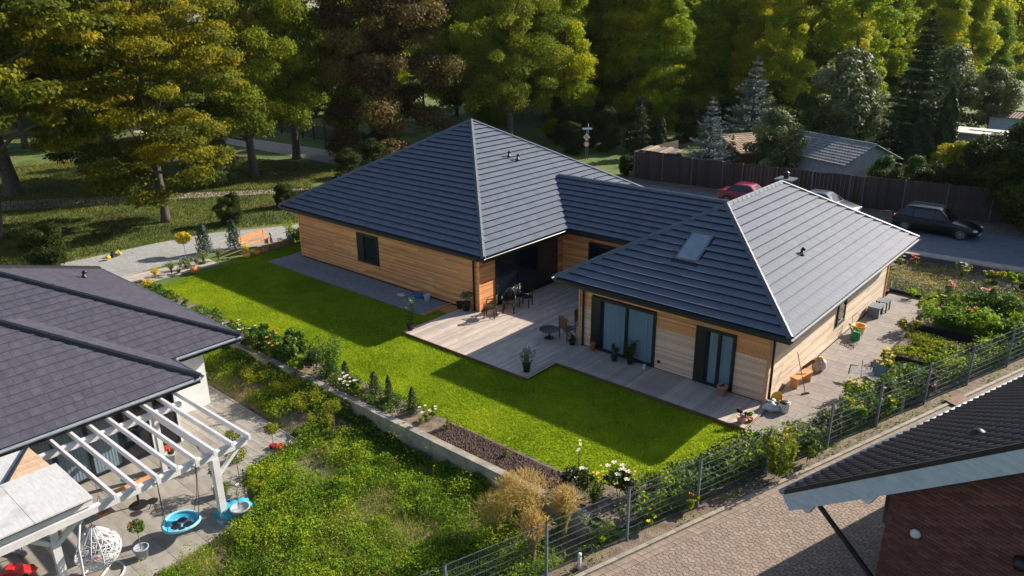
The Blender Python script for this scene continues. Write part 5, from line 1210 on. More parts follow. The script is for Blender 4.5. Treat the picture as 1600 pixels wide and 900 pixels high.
def plant(name, label, cat, x, y, z, w, h, kind, m, n=600, L=0.09, W=0.06, flowers=None, group=None, stem=True, pot=None, stems=3):
    """thing > foliage, stem, flower ; pot=(material, radius, height) adds a pot part"""
    PS[0] += 1; rng = np.random.default_rng(PS[0]); o = thing(name, label, cat, (x, y, z), 0, group); zo = 0
    if pot:
        pm_, pr, ph_ = pot; zo = ph_ * .9
        MB().lathe([(pr * .7, 0), (pr * .95, ph_ * .9), (pr * 1.06, ph_ * .9), (pr * 1.06, ph_), (pr * .9, ph_), (pr * .88, ph_ * .88)], (0, 0, 0), 16).build('pot', M[pm_], o, True)
        MB().lathe([(pr * .88, ph_ * .86), (0.001, ph_ * .87)], (0, 0, 0), 16).build('soil', M['soil'], o)
    V, t = base_leaves(kind, rng, w, h, n, L, W); V = V + np.array([0, 0, zo]); V[:, 2] = np.maximum(V[:, 2], 0.015)
    link('foliage', leafmesh('foliage', V, t, M[m]), o)
    if stem:
        b = MB()
        if kind == 'ball': b.tube([(0, 0, zo * .9), (.01, 0, zo + h * .5), (0, 0, zo + h - w * .4)], [.014, .012, .012], 6)
        else:
            for k in range(stems):
                a = rng.random() * 6.28; b.tube([(0.02 * math.cos(a), .02 * math.sin(a), zo * .9), (math.cos(a) * w * .12, math.sin(a) * w * .12, zo + h * .5), (math.cos(a) * w * .22, math.sin(a) * w * .22, zo + h * .8)], [.012, .008, .004], 5)
        b.build('stem', M['stem'], o)
    if flowers:
        fm, fn, fr = flowers; b = MB()
        for k in range(fn):
            a = rng.random() * 6.28; q = math.sqrt(rng.random()) * w * .42; zz = zo + h * (0.55 + .5 * rng.random()); c = (math.cos(a) * q, math.sin(a) * q, zz)
            for s_ in range(5):
                b_ = a + s_ * 1.257; b.add([c, (c[0] + fr * math.cos(b_ - .5), c[1] + fr * math.sin(b_ - .5), c[2] + fr * .35), (c[0] + fr * 1.3 * math.cos(b_), c[1] + fr * 1.3 * math.sin(b_), c[2] + fr * .2), (c[0] + fr * math.cos(b_ + .5), c[1] + fr * math.sin(b_ + .5), c[2] + fr * .35)], [(0, 1, 2, 3)])
            b.lathe([(fr * .35, 0), (fr * .3, fr * .3), (0.001, fr * .4)], c, 6)
        b.build('flowers', M[fm], o, kind='stuff')
    return o
BZ = 0.01
G1 = 'plants in the bed along the retaining wall'
plant('leafy_plants', 'broad leaved green plants with a red bloom, leftmost mass in the wall bed', 'plant', -18.9, -7.85, BZ, 1.7, 0.85, 'blob', 'L_mid', 2200, .16, .12, ('petal_red', 5, .06), G1)
plant('leafy_plants', 'broad leaved green plants with orange red blooms below the tall rambling shrub', 'plant', -17.2, -7.8, BZ, 2.0, 0.95, 'blob', 'L_mid', 2600, .16, .12, ('petal_orange', 4, .06), G1)
plant('leafy_plants', 'bright green low plants hanging over the wall left of the tall rambling shrub', 'plant', -15.9, -8.05, BZ, 1.3, 0.6, 'blob', 'L_bright', 1200, .12, .09, None, G1)
plant('rambling_shrub', 'tallest shrub in the wall bed with long upright light green shoots', 'shrub', -14.45, -7.75, BZ, 1.15, 1.95, 'stems', 'L_mid', 1900, .085, .05, None, G1, stems=8)
plant('dark_shrub', 'dark green bush left of the tall rambling shrub in the wall bed', 'shrub', -15.05, -7.9, BZ, 0.95, 1.15, 'blob', 'L_yew', 1500, .08, .05, None, G1)
plant('columnar_yew', 'small dark yew right beside the tall rambling shrub', 'shrub', -13.5, -7.65, BZ, 0.42, 0.88, 'column', 'L_yew', 700, .09, .03, None, G1)
plant('white_roses', 'low rose bush with cream white blooms in the wall bed', 'flowers', -13.0, -7.9, BZ, 1.0, 0.55, 'blob', 'L_mid', 700, .08, .055, ('petal_white', 14, .06), G1)
plant('leafy_plants', 'bright green low plant with a red bloom between the cream rose and the two yews', 'plant', -12.2, -7.95, BZ, .9, 0.42, 'blob', 'L_bright', 620, .1, .07, ('petal_red', 2, .05), G1)
plant('columnar_yew', 'bushy dark yew, second of the four upright yews in the wall bed', 'shrub', -11.9, -7.6, BZ, 0.5, 0.92, 'column', 'L_yew', 800, .09, .03, None, G1)
plant('columnar_yew', 'tall slim dark yew standing alone on bare soil of the wall bed', 'shrub', -10.95, -7.72, BZ, 0.32, 1.12, 'column', 'L_yew', 800, .09, .03, None, G1)
plant('columnar_yew', 'rightmost dark upright yew in the wall bed', 'shrub', -9.85, -7.62, BZ, 0.38, 1.0, 'column', 'L_yew', 800, .09, .03, None, G1)
plant('dry_rose', 'sparse rose with pale yellow blooms left of the dark soil patch', 'flowers', -9.05, -7.62, BZ, .8, 0.5, 'blob', 'L_lime', 420, .07, .05, ('petal_white', 8, .05), G1)
plant('wilting_plant', 'straw coloured wilting plant between two upright yews', 'plant', -11.4, -7.75, BZ, .6, 0.32, 'blob', 'L_straw', 300, .07, .04, None, G1)
plant('wilting_plant', 'thin yellowish sapling with pale leaves at the left end of the dark soil patch', 'plant', -8.2, -7.55, BZ, .25, 0.75, 'stems', 'L_lime', 90, .07, .04, None, G1)
plant('seedling', 'small green seedling in the middle of the dark soil patch', 'plant', -5.6, -7.6, BZ, .3, 0.22, 'blob', 'L_bright', 120, .07, .05, None, G1)
for i, (x, y, w_, h_, k, m_, l, fl_) in enumerate([
        (-28.4, -7.75, .9, .5, 'blob', 'L_mid', 'low green herb clump at the far left of the wall bed, by the yellow grass', None), (-27.0, -7.8, .8, .45, 'blob', 'L_lime', 'pale yellow green clump second from the far end of the wall bed', None),
        (-25.6, -7.7, 1.0, .5, 'blob', 'L_mid', 'round leafy clump in the far part of the wall bed', None), (-24.1, -7.8, .9, .4, 'blob', 'L_silver', 'greyish clump halfway to the slate roof corner in the wall bed', None),
        (-22.7, -7.7, .7, .7, 'column', 'L_mid', 'upright green shrub beside the lawn edge left of the slate roof corner', None), (-21.3, -7.8, 1.0, .5, 'blob', 'L_bright', 'light green plant with cream blooms near the slate roof corner', ('petal_white', 9, .05)),
        (-20.2, -7.7, .9, .5, 'blob', 'L_lime', 'cream flowering clump just right of the slate roof corner', ('petal_white', 9, .05)), (-29.6, -7.6, .7, .5, 'fountain', 'L_yellow', 'yellow grass tuft at the far left corner of the lawn', None)]):
    plant('bed_plant', l, 'plant', x, y, BZ, w_, h_, k, m_, 420, .09, .06, fl_, G1)
# end of the bed near the fence
plant('rose_bush', 'dark leaved rose bush with cream blooms beside the golden grasses', 'flowers', -2.75, -7.75, BZ, 1.0, 0.95, 'blob', 'L_dark', 1100, .09, .06, ('petal_white', 7, .07))
plant('rose_bush', 'dark leaved rose bush with a cluster of cream white blooms at the lawn corner', 'flowers', -1.75, -7.15, BZ, .9, 1.0, 'blob', 'L_dark', 1100, .09, .06, ('petal_white', 13, .075))
plant('hollyhock', 'thin tall flower stalk with pale buds rising above the dark rose bush', 'flowers', -2.9, -7.5, BZ, .12, 1.55, 'stems', 'L_lime', 80, .06, .04, ('petal_white', 5, .04))
plant('yellow_flowers', 'small yellow flowering plant between the two dark rose bushes', 'flowers', -2.3, -7.3, BZ, .5, 0.75, 'stems', 'L_bright', 200, .06, .03, ('petal_yellow', 16, .04))
plant('yellow_flowers', 'yellow flowering tuft behind the white bloom cluster', 'flowers', -1.55, -6.75, BZ, .4, 0.7, 'stems', 'L_bright', 160, .06, .03, ('petal_yellow', 10, .04))
plant('strap_leaves', 'clump of long arching green leaves right of the golden grasses', 'plant', -2.1, -7.9, BZ, .9, 0.7, 'fountain', 'L_mid', 260, .28, .03, None, None, False)
plant('strap_leaves', 'clump of long arching green leaves at the fence by the lawn corner', 'plant', -1.1, -6.3, BZ, .7, 0.65, 'fountain', 'L_mid', 200, .26, .025, None, None, False)
for i, (x, y, w_, h_, l) in enumerate([(-3.0, -9.7, 1.9, 1.9, 'large golden brown ornamental grass nearest the wall end'), (-2.2, -9.1, 1.1, 1.35, 'golden ornamental grass with upright plumes next to the rose bush'), (-3.7, -10.2, 1.5, 1.1, 'low straw coloured grass mass in front of the golden grasses'), (-3.9, -9.4, 1.1, 1.3, 'reddish straw grass leaning over the wall end'), (-2.3, -10.3, 1.2, 1.2, 'golden grass in front, touching the wire fence')]):
    plant('ornamental_grass', l, 'grass', x, y, -0.70 if x < -2.6 else -.6, w_, h_ + .5, 'fountain', 'L_straw', 3200, .20, .016, None, 'golden ornamental grasses', False)
plant('dry_bush', 'twiggy greyish bush behind the wire fence next to the golden grasses', 'shrub', -1.15, -9.2, -.1, .9, 0.85, 'blob', 'L_silver', 700, .06, .04)
# tall bush by the side terrace corner, at the fence
plant('berry_bush', 'tall yellow and green leaved bush at the fence beside the terrace corner', 'shrub', 1.2, -3.2, BZ, 0.85, 1.75, 'stems', 'L_lime', 1500, .09, .065, ('petal_yellow', 10, .03), stems=7)
plant('young_shrub', 'young light green shrub left of the tall yellow and green bush', 'shrub', 0.75, -3.0, BZ, .7, 1.0, 'stems', 'L_bright', 500, .09, .06, None, stems=5)
# far left end plants by the gravel lane
plant('golden_shrub', 'small golden yellow leaved tree on a thin stem by the gravel lane', 'shrub', -34.0, -3.4, 0, .95, 1.3, 'ball', 'L_yellow', 500, .13, .1)
plant('juniper', 'tall bluish upright juniper right of the golden shrub', 'conifer', -33.2, -2.6, 0, .9, 1.75, 'column', 'L_juniper', 1400, .16, .05)
plant('juniper', 'upright juniper behind the small wooden bench', 'conifer', -32.9, -.9, 0, .85, 1.7, 'column', 'L_juniper', 1200, .16, .05)
plant('yellow_grass', 'yellow grass tuft at the edge of the pale path', 'grass', -30.9, -6.6, 0, .7, .65, 'fountain', 'L_yellow', 260, .2, .03, None, None, False)
plant('acacia_shrub', 'bright feathery green shrub against the left corner of the timber house', 'shrub', -30.4, 2.2, 0, 1.9, 1.15, 'blob', 'L_bright', 2000, .13, .06)
plant('acacia_shrub', 'small bright shrub tip above the feathery shrub at the house corner', 'shrub', -31.0, 1.6, 0, .7, 1.7, 'stems', 'L_bright', 500, .12, .06)
for i, (x, y, k, l) in enumerate([(-31.2, -5.6, 'fountain', 'silvery grass clump first from the yellow tuft along the lawn end'), (-31.4, -4.7, 'fountain', 'silvery grass clump left of the orange pumpkin row'), (-31.5, -3.6, 'fountain', 'silvery grass clump in the middle of the lawn end bed'),
                                  (-31.5, -2.7, 'fountain', 'wispy grass clump under the upright juniper'), (-31.2, -4.1, 'blob', 'pale green herb clump at the lawn end'), (-30.8, -5.1, 'blob', 'low herb clump next to the single orange pumpkin')]):
    plant('lavender_clump', l, 'plant', x, y, 0, .95, .65, k, 'L_silver', 420, .17 if k == 'fountain' else .09, .03 if k == 'fountain' else .06, None, 'clumps at the lawn end', False)
# raised beds and fence side
def scatter(name, label, poly, n, z, hh, m, L, W, seed, cat='plants', patch=0.5, thr=0.0, tb=0.5, clump=0.0):
    r = np.random.default_rng(seed); xs = [p[0] for p in poly]; ys = [p[1] for p in poly]
    P = np.stack([r.uniform(min(xs), max(xs), n * 4), r.uniform(min(ys), max(ys), n * 4)], 1); P = P[inpoly(P, poly)]
    dn_ = noise2(P, patch, seed); fine = noise2(P, 2.2, seed + 3); k = (dn_ + (fine - .5) * .4) > thr + r.random(len(P)) * 0.25; P = P[k][:n]; fine = fine[k][:n]; dn_ = dn_[k][:n]
    top = hh * (0.35 + 0.9 * fine * (0.4 + dn_)); q = r.random(len(P)) ** 0.6
    zb_ = z + (bank(P[:, 0], P[:, 1]) if z < -0.6 else 0); P3 = np.concatenate([P, (zb_ + 0.01 + top * q)[:, None]], 1); N = r.normal(size=(len(P), 3)) * .6; N[:, 2] += .7; s = .6 + .8 * r.random(len(P))
    V = quads(P3, N, L * s, W * s, r, 0.1); V[:, 2] = np.maximum(V[:, 2], z + .004)
    t = tb + (noise2(P, 0.8, seed + 7) - .5) * .5 + (q - .5) * .15 + r.normal(size=len(P)) * .16
    o = link(name, leafmesh(name, V, t, M[m])); return tagd(o, label, cat, None, 'stuff')
weed_poly = [(-23, -10.3), (-23, -8.52), (fx(-8.52), -8.52), (fx(-24) - .05, -24), (-9.4, -24), (-9.5, -16.9), (-10.0, -13.6), (-12.0, -12.8), (-12.3, -10.5), (-16.3, -10.3)]
scatter('weeds', 'dense mixed green weeds covering the neighbouring plot', weed_poly, 95000, -0.70, 0.30, 'L_weed', .07, .045, 41, patch=0.9, thr=0.26, tb=.5)
scatter('weeds', 'bright yellow green weed patches on the neighbouring plot', weed_poly, 65000, -0.70, 0.42, 'L_bright', .065, .04, 46, patch=0.9, thr=0.38, tb=.65)
scatter('tall_weeds', 'taller leafy weed clumps standing out of the neighbouring plot', weed_poly, 26000, -0.70, 0.75, 'L_bright', .07, .035, 48, patch=1.5, thr=0.62, tb=.7)
scatter('dry_weeds', 'dry straw coloured stalks between the weeds', weed_poly, 30000, -0.70, 0.2, 'L_straw', .12, .014, 43, patch=0.5, thr=0.25)
scatter('wall_weeds', 'tall weeds growing along the foot of the retaining wall', [(-17.3, -8.9), (-17.3, -8.52), (-2.5, -8.52), (-2.5, -8.9)], 4500, -0.70, 0.45, 'L_mid', .10, .06, 44, patch=1.0, thr=0.3)
blades('plot_grass', weed_poly, 60000, 0.20, -0.70, M['L_weed'], 12, 0.010, lambda P: 0.35 + 0.65 * (noise2(P, .45, 41) > .35), 'grass between the weeds on the neighbouring plot', tb=.55)
bed1 = [(-31, -8.2), (-9.0, -8.2), (-9.0, -7.2), (-31, -7.18)]
scatter('ground_cover', 'low green ground cover in the bed along the retaining wall', bed1, 14000, 0.01, 0.28, 'L_mid', .07, .05, 51, patch=0.9, thr=0.34)
fencebed = [(fx(-8) - .9, -8.0), (fx(-8) - .08, -8.0), (fx(15) - .08, 15), (fx(15) - 1.2, 15), (1.9, 4.2), (1.25, 1.0), (0.9, -.6), (0.3, -1.9), (-.55, -3.2), (-1.0, -5.0), (-1.5, -6.6)]
scatter('fence_plants', 'mixed low plants filling the strip beside the wire fence', fencebed, 24000, 0.01, 0.75, 'L_mid', .11, .08, 61, patch=0.8, thr=0.12)
scatter('fence_plants', 'greyish herbs in the strip beside the wire fence', fencebed, 9000, 0.01, 0.7, 'L_silver', .07, .045, 66, patch=0.6, thr=0.42)
scatter('fence_plants', 'reddish dry plants in the strip beside the wire fence', fencebed, 3000, 0.01, 0.5, 'L_purple', .08, .05, 68, patch=0.7, thr=0.5)
scatter('fence_plants', 'yellow green plants in the strip beside the wire fence', fencebed, 14000, 0.01, 0.85, 'L_bright', .10, .07, 69, patch=0.7, thr=0.42)
scatter('verge_weeds', 'thin line of weeds between the wire fence and the paved drive', [(fx(-12) + .1, -12), (fx(-12) + .42, -12), (fx(12) + .42, 12), (fx(12) + .1, 12)], 5200, -0.05, 0.2, 'L_bright', .07, .045, 63, patch=1.2, thr=0.38)
sf = lambda y: fx(y) - .3
scatter('bed_flowers', 'leafy flowering mass in the farthest raised bed', [(1.25, 11.05), (sf(11.05), 11.05), (sf(14.5), 14.5), (1.25, 14.5)], 9000, 0.28, 0.85, 'L_mid', .13, .09, 71, patch=0.7, thr=0.15)
scatter('bed_flowers', 'light green plants in the farthest raised bed', [(1.25, 11.05), (sf(11.05), 11.05), (sf(14.5), 14.5), (1.25, 14.5)], 4200, 0.28, 0.95, 'L_bright', .12, .08, 74, patch=0.7, thr=0.42)
scatter('low_herbs', 'low herbs over the middle raised bed', [(1.35, 7.4), (sf(7.4), 7.4), (sf(10.2), 10.2), (1.35, 10.2)], 3000, 0.20, 0.22, 'L_lime', .08, .055, 72, patch=0.9, thr=0.38)
scatter('grey_herbs', 'grey green herbs at the fence end of the middle raised bed', [(3.0, 7.6), (sf(7.6), 7.6), (sf(9.2), 9.2), (2.8, 9.6)], 1500, 0.20, 0.25, 'L_silver', .08, .03, 77, patch=0.9, thr=0.2)
scatter('low_herbs', 'low plants over the nearest raised bed', [(1.45, 4.35), (sf(4.35), 4.35), (sf(6.6), 6.6), (1.45, 6.6)], 2600, 0.17, 0.3, 'L_mid', .09, .06, 73, patch=0.9, thr=0.3)
rear = [(-2.3, 15.5), (5.7, 15.5), (7.5, 20.8), (-2.3, 20.8)]
scatter('rear_bed_weeds', 'dry sparse weeds over the rear flower bed', rear, 9000, 0.02, 0.25, 'L_straw', .09, .045, 81, patch=0.6, thr=0.3, tb=.3)
scatter('rear_bed_plants', 'green low plants over the rear flower bed', rear, 5000, 0.02, 0.3, 'L_silver', .09, .06, 82, patch=0.5, thr=0.42)
RB_ = 'plants in the raised beds and rear flower bed'
for (x, y, z, w_, h_, k, m_, n_, L_, fl_, l) in [
        (1.25, 10.3, .05, .9, .75, 'blob', 'L_lime', 700, .08, ('petal_yellow', 26, .045), 'bush of yellow flowers at the terrace side left of the lettuces'),
        (1.35, 6.9, .05, .7, .6, 'blob', 'L_lime', 500, .08, ('petal_yellow', 22, .045), 'yellow flowers by the terrace in front of the nearest raised bed'), (1.55, 5.6, .1, .7, .6, 'blob', 'L_lime', 500, .08, ('petal_yellow', 20, .045), 'yellow flowers beside the folded metal rack'),
        (1.35, 12.6, .28, .9, .6, 'blob', 'L_bright', 600, .09, ('petal_orange', 22, .06), 'orange marigolds at the terrace corner of the farthest raised bed'), (1.6, 13.6, .28, .8, .6, 'blob', 'L_bright', 500, .09, ('petal_yellow', 12, .06), 'yellow marigolds next to the orange ones'),
        (3.0, 12.5, .28, .9, .8, 'blob', 'L_mid', 700, .12, ('petal_red', 3, .09), 'large leaved plant with red blooms in the middle of the farthest raised bed'), (3.5, 13.9, .28, .8, 1.3, 'column', 'L_mid', 700, .1, None, 'tallest upright bush in the farthest raised bed'),
        (4.7, 12.7, .2, 1.2, 1.0, 'blob', 'L_bright', 900, .09, None, 'feathery bright bush at the fence end of the farthest raised bed'), (4.2, 10.8, .05, .7, .5, 'blob', 'L_straw', 360, .08, ('petal_yellow', 9, .05), 'dry plant with yellow flowers at the fence beside the slab path'),
        (3.9, 9.3, .05, .8, .6, 'blob', 'L_purple', 450, .09, None, 'reddish brown plant at the fence by the middle raised bed'), (3.1, 7.2, .05, 1.1, .8, 'blob', 'L_bright', 900, .09, None, 'bright green bush behind the fence by the nearest raised bed'),
        (0.2, 15.0, .05, .9, .45, 'fountain', 'L_bright', 260, .2, None, 'yellow green tuft at the end of the side terrace, left one'), (1.1, 14.95, .05, .9, .45, 'fountain', 'L_bright', 260, .2, None, 'yellow green tuft at the end of the side terrace, right one'),
        (1.5, 16.4, .02, .5, .8, 'stems', 'L_mid', 200, .09, ('petal_pink', 8, .09), 'pink flowering rose behind the dark edging board'), (2.9, 15.9, .02, .5, .85, 'stems', 'L_mid', 220, .09, ('petal_pink', 5, .13), 'rose with one big salmon pink bloom by the edging board'),
        (4.4, 16.0, .02, .7, .8, 'blob', 'L_purple', 260, .09, ('petal_red', 3, .09), 'purple leaved shrub in the rear flower bed'), (-1.7, 19.6, .02, .9, .7, 'blob', 'L_lime', 360, .09, ('petal_white', 12, .07), 'pale flowering plant by the road wall near the roof corner'),
        (-0.9, 19.8, .02, .6, .8, 'blob', 'L_mid', 260, .09, ('petal_red', 9, .09), 'red flowering plant by the road wall near the roof corner'), (1.3, 19.6, .02, .7, .9, 'stems', 'L_lime', 240, .09, ('petal_white', 8, .07), 'tall pale yellow blooms in the middle of the rear bed'),
        (2.7, 19.0, .02, 1.2, .9, 'blob', 'L_lime', 700, .11, ('petal_orange', 12, .07), 'peach coloured flowering bush by the road wall'), (3.9, 19.6, .02, 1.4, .9, 'blob', 'L_bright', 800, .2, None, 'large leaved squash plant nearest the peach coloured bush'),
        (5.2, 19.2, .02, 1.6, 1.0, 'blob', 'L_bright', 900, .22, None, 'large leaved squash plant in the middle by the road wall'), (6.6, 19.0, .02, 1.5, 1.0, 'blob', 'L_mid', 900, .22, None, 'large leaved squash plant at the right picture edge'),
        (5.4, 17.2, .02, 1.3, .8, 'blob', 'L_mid', 700, .16, None, 'leafy plant below the squash plants'), (5.6, 15.2, .02, 1.2, 1.2, 'blob', 'L_mid', 800, .12, None, 'green bush right of the purple leaved shrub'),
        (6.4, 13.6, .02, 1.2, 1.0, 'blob', 'L_lime', 700, .1, None, 'pale green bush near the fence at the right picture edge')]:
    plant('bed_plant', l, 'plant', x, y, z, w_, h_, k, m_, n_, L_, L_ * (.68 if k != 'fountain' else .15), fl_, RB_)
i = 0
for r0_ in range(3):
    for c0_ in range(7):
        if (r0_ * 7 + c0_) % 10 == 9: continue
        x = 1.95 + c0_ * .3 + rnd.uniform(-.05, .05); y = 8.1 + r0_ * .55 + rnd.uniform(-.06, .06)
        plant('lettuce', 'bright green leafy vegetable head in the rows of the middle raised bed', 'vegetable', x, y, .2, .36, .26, 'blob', 'L_bright', 110, .13, .1, None, 'lettuces in the middle raised bed', False); i += 1
for (x, y, w_, h_, k, m_, fl_, l) in [
        (-0.35, -5.4, .8, .7, 'blob', 'L_mid', None, 'leafy clump at the fence, left of the lawn tip'), (0.0, -4.3, .9, .6, 'blob', 'L_silver', None, 'grey green clump below the lawn corner at the fence'),
        (0.35, -2.3, .9, .6, 'blob', 'L_purple', None, 'reddish clump where lawn, terrace and fence bed meet'), (1.6, -1.9, .8, .9, 'blob', 'L_mid', None, 'dark leafy bush right of the tall yellow and green bush'),
        (1.5, .2, .9, 1.0, 'blob', 'L_silver', None, 'silvery leaved bush at the fence in front of the white bucket'), (2.0, 1.0, .8, 1.1, 'blob', 'L_bright', ('petal_red', 4, .05), 'bright tomato like bush with red fruit at the fence'),
        (1.7, 2.2, 1.0, 1.0, 'stems', 'L_mid', None, 'loose green bush at the fence below the folded airer'), (2.6, 2.6, .8, .9, 'blob', 'L_bright', ('petal_yellow', 5, .05), 'yellow flowered bush inside the fence near the wooden stake'),
        (2.2, 3.6, 1.0, 1.0, 'blob', 'L_mid', None, 'large leaved bush next to the folded airer'), (3.1, 4.9, .9, .9, 'blob', 'L_purple', None, 'reddish bush at the fence beside the nearest raised bed'),
        (-0.05, -6.2, .6, .35, 'blob', 'L_bright', ('petal_orange', 7, .05), 'orange nasturtiums outside the fence at the drive edge'), (-0.5, -7.6, .8, .4, 'blob', 'L_bright', ('petal_yellow', 6, .05), 'yellow green nasturtiums at the drive edge'), (-1.1, -9.0, .8, .45, 'blob', 'L_bright', None, 'bright green clump at the drive edge near the bollard light'),
        (1.35, 2.9, .7, .8, 'stems', 'L_lime', ('petal_yellow', 10, .05), 'yellow flowering stems at the terrace edge below the airer')]:
    plant('fence_plant', l, 'plant', x, y, .01, w_, h_, k, m_, 520, .10, .07, fl_, 'single plants along the wire fence')
# standard trees with ball heads on the neighbour's plot
for (x, y, w_, h_, l) in [(-13.6, -9.3, 1.1, .75, 'tall feathery weed clump with seed heads at the wall, nearest the standard tree'), (-15.2, -9.2, 1.2, .75, 'tall feathery weed clump leaning on the wall, middle one'), (-17.0, -9.3, 1.2, .7, 'tall weed clump by the wall under the slate roof corner'), (-12.4, -9.7, .9, .6, 'straw tipped weed clump left of the standard tree')]:
    plant('tall_weed', l, 'weed', x, y, -.70 + float(bank(x, y)), w_, h_, 'stems', 'L_lime', 1100, .09, .035, None, 'tall weed clumps at the retaining wall', True, None, 8)
for (x, y, z, w_, h_, l, m_) in [(-11.42, -9.76, -.7, .62, 1.55, 'thin stemmed standard tree with a yellow green head close to the retaining wall', 'L_lime'), (-12.45, -11.5, -.68, .5, 1.05, 'slim standard tree at the corner of the patio by the red toy', 'L_lime'),
                                (-11.6, -13.25, -.68, .72, 1.35, 'standard tree with a wide yellow green head right beside the pergola post', 'L_lime'), (-13.0, -12.6, -.68, .6, 1.1, 'standard tree with a sparse yellow head next to the pergola end', 'L_lime'), (-11.9, -9.6, -.7, .3, 1.3, 'bare thin sapling left of the standard tree by the wall', 'L_straw')]:
    plant('standard_tree', l, 'tree', x, y, z, w_, h_, 'ball', m_, 330 if w_ > .4 else 60, .13, .035)

# ================================================================== BOARD FENCE, SHEDS, STREET THINGS
M['greypost'] = mat('grey_post', (0.12, 0.115, 0.11), (0.17, 0.165, 0.16), 5, 0.8)
BF = thing('board_fence', 'long dark brown board fence on the far side of the road with grey posts', 'fence', (-10, 31, 0))
fpts = [(-25.2, 30.9), (-16, 31.3), (-7.5, 32.0), (1.4, 33.3)]
fb = Pieces('fence_board', 'fence_boards', M['fencewood'], BF)
MB().box(-25.3, -25.2, 30.9, 38, 0, 2.2).build('side_panel', M['fencewood'], BF, world=True)
tot = 0
for a, b in zip(fpts[:-1], fpts[1:]):
    A = Vector((*a, 0)); B = Vector((*b, 0)); L = (B - A).length; d = (B - A).normalized(); nn = Vector((d.y, -d.x, 0)); t = 0; kk_ = 0
    while t < L:
        wd_ = 0.28; e = min(t + wd_, L); p0 = A + d * t; p1 = A + d * (e - .012); hh = 2.15 + 0.03 * math.sin(t * 2.1); o_ = nn * (0.012 * (kk_ % 2))
        V = [p0 + o_, p1 + o_, p1 + nn * .022 + o_, p0 + nn * .022 + o_]; V = [tuple(q) for q in V] + [(q.x, q.y, hh) for q in V]
        fb.add(V, [(3, 2, 1, 0), (4, 5, 6, 7), (0, 1, 5, 4), (1, 2, 6, 5), (2, 3, 7, 6), (3, 0, 4, 7)]); t += wd_; kk_ += 1
    t = 0
    while t < L + .1:
        p = A + d * t + nn * .07; MB().box(p.x - .03, p.x + .03, p.y - .03, p.y + .03, 0, 2.2).build('fence_post', M['greypost'], BF, world=True); t += 2.55
fb.done()

def shed(name, label, c, rz, lx_, ly_, hw, hr, wallm, roofm, ov=0.35, tiles=True, ridge_x=True):
    o = thing(name, label, 'shed', (c[0], c[1], 0), rz)
    MB().box(-lx_ / 2, lx_ / 2, -ly_ / 2, ly_ / 2, 0, hw).build('wall', wallm, o)
    if hr:
        MB().add([(-lx_ / 2, -ly_ / 2, hw), (-lx_ / 2, ly_ / 2, hw), (-lx_ / 2, 0, hw + hr - .12)], [(0, 1, 2)]).build('gable', wallm, o); MB().add([(lx_ / 2, -ly_ / 2, hw), (lx_ / 2, ly_ / 2, hw), (lx_ / 2, 0, hw + hr - .12)], [(2, 1, 0)]).build('gable', wallm, o)
        for s_ in (-1, 1):
            zz = hw - hr * ov / (ly_ / 2); P3 = [(s_ * -1 * (lx_ / 2 + ov), s_ * (ly_ / 2 + ov), zz), (s_ * (lx_ / 2 + ov), s_ * (ly_ / 2 + ov), zz), (s_ * (lx_ / 2 + ov), 0, hw + hr), (s_ * -(lx_ / 2 + ov), 0, hw + hr)]
            MB().add(P3, [(0, 1, 2, 3)]).build('roof', roofm, o)
            A = Vector(P3[0]); B = Vector(P3[1]); u = (B - A).normalized(); v = (Vector(P3[3]) - A).normalized(); n_ = u.cross(v); n_ = n_ if n_.z > 0 else -n_; LL = (B - A).length; LV = (Vector(P3[3]) - A).length
            b = MB(); j = 0
            while j * .36 < LV:
                i = 0
                while i * .3 < LL:
                    q0 = A + u * (i * .3) + v * (j * .36); e = min(.36, LV - j * .36); w2 = min(.3, LL - i * .3) / 3
                    V = []
                    for (vv, zz_) in ((0, .05), (e, .015)):
                        for (uu, z2) in ((0, 0), (w2, .035), (w2 * 2, .03), (w2 * 3, 0)): V.append(q0 + u * uu + v * vv + n_ * (zz_ + z2))
                    V += [q0 + n_ * 0.0, q0 + u * w2 * 3 + n_ * 0.0]
                    b.add(V, [(0, 1, 5, 4), (1, 2, 6, 5), (2, 3, 7, 6), (8, 9, 3, 2, 1, 0)], rnd.random()); i += 1
                j += 1
            b.build('roof_tiles', roofm, o, kind='stuff')
        MB().tube([(-lx_ / 2 - ov, 0, hw + hr + .03), (lx_ / 2 + ov, 0, hw + hr + .03)], .1, 8).build('ridge', roofm, o)
    return o
s1 = shed('grey_shed', 'low grey rendered garden house with weathered grey tile roof', (-12.2, 39.6), math.radians(-26), 7.2, 5.2, 2.25, 1.15, M['shedwall'], M['sheet_tile'])
MB().box(-1.9, -1.35, -2.64, -2.60, 0.2, 2.05).build('window', M['white'], s1); MB().box(-2.5, -1.95, -2.64, -2.60, 0.3, 1.9).build('window', M['glassdark'], s1)
s2 = shed('sandy_roof_shed', 'garden house with sandy orange tiled roof half hidden behind the pale fruit tree', (-19.4, 41.6), math.radians(62), 7.5, 5.4, 1.95, .95, M['brownwood'], M['old_tile'])
o = thing('lean_to_roof', 'weathered board lean to roof leaning over the fence corner beside the front blue spruce', 'shed', (-22.0, 33.6, 0))
for i in range(8):
    MB().bar((-25.0 + i * .42, 31.6, 2.2 + .03 * math.sin(i)), (-24.8 + i * .42, 32.9 + .3 * math.sin(i * 2), 2.42), .36, .04, tint=rnd.random()).build('roof_board', M['lightwood'] if i % 3 else M['sheet_tile'], o, world=True)
MB().box(-24.9, -22.0, 31.9, 32.8, 0, 2.1).build('wall', M['fencewood'], o, world=True)
o = thing('flat_roof_hut', 'low hut with pale flat roof and long roof slot in the gardens at right', 'shed', (-6.0, 58.8, 0))
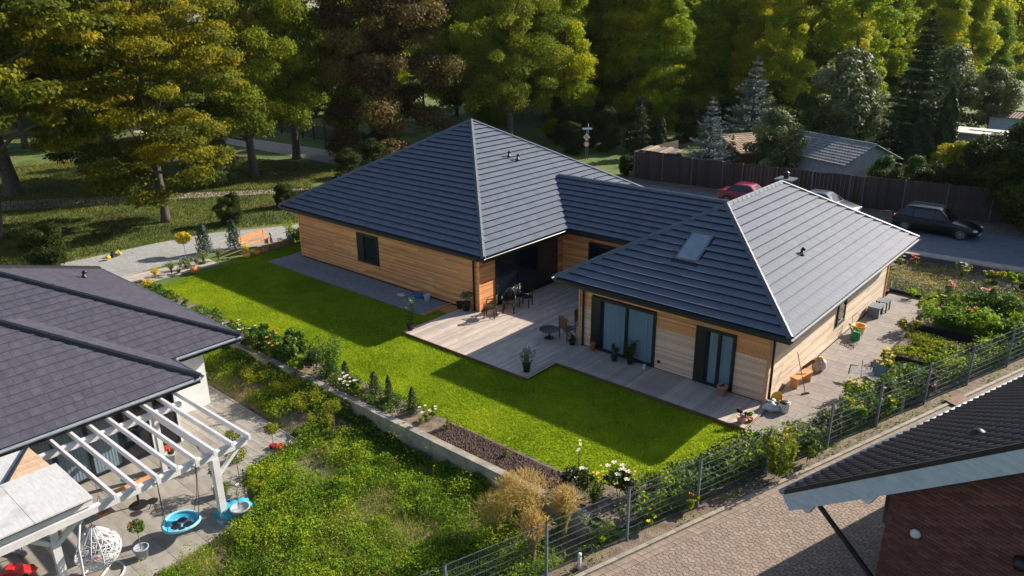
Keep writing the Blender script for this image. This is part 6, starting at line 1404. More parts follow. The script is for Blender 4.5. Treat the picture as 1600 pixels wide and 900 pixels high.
MB().prism(ccw([(-9.0, 60.8), (-3.3, 60.2), (-3.5, 56.7), (-8.6, 57.7)]), 0, 2.15).build('wall', M['shedwall'], o, world=True)
MB().prism(ccw([(-9.3, 61.2), (-3.0, 60.5), (-3.2, 56.3), (-8.7, 57.4)]), 2.15, 2.28).build('roof', M['flatroof'], o, world=True)
MB().bar((-6.6, 59.0, 2.30), (-3.7, 58.4, 2.30), .3, .06).build('roof_slot', M['fencewood'], o, world=True)
o = shed('far_hut', 'small pale blue garden hut with brownish roof far behind the flat roofed hut', (-4.6, 75.5), -.1, 5.5, 4.0, 2.0, .4, mat('pale_blue_wall', (.34, .40, .48), (.42, .48, .55), 3, .8), M['brownwood'])

# road sign
o = thing('sign_post', 'road sign post with yellow diamond sign above a round red and white sign', 'sign', (-33.0, 35.0, 0)); o.scale = (.8, .8, .8)
MB().tube([(-.08, 0, 0), (-.08, 0, 3.2)], .035, 8).tube([(.16, .05, 0), (.16, .05, 4.2)], .035, 8).build('post', M['galv'], o, True)
fd = Vector((CP[0] + 33, CP[1] - 35, 0)).normalized(); sx = Vector((-fd.y, fd.x, 0)); sz_ = Vector((0, 0, 1))
if sx.dot(Vector(tuple(RT))) < 0: sx = -sx
def plate(nm, c, pts, m, th=.02, off=0.0):
    c = Vector(c) + fd * off; V = [c + sx * a + sz_ * b + fd * th for a, b in pts] + [c + sx * a + sz_ * b for a, b in pts]; n = len(pts)
    MB().add(V, [tuple(range(n))] + [tuple(range(n, 2 * n))[::-1]] + [(i, n + i, n + (i + 1) % n, (i + 1) % n) for i in range(n)]).build(nm, m, o)
dia = lambda s: [(0, -s), (s, 0), (0, s), (-s, 0)]
circ = lambda r, n=20: [(r * math.cos(2 * PI * i / n), r * math.sin(2 * PI * i / n)) for i in range(n)]
plate('diamond_sign', (0, 0, 2.65), dia(.42), M['signwhite'], off=.05); plate('diamond_centre', (0, 0, 2.65), dia(.27), M['signyellow'], off=.075)
plate('round_sign', (0, 0, 1.85), circ(.36), M['signred'], off=.05); plate('round_centre', (0, 0, 1.85), circ(.25), M['signwhite'], off=.075)
plate('name_plate', (.05, 0, 3.62), [(-.55, -.1), (.55, -.1), (.55, .1), (-.55, .1)], M['signwhite'], off=.06)
plate('grey_box', (.12, 0, 3.3), [(-.16, -.2), (.16, -.2), (.16, .2), (-.16, .2)], M['galv'], .1, off=.05)
# far street lamp in the gap
o = thing('street_lamp', 'tall pale street lamp far away in the gap right of the park trees', 'lamp', (-104.0, 66, 0))
MB().tube([(0, 0, 0), (0, 0, 9.3), (-.3, -.1, 9.8), (-1.1, -.4, 10.0)], [.14, .1, .08, .06], 8).build('pole', M['galv'], o, True); MB().blob((-1.4, -.5, 10.0), .5, .25, .13, 3, 0).build('lamp_head', M['white'], o, True)
# lattice fence along the rear road
o = thing('lattice_fence', 'dark crossed lattice fence behind the rear road at the foot of the park trees', 'fence', (-66, 28, 0))
A = Vector((-88, 29, 0)); B = Vector((-53, 25.2, 0)); L = (B - A).length; d = (B - A).normalized()
for i in range(int(L / 2.5) + 1):
    p = A + d * i * 2.5; MB().box(p.x - .08, p.x + .08, p.y - .08, p.y + .08, 0, 1.9).build('fence_post', M['fencewood'], o, world=True)
b = MB(); t = 0
while t < L - 1.3:
    p = A + d * t; q = p + d * 1.15; b.bar((p.x, p.y, .25), (q.x, q.y, 1.7), .03, .06, (0, 1, 0)); b.bar((p.x, p.y + .04, 1.7), (q.x, q.y + .04, .25), .03, .06, (0, 1, 0)); t += .42
b.build('lattice', M['fencewood'], o, world=True, kind='stuff')

# ------------------------------------------------------------------ cars
def car(label, x, y, rz, paint, estate, L=4.6, Wd=1.78, Ht=1.46, rails=False):
    o = thing('parked_car', label, 'car', (x, y, -.03), rz, 'cars parked along the road')
    hl = L / 2; hw = Wd / 2
    # lower body stations: x, z_bottom, z_belt, halfwidth
    stn = [(-hl, .42, .80, hw * .80), (-hl + .06, .30, .92, hw * .90), (-hl + .35, .24, .98, hw * .98), (-hl * .45, .20, .96, hw), (0, .20, .93, hw), (hl * .32, .20, .91, hw), (hl * .45, .20, .89, hw), (hl - .75, .22, .80, hw * .98), (hl - .28, .24, .70, hw * .92), (hl - .05, .30, .60, hw * .80), (hl, .36, .52, hw * .72)]
    V = []; Fs = []; n = 10
    for (sx_, zb, zt, w_) in stn:
        V += [(sx_, -w_ * .93, zb), (sx_, -w_, zb + (zt - zb) * .35), (sx_, -w_ * .995, zb + (zt - zb) * .7), (sx_, -w_ * .95, zt - .02), (sx_, -w_ * .86, zt + .015), (sx_, w_ * .86, zt + .015), (sx_, w_ * .95, zt - .02), (sx_, w_ * .995, zb + (zt - zb) * .7), (sx_, w_, zb + (zt - zb) * .35), (sx_, w_ * .93, zb)]
    for i in range(len(stn) - 1):
        for k in range(n): Fs.append((i * n + k, (i + 1) * n + k, (i + 1) * n + (k + 1) % n, i * n + (k + 1) % n))
    Fs += [tuple(range(n)), tuple(len(V) - 1 - k for k in range(n))]
    bd = MB().add(V, Fs)
    # greenhouse: belt outline and roof outline
    if estate: rx = [(-hl + .30, -hl + .62), (-hl * .5, -hl * .5), (0, 0), (.30, .10), (.98, .28)]
    else: rx = [(-hl + .55, -hl + 1.15), (-hl * .4, -hl * .42), (0, 0), (.30, .10), (.98, .30)]
    zb_ = .94; gV = []; 
    for i, (bx_, tx) in enumerate(rx):
        rt = Ht - (.05 if i in (0, len(rx) - 1) else 0)
        gV += [(bx_, -hw * .90, zb_ - (.03 if i == 4 else 0)), (tx, -hw * .70, rt - .045), (tx, -hw * .58, rt), (tx, hw * .58, rt), (tx, hw * .70, rt - .045), (bx_, hw * .90, zb_ - (.03 if i == 4 else 0))]
    gF = []
    for i in range(len(rx) - 1):
        for k in range(5): gF.append((i * 6 + k, (i + 1) * 6 + k, (i + 1) * 6 + k + 1, i * 6 + k + 1))
    gF += [(0, 1, 2, 3, 4, 5), (29, 28, 27, 26, 25, 24)]; bd.add(gV, gF)
    bo = bd.build('body', paint, o, True)
    bm = bpy.data.meshes[bo.data.name]
    # wheel arches and wheels
    for wx in (-hl + .86, hl - .84):
        for s_ in (-1, 1):
            wl = thing_part('wheel', o)
            c = (wx, s_ * (hw - .10), .325)
            ar_ = MB(); 
            for (r_out, r_in, y0, y1) in ((.385, .0, hw - .02, hw + .004),):
                pts = [(wx + r_out * math.cos(PI * k / 14), s_ * y1, .325 + r_out * math.sin(PI * k / 14)) for k in range(15)]; ar_.add(pts + [(wx, s_ * y1, .325)], [(k, k + 1, 15) if s_ < 0 else (k + 1, k, 15) for k in range(14)])
            ar_.build('wheel_arch', M['plastic_black'], o)
            t_ = MB(); prof = [(.22, -.10), (.31, -.10), (.325, -.06), (.325, .06), (.31, .10), (.22, .10)]; nn = 24; V = []
            for (r__, yy_) in prof:
                for k in range(nn): V.append((c[0] + r__ * math.cos(2 * PI * k / nn), c[1] + s_ * (yy_ + .02), c[2] + r__ * math.sin(2 * PI * k / nn)))
            t_.add(V, [(i * nn + k, i * nn + (k + 1) % nn, (i + 1) * nn + (k + 1) % nn, (i + 1) * nn + k) for i in range(5) for k in range(nn)]); t_.build('tyre', M['tyre'], o, True)
            r2 = MB(); yr = c[1] + s_ * .115
            for k in range(10):
                a = 2 * PI * k / 10; r2.obox((c[0] + .12 * math.cos(a), yr, c[2] + .12 * math.sin(a)), (math.cos(a), 0, math.sin(a)), (0, 1, 0), (-math.sin(a), 0, math.cos(a)), .11, .012, .018)
            for (ra, rb) in ((.20, .235), (.0, .05)):
                pp = []
                for k in range(24): pp += [(c[0] + ra * math.cos(2 * PI * k / 24), yr + s_ * .012, c[2] + ra * math.sin(2 * PI * k / 24)), (c[0] + rb * math.cos(2 * PI * k / 24), yr + s_ * .012, c[2] + rb * math.sin(2 * PI * k / 24))]
                r2.add(pp, [(2 * k, 2 * k + 1, (2 * k + 3) % 48, (2 * k + 2) % 48) for k in range(24)])
            r2.build('rim', M['alloy'], o)
    # glass panes lying 6 mm proud on the greenhouse
    def gp(i, t0, t1, k0, k1, s_, nm='side_window', f0=.12, f1=.88):
        a0 = Vector(gV[i * 6 + k0]); a1 = Vector(gV[i * 6 + k1]); b0 = Vector(gV[(i + 1) * 6 + k0]); b1 = Vector(gV[(i + 1) * 6 + k1])
        q = [a0.lerp(b0, t0).lerp(a1.lerp(b1, t0), f0), a0.lerp(b0, t1).lerp(a1.lerp(b1, t1), f0), a0.lerp(b0, t1).lerp(a1.lerp(b1, t1), f1), a0.lerp(b0, t0).lerp(a1.lerp(b1, t0), f1)]
        nn_ = (q[1] - q[0]).cross(q[2] - q[0]).normalized(); c_ = sum(q, Vector()) / 4
        if nn_.dot(c_ - Vector((0, 0, 1.0))) < 0: nn_ = -nn_
        MB().add([p + nn_ * .008 for p in q] + [p + nn_ * .001 for p in q], [(0, 1, 2, 3), (0, 4, 5, 1), (1, 5, 6, 2), (2, 6, 7, 3), (3, 7, 4, 0)]).build(nm, M['carglass'], o)
    for s_, (k0, k1) in ((-1, (0, 1)), (1, (5, 4))):
        gp(0, .10, .95, k0, k1, s_); gp(1, .02, .97, k0, k1, s_); gp(2, .05, 1.0, k0, k1, s_); gp(3, .0, .62, k0, k1, s_)
    # windscreen and rear window
    for (i, nm) in ((4, 'windscreen'), (0, 'rear_window')):
        a = [Vector(gV[i * 6 + 0]), Vector(gV[i * 6 + 5]), Vector(gV[i * 6 + 4]), Vector(gV[i * 6 + 1])]; c_ = sum(a, Vector()) / 4; a = [p.lerp(c_, .10) for p in a]
        nn_ = (a[1] - a[0]).cross(a[2] - a[0]).normalized(); nn_ = nn_ if nn_.x * (1 if i == 4 else -1) > 0 else -nn_
        MB().add([p + nn_ * .012 for p in a] + [p for p in a], [(0, 1, 2, 3), (0, 4, 5, 1), (1, 5, 6, 2), (2, 6, 7, 3), (3, 7, 4, 0)]).build(nm, M['carglass'], o)
    for s_ in (-1, 1):
        MB().blob((hl - .16, s_ * hw * .74, .60), .17, .16, .075, 1, 0).build('headlight', M['lampglass'], o, True)
        MB().blob((-hl + .10, s_ * hw * .80, .84), .10, .13, .13, 1, 0).build('tail_light', M['taillight'], o, True)
        MB().blob((.55, s_ * (hw + .05), .98), .07, .09, .06, 1, 0).build('wing_mirror', paint, o, True)
        if rails: MB().tube([(-hl + .75, s_ * hw * .63, Ht + .01), (-hl + .9, s_ * hw * .64, Ht + .05), (.0, s_ * hw * .64, Ht + .045), (.15, s_ * hw * .63, Ht - .0)], .018, 6).build('roof_rail', M['alloy'], o, True)
        for dx in (-.62, .02): MB().box(dx, dx + .18, s_ * hw - .008, s_ * hw + .012, .80, .825).build('door_handle', paint, o)
    MB().box(hl - .06, hl + .015, -.38, .38, .36, .48).build('grille', M['plastic_black'], o)
    MB().box(hl - .02, hl + .024, -.26, .26, .28, .34).build('number_plate', M['signwhite'], o)
    return o
def thing_part(n, o): return None
car('black estate car with silver roof rails parked beside the brown fence', -1.95, 28.35, -.03, M['black_car'], True, rails=True, L=4.8, Ht=1.58)
car('silver grey car half hidden behind the right roof corner', -9.0, 29.0, -.03, M['silver_car'], False, L=4.5, Ht=1.44)
car('dark red car seen between the two roofs in front of the brown fence', -13.9, 28.0, .0, M['red_car'], False, L=4.2, Ht=1.5)

# ================================================================== THINGS ON THE TERRACE
plant('potted_lily', 'tall thin plant with white blooms in a black pot at the left deck corner', 'potted plant', -15.25, -2.85, .12, .5, 1.35, 'stems', 'L_mid', 260, .1, .04, ('petal_white', 4, .07), None, True, ('plastic_black', .15, .3), 4)
plant('potted_oleander', 'bushy oleander in a black pot at the outer deck corner', 'potted plant', -8.8, -2.75, .12, .62, .80, 'stems', 'L_silver', 420, .12, .035, ('petal_white', 8, .03), None, True, ('plastic_black', .17, .34), 7)
plant('terracotta_pot', 'pink clay pot with small plants at the right end of the terrace door', 'potted plant', -2.25, .22, .12, .22, .12, 'blob', 'L_dark', 60, .06, .04, None, None, False, ('pinkclay', .19, .36))
plant('step_pot', 'reddish and green plants in a clay pot at the deck corner by the terrace', 'potted plant', -0.88, -1.15, .12, .5, .28, 'blob', 'L_purple', 360, .09, .05, None, None, True, ('pinkclay', .16, .22))
plant('step_pot', 'small bright green potted plant at the deck corner beside the reddish pot', 'potted plant', -0.68, -0.9, .12, .3, .26, 'blob', 'L_bright', 160, .09, .06, None, None, False, ('terracotta', .10, .12))
plant('dark_potted_plant', 'tall dark leaved potted plant in front of the large sliding door', 'potted plant', -6.15, .32, .12, .5, .95, 'stems', 'L_dark', 330, .11, .06, None, None, True, ('plastic_black', .15, .24), 5)
plant('dark_potted_plant', 'lower green potted plant left of the tall dark one by the sliding door', 'potted plant', -6.75, .15, .12, .45, .55, 'blob', 'L_dark', 260, .1, .06, None, None, True, ('plastic_black', .14, .2), 3)
plant('planter', 'black planter with pale green hydrangea leaves against the left house corner', 'potted plant', -14.95, .32, .12, .55, .55, 'blob', 'L_silver', 360, .13, .1, None, None, True, ('plastic_black', .2, .42))
plant('small_pot_plant', 'white pot with bright green herb on the round garden table', 'potted plant', -13.55, 2.15, .86, .22, .16, 'blob', 'L_bright', 110, .07, .05, None, None, False, ('bag', .11, .20))
plant('dark_pot', 'low dark pot at the foot of the laths left of the big sliding door', 'potted plant', -8.95, .35, .12, .35, .25, 'blob', 'L_dark', 140, .08, .05, None, None, False, ('plastic_black', .16, .2))
plant('red_pot', 'small reddish pot plant inside the left reveal of the sliding door', 'potted plant', -7.95, .38, .12, .3, .35, 'blob', 'L_purple', 120, .09, .05, None, None, False, ('terracotta', .12, .35))
o = MB().lathe([(.09, 0), (.16, .32), (.17, .33), (.15, .33), (.10, .03)], (0, 0, 0), 16).build('black_bucket', M['plastic_black'], None, True); o.location = (-15.35, .28, .13); tagd(o, 'shiny black bucket on the deck left of the pale green planter', 'bucket')
o = thing('white_lantern', 'tiny white lantern on the deck at the right edge of the sliding door', 'lantern', (-5.5, .32, .12)); MB().box(-.05, .05, -.05, .05, 0, .02).box(-.05, .05, -.05, .05, .14, .16).build('frame', M['white'], o); MB().box(-.04, .04, -.04, .04, .02, .14).build('pane', M['lampglass'], o)
# ornate metal armchairs
def garden_chair(label, x, y, rz, m):
    o = thing('garden_chair', label, 'chair', (x, y, .12), rz, 'ornate metal garden chairs')
    o.scale = (1.12, 1.12, 1.12)
    for (lx_, ly_) in ((-.22, -.2), (.22, -.2), (-.2, .22), (.2, .22)): MB().tube([(lx_, ly_, 0), (lx_ * .95, ly_ * .95, .22), (lx_, ly_, .42)], [.024, .03, .024], 6).build('leg', m, o, True)
    b = MB().lathe([(.25, .42), (.255, .435), (.25, .45), (.0, .45)], (0, 0, 0), 18); b.build('seat', m, o)
    b = MB(); pts = [(.22 * math.cos(PI * t / 12) * 1.05, .24 + .05 * math.sin(PI * t / 12), .45 + .50 * math.sin(PI * t / 12) ** .8) for t in range(13)]; b.tube(pts, .027, 6)
    for dx in (-.12, -.04, .04, .12): b.tube([(dx * .5, .22, .45), (dx * 1.3, .25, .66), (dx * .4, .28, .90 - abs(dx) * .5)], .019, 5)
    b.tube([(.0 + .07 * math.cos(t * .6), .26, .68 + .07 * math.sin(t * .6)) for t in range(12)], .017, 5)
    b.build('backrest', m, o, True)
    for s_ in (-1, 1): MB().tube([(s_ * .22, .25, .66), (s_ * .28, .05, .67), (s_ * .27, -.18, .64), (s_ * .23, -.2, .44)], .023, 6).build('armrest', m, o, True)
    return o
garden_chair('ornate dark metal garden chair in the sun at the corner of the left wing', -13.6, .45, math.radians(-60), M['brownmetal'])
garden_chair('black metal garden chair in the shade behind the sunlit one', -13.35, 1.45, math.radians(35), M['black'])
garden_chair('black metal garden chair farthest back beside the round table', -13.2, 2.5, math.radians(110), M['black'])
o = thing('garden_table', 'small round dark metal table between the black garden chairs', 'table', (-13.75, 2.2, .12))
MB().lathe([(.0, .70), (.38, .70), (.39, .715), (.38, .73), (.0, .73)], (0, 0, 0), 24).build('table_top', M['black'], o); MB().tube([(0, 0, .05), (0, 0, .7)], .03, 8).build('pedestal', M['black'], o, True)
for k in range(3): MB().tube([(0, 0, .12), (.2 * math.cos(k * 2.1), .2 * math.sin(k * 2.1), .08), (.3 * math.cos(k * 2.1), .3 * math.sin(k * 2.1), 0)], .015, 6).build('foot', M['black'], o, True)
MB().build if False else None
# wooden folding chairs and table at the right wing
def wood_chair(label, x, y, rz):
    o = thing('wooden_chair', label, 'chair', (x, y, .12), rz, 'brown wooden garden chairs')
    for s_ in (-1, 1):
        MB().bar((s_ * .23, -.22, 0), (s_ * .23, .18, .46), .03, .045).build('leg', M['brownwood'], o); MB().bar((s_ * .25, .26, 0), (s_ * .25, .30, 1.0), .03, .045).build('leg', M['brownwood'], o); MB().bar((s_ * .27, -.22, .64), (s_ * .27, .28, .66), .05, .03).build('armrest', M['brownwood'], o)
    for k in range(7): MB().box(-.24, .24, -.24 + k * .07, -.185 + k * .07, .44, .46).build('seat_slat', M['brownwood'], o)
    for k in range(7): MB().box(-.22 + k * .065, -.175 + k * .065, .275, .295, .48, .98).build('back_slat', M['brownwood'], o)
    MB().box(-.26, .26, .265, .31, .98, 1.04).build('top_rail', M['brownwood'], o)
wood_chair('brown slatted wooden chair turned away beside the dark pillar', -9.45, .75, math.radians(165)); wood_chair('second brown wooden chair behind the first, nearer the courtyard', -9.3, 1.65, math.radians(80))
o = thing('low_round_table', 'low round dark blue table on the shaded deck left of the wooden chairs', 'table', (-10.1, .3, .12))
MB().lathe([(.0, .38), (.42, .38), (.43, .40), (.0, .41)], (0, 0, 0), 24).build('table_top', M['fascia'], o); MB().tube([(0, 0, .0), (0, 0, .38)], .04, 8).lathe([(.22, 0), (.2, .02), (0, .04)], (0, 0, 0), 16).build('pedestal', M['black'], o, True)
# things on the grey slab path
o = MB().lathe([(.13, 0), (.16, .28), (.175, .30), (.155, .30), (.12, .02)], (0, 0, 0), 16).build('white_bucket', M['bag'], None, True); o.location = (-17.45, .2, .055); tagd(o, 'white bucket on the grey slab path against the larch wall', 'bucket')
o = MB().blob((0, 0, .10), .42, .22, .12, 3, .5, 14, 8).build('blue_tarpaulin', M['bluecloth'], None, True); o.location = (-18.15, .3, .05); tagd(o, 'crumpled blue plastic sheet lying next to the white bucket', 'tarpaulin')
o = MB().blob((0, 0, .05), .26, .14, .06, 9, .5, 12, 8).build('pale_cloth', M['bag'], None, True); o.location = (-18.9, -.15, .05); tagd(o, 'small pale rumpled cloth left of the blue plastic sheet', 'cloth')
# ------------------------------------------------------------------ along the sunny side wall
def bench(name, label, x, y, rz, L, m, h=.45, back=False, grp=None):
    o = thing(name, label, 'bench', (x, y, .05), rz, grp)
    for k in range(3): MB().box(-L / 2, L / 2, -.17 + k * .115, -.065 + k * .115, h - .03, h).build('seat_plank', m, o)
    for s_ in (-1, 1): MB().box(s_ * L * .42 - .02, s_ * L * .42 + .02, -.15, .15, 0, h - .032).build('leg', m, o)
    if back:
        for k in range(3): MB().box(-L / 2, L / 2, .20, .22, h + .12 + k * .13, h + .22 + k * .13).build('back_plank', m, o)
        for s_ in (-1, 1): MB().box(s_ * L * .42 - .02, s_ * L * .42 + .02, .18, .199, 0, h + .5).build('back_post', m, o)
    return o
bench('small_bench', 'small orange wooden bench standing at the sunny side wall', -.48, 2.95, math.radians(80), 1.05, M['benchwood'], .42)
o = thing('hand_shovel', 'grey hand tool lying on the small orange bench', 'tool', (-.5, 2.9, .475), .6); MB().box(-.14, .02, -.035, .035, 0, .02).build('blade', M['galv'], o); MB().tube([(.02, 0, .012), (.2, 0, .012)], .012, 6).build('handle', M['black'], o)
o = thing('broom', 'dark broom leaning on the small bench, handle pointing up', 'broom', (-.2, 2.55, .05)); MB().tube([(.15, -.25, .03), (-.42, .1, 1.35)], .014, 6).build('handle', M['brownwood'], o); MB().obox((.16, -.26, .03), (.5, .86, 0), (-.86, .5, 0), (0, 0, 1), .15, .03, .03).build('brush', M['black'], o)
o = thing('garbage_bag', 'colourful filled bag with yellow and lilac print leaning on the side wall', 'bag', (-.42, 4.35, .05)); MB().blob((0, 0, .30), .17, .2, .32, 6, .4, 14, 9).build('bag', M['lightwood'], o, True); MB().blob((.16, .16, .26), .13, .15, .27, 8, .4, 12, 8).build('inner_bag', mat('lilac_print', (.45, .36, .55), (.75, .68, .70), 9, .6), o, True); MB().blob((.1, .05, .55), .1, .09, .08, 2, .5).build('bag_neck', M['yellow'], o, True)
o = MB().bar((-.35, -.1, .02), (.05, .0, .5), .05, .12).build('brown_plank', M['brownwood']); o.location = (-.55, 4.2, .05); tagd(o, 'short brown plank leaning at the wall left of the colourful bag', 'plank')
def watering_can(label, x, y, rz, m, s=1.0):
    o = thing('watering_can', label, 'watering can', (x, y, .055), rz); o.scale = (s, s, s)
    MB().lathe([(.15, 0), (.16, .03), (.15, .26), (.12, .30), (.08, .31), (.07, .29)], (0, 0, 0), 16).build('body', m, o, True)
    MB().tube([(.12, 0, .08), (.28, 0, .25), (.40, 0, .36)], [.035, .025, .02], 8).build('spout', m, o, True); MB().lathe([(.02, 0), (.055, .03), (.055, .045), (0, .05)], (.40, 0, .35), 10).build('rose', m, o, True)
    MB().tube([(-.13, 0, .10), (-.24, 0, .2), (-.2, 0, .36), (-.02, 0, .42), (.1, 0, .31)], .016, 6).build('handle', m, o, True)
watering_can('green watering can standing in front of the yellow basket at the side wall', -.28, 8.35, 2.4, M['green'], 1.25)
o = thing('yellow_basket', 'yellow plastic basket with wheels behind the green watering can', 'basket', (-.36, 8.95, .055)); MB().lathe([(.20, .05), (.27, .42), (.29, .43), (.25, .43), (.18, .07)], (0, 0, 0), 14).build('tub', M['yellow'], o, True); MB().tube([(-.25, 0, .4), (-.3, 0, .75), (-.15, 0, .95), (.0, 0, .9)], .014, 6).build('handle', M['galv'], o, True)
for s_ in (-1, 1): MB().tube([(.1, s_ * .2, .05), (.1, s_ * .24, .05)], .05, 10).build('wheel', M['orange'], o, True)
o = thing('garden_hose', 'small coil of hose on the slabs beside the green watering can', 'hose', (-.35, 7.6, .06)); MB().tube([(.13 * math.cos(t * .5) + .01 * t, .15 * math.sin(t * .5), .02 + .003 * t) for t in range(34)], .013, 5).build('coil', M['L_mid'], o, True); MB().tube([(.3, 0, .02), (.32, -.2, .12), (.35, -.35, .02)], .012, 5).build('hose_end', M['black'], o, True)
o = thing('grey_box', 'grey plastic crate with dark opening near the far end of the side wall', 'box', (-.45, 11.6, .055)); MB().box(-.26, .22, -.32, .32, 0, .05).box(-.26, .22, -.32, -.28, .05, .46).box(-.26, .22, .28, .32, .05, .46).box(-.26, -.22, -.28, .28, .05, .46).box(-.28, .26, -.35, .35, .46, .50).build('crate', M['galv'], o); MB().box(-.1, .15, -.18, .1, .05, .28).build('white_case', M['bag'], o)
o = thing('side_table', 'grey low table with drawers right behind the grey plastic crate', 'table', (-.42, 12.5, .055)); MB().box(-.26, .26, -.3, .3, .46, .5).build('table_top', M['galv'], o)
for (a, b2) in ((-.22, -.26), (.22, -.26), (-.22, .26), (.22, .26)): MB().box(a - .025, a + .025, b2 - .025, b2 + .025, 0, .46).build('leg', M['black'], o)
# buckets and bag at the near corner of the house
o = thing('yellow_bowl', 'bright yellow plastic bowl tilted at the right wing corner', 'bowl', (-.42, .95, .055)); MB().lathe([(.12, 0), (.24, .2), (.26, .21), (.23, .2), (.11, .02)], (0, 0, 0), 18).build('bowl', M['yellow'], o, True).rotation_euler = (.9, -.7, 0); o.children[0].location = (0, 0, .18)
o = thing('white_bucket', 'white bucket with black lid beside the yellow bowl', 'bucket', (-.12, .55, .055)); MB().lathe([(.15, 0), (.18, .34), (.19, .36), (.16, .36)], (0, 0, 0), 16).build('bucket', M['bag'], o, True); MB().lathe([(.17, .36), (.13, .40), (0, .41)], (0, 0, 0), 14).build('lid', M['black'], o, True)
o = thing('white_bag', 'crumpled white bag with black straps lying against the corner board', 'bag', (-.52, .36, .055)); MB().blob((0, 0, .17), .26, .22, .20, 4, .6, 16, 10).build('bag', M['bag'], o, True); MB().tube([(-.2, -.1, .2), (-.1, -.15, .36), (.05, -.1, .38), (.15, -.1, .25)], .02, 6).tube([(-.1, .1, .3), (0, 0, .42), (.2, .1, .3)], .025, 6).build('strap', M['black'], o, True)
# metal clothes airer and rack folded in the bed
o = thing('folding_airer', 'collapsed silver tubular garden airer lying at the edge of the fence bed', 'airer', (1.35, 4.55, .3), .15)
for k in range(7): MB().tube([(-.62, -.15 + k * .06, .10 + k * .02), (.2, -.05 + k * .05, .16)], .011, 5).build('rod', M['bag'], o)
for k in range(7): MB().tube([(.0, -.32 + k * .07, .12), (.62, -.62 + k * .05, .0 + .02 * k)], .011, 5).build('rod', M['bag'], o)
MB().tube([(-.62, -.18, .08), (-.64, .25, .24), (-.4, .3, .26)], .022, 6).tube([(0, -.4, .15), (.35, -.55, .1), (.65, -.6, .0)], .02, 6).build('frame', M['plastic_black'], o, True)
MB().add([(.1, .12, .1), (.6, .05, .0), (.6, .3, .42), (.12, .36, .46)], [(0, 1, 2, 3)]).build('mesh_panel', M['galv'], o)
for s_ in (-.25, .05): MB().tube([(s_, .4, -.25), (s_ - .03, .45, .45)], .014, 5).build('leg', M['black'], o)
# ------------------------------------------------------------------ lawn end: bench, pumpkins, child
o = bench('garden_bench', 'orange wooden garden bench facing away beside the low stone border', -31.7, -.2, math.radians(104), 2.1, M['benchwood'], .42, True)
sb = thing('stone_border', 'low border of alternating pale and brown blocks at the lawn end', 'border', (-30.9, .6, 0))
for k in range(7): MB().box(-31.02, -30.72, -.55 + k * .34, -.55 + k * .34 + .31, 0, .36 + .03 * (k % 2)).build('block', M['concrete'] if k % 2 else M['terracotta'], sb, world=True)
def pumpkin(label, x, y, r, m='orange', sq=.75):
    o = thing('pumpkin', label, 'pumpkin', (x, y, 0.0), rnd.random() * 3); V = []; Fs = []; n, mm = 30, 9
    for i in range(mm + 1):
        ph_ = PI * i / mm
        for k in range(n):
            th = 2 * PI * k / n; q = (1 - .09 * abs(math.sin(th * 4.5))) * r; V.append((q * math.sin(ph_) * math.cos(th), q * math.sin(ph_) * math.sin(th), r * sq - r * sq * math.cos(ph_) * (1 - .12 * math.cos(ph_ * 2))))
    for i in range(mm):
        for k in range(n): Fs.append((i * n + k, i * n + (k + 1) % n, (i + 1) * n + (k + 1) % n, (i + 1) * n + k))
    MB().add(V, Fs).build('fruit', M[m], o, True); MB().tube([(0, 0, r * 1.3), (0, .02, r * 1.6), (.04, .03, r * 1.8)], [r * .14, r * .1, r * .12], 6).build('stalk', M['stem'], o, True)
pumpkin('orange pumpkin at the end of the bench', -30.8, -1.35, .26); pumpkin('yellow orange pumpkin in front of the bench pumpkin', -30.45, -1.55, .22, 'yellow'); pumpkin('deep orange pumpkin beside the stone border', -30.5, -.85, .20)
pumpkin('single orange pumpkin at the lit lawn corner', -30.3, -4.75, .24); pumpkin('yellow pumpkin on the gravel in the tree shade', -36.5, -6.7, .15, 'yellow'); 
o = MB().blob((0, 0, .12), .34, .20, .16, 5, .3, 14, 8).build('clay_boulder', M['terracotta'], None, True); o.location = (-30.75, -.35, 0); tagd(o, 'reddish rounded stone in front of the bench end', 'stone')
plant('yellow_flowers', 'yellow flowers standing at the near end of the bench', 'flowers', -31.0, -1.25, 0, .4, .7, 'stems', 'L_bright', 120, .08, .05, ('petal_yellow', 16, .07))
plant('yellow_flowers', 'small yellow flowers right of the child behind the stone border', 'flowers', -31.2, 1.15, 0, .35, .45, 'stems', 'L_bright', 80, .08, .05, ('petal_yellow', 10, .06))
o = thing('yellow_bag', 'yellow sack lying at the edge of the dark shrubs near the slate roof', 'bag', (-38.9, -8.9, -.05)); o.scale = (.6, .6, .6); MB().blob((0, 0, .28), .38, .34, .34, 5, .4, 14, 9).build('sack', M['yellow'], o, True); MB().blob((-.05, .1, .6), .2, .18, .14, 7, .4).build('top', M['greypot'], o, True)
o = thing('toy_digger', 'dark toy digger with yellow bucket on the gravel by the yellow pumpkin', 'toy', (-36.9, -6.2, -.04), 1.9); o.scale = (.55, .55, .55); MB().box(-.3, .3, -.2, .2, .08, .3).box(-.25, .05, -.16, .16, .3, .55).build('body', M['plastic_black'], o); MB().box(-.35, .35, -.27, -.19, 0, .16).box(-.35, .35, .19, .27, 0, .16).build('track', M['tyre'], o); MB().bar((.2, 0, .3), (.62, 0, .55), .07, .07).bar((.62, 0, .55), (.78, 0, .2), .07, .07).build('arm', M['yellow'], o); MB().box(.68, .9, -.12, .12, .05, .22).build('bucket', M['yellow'], o)

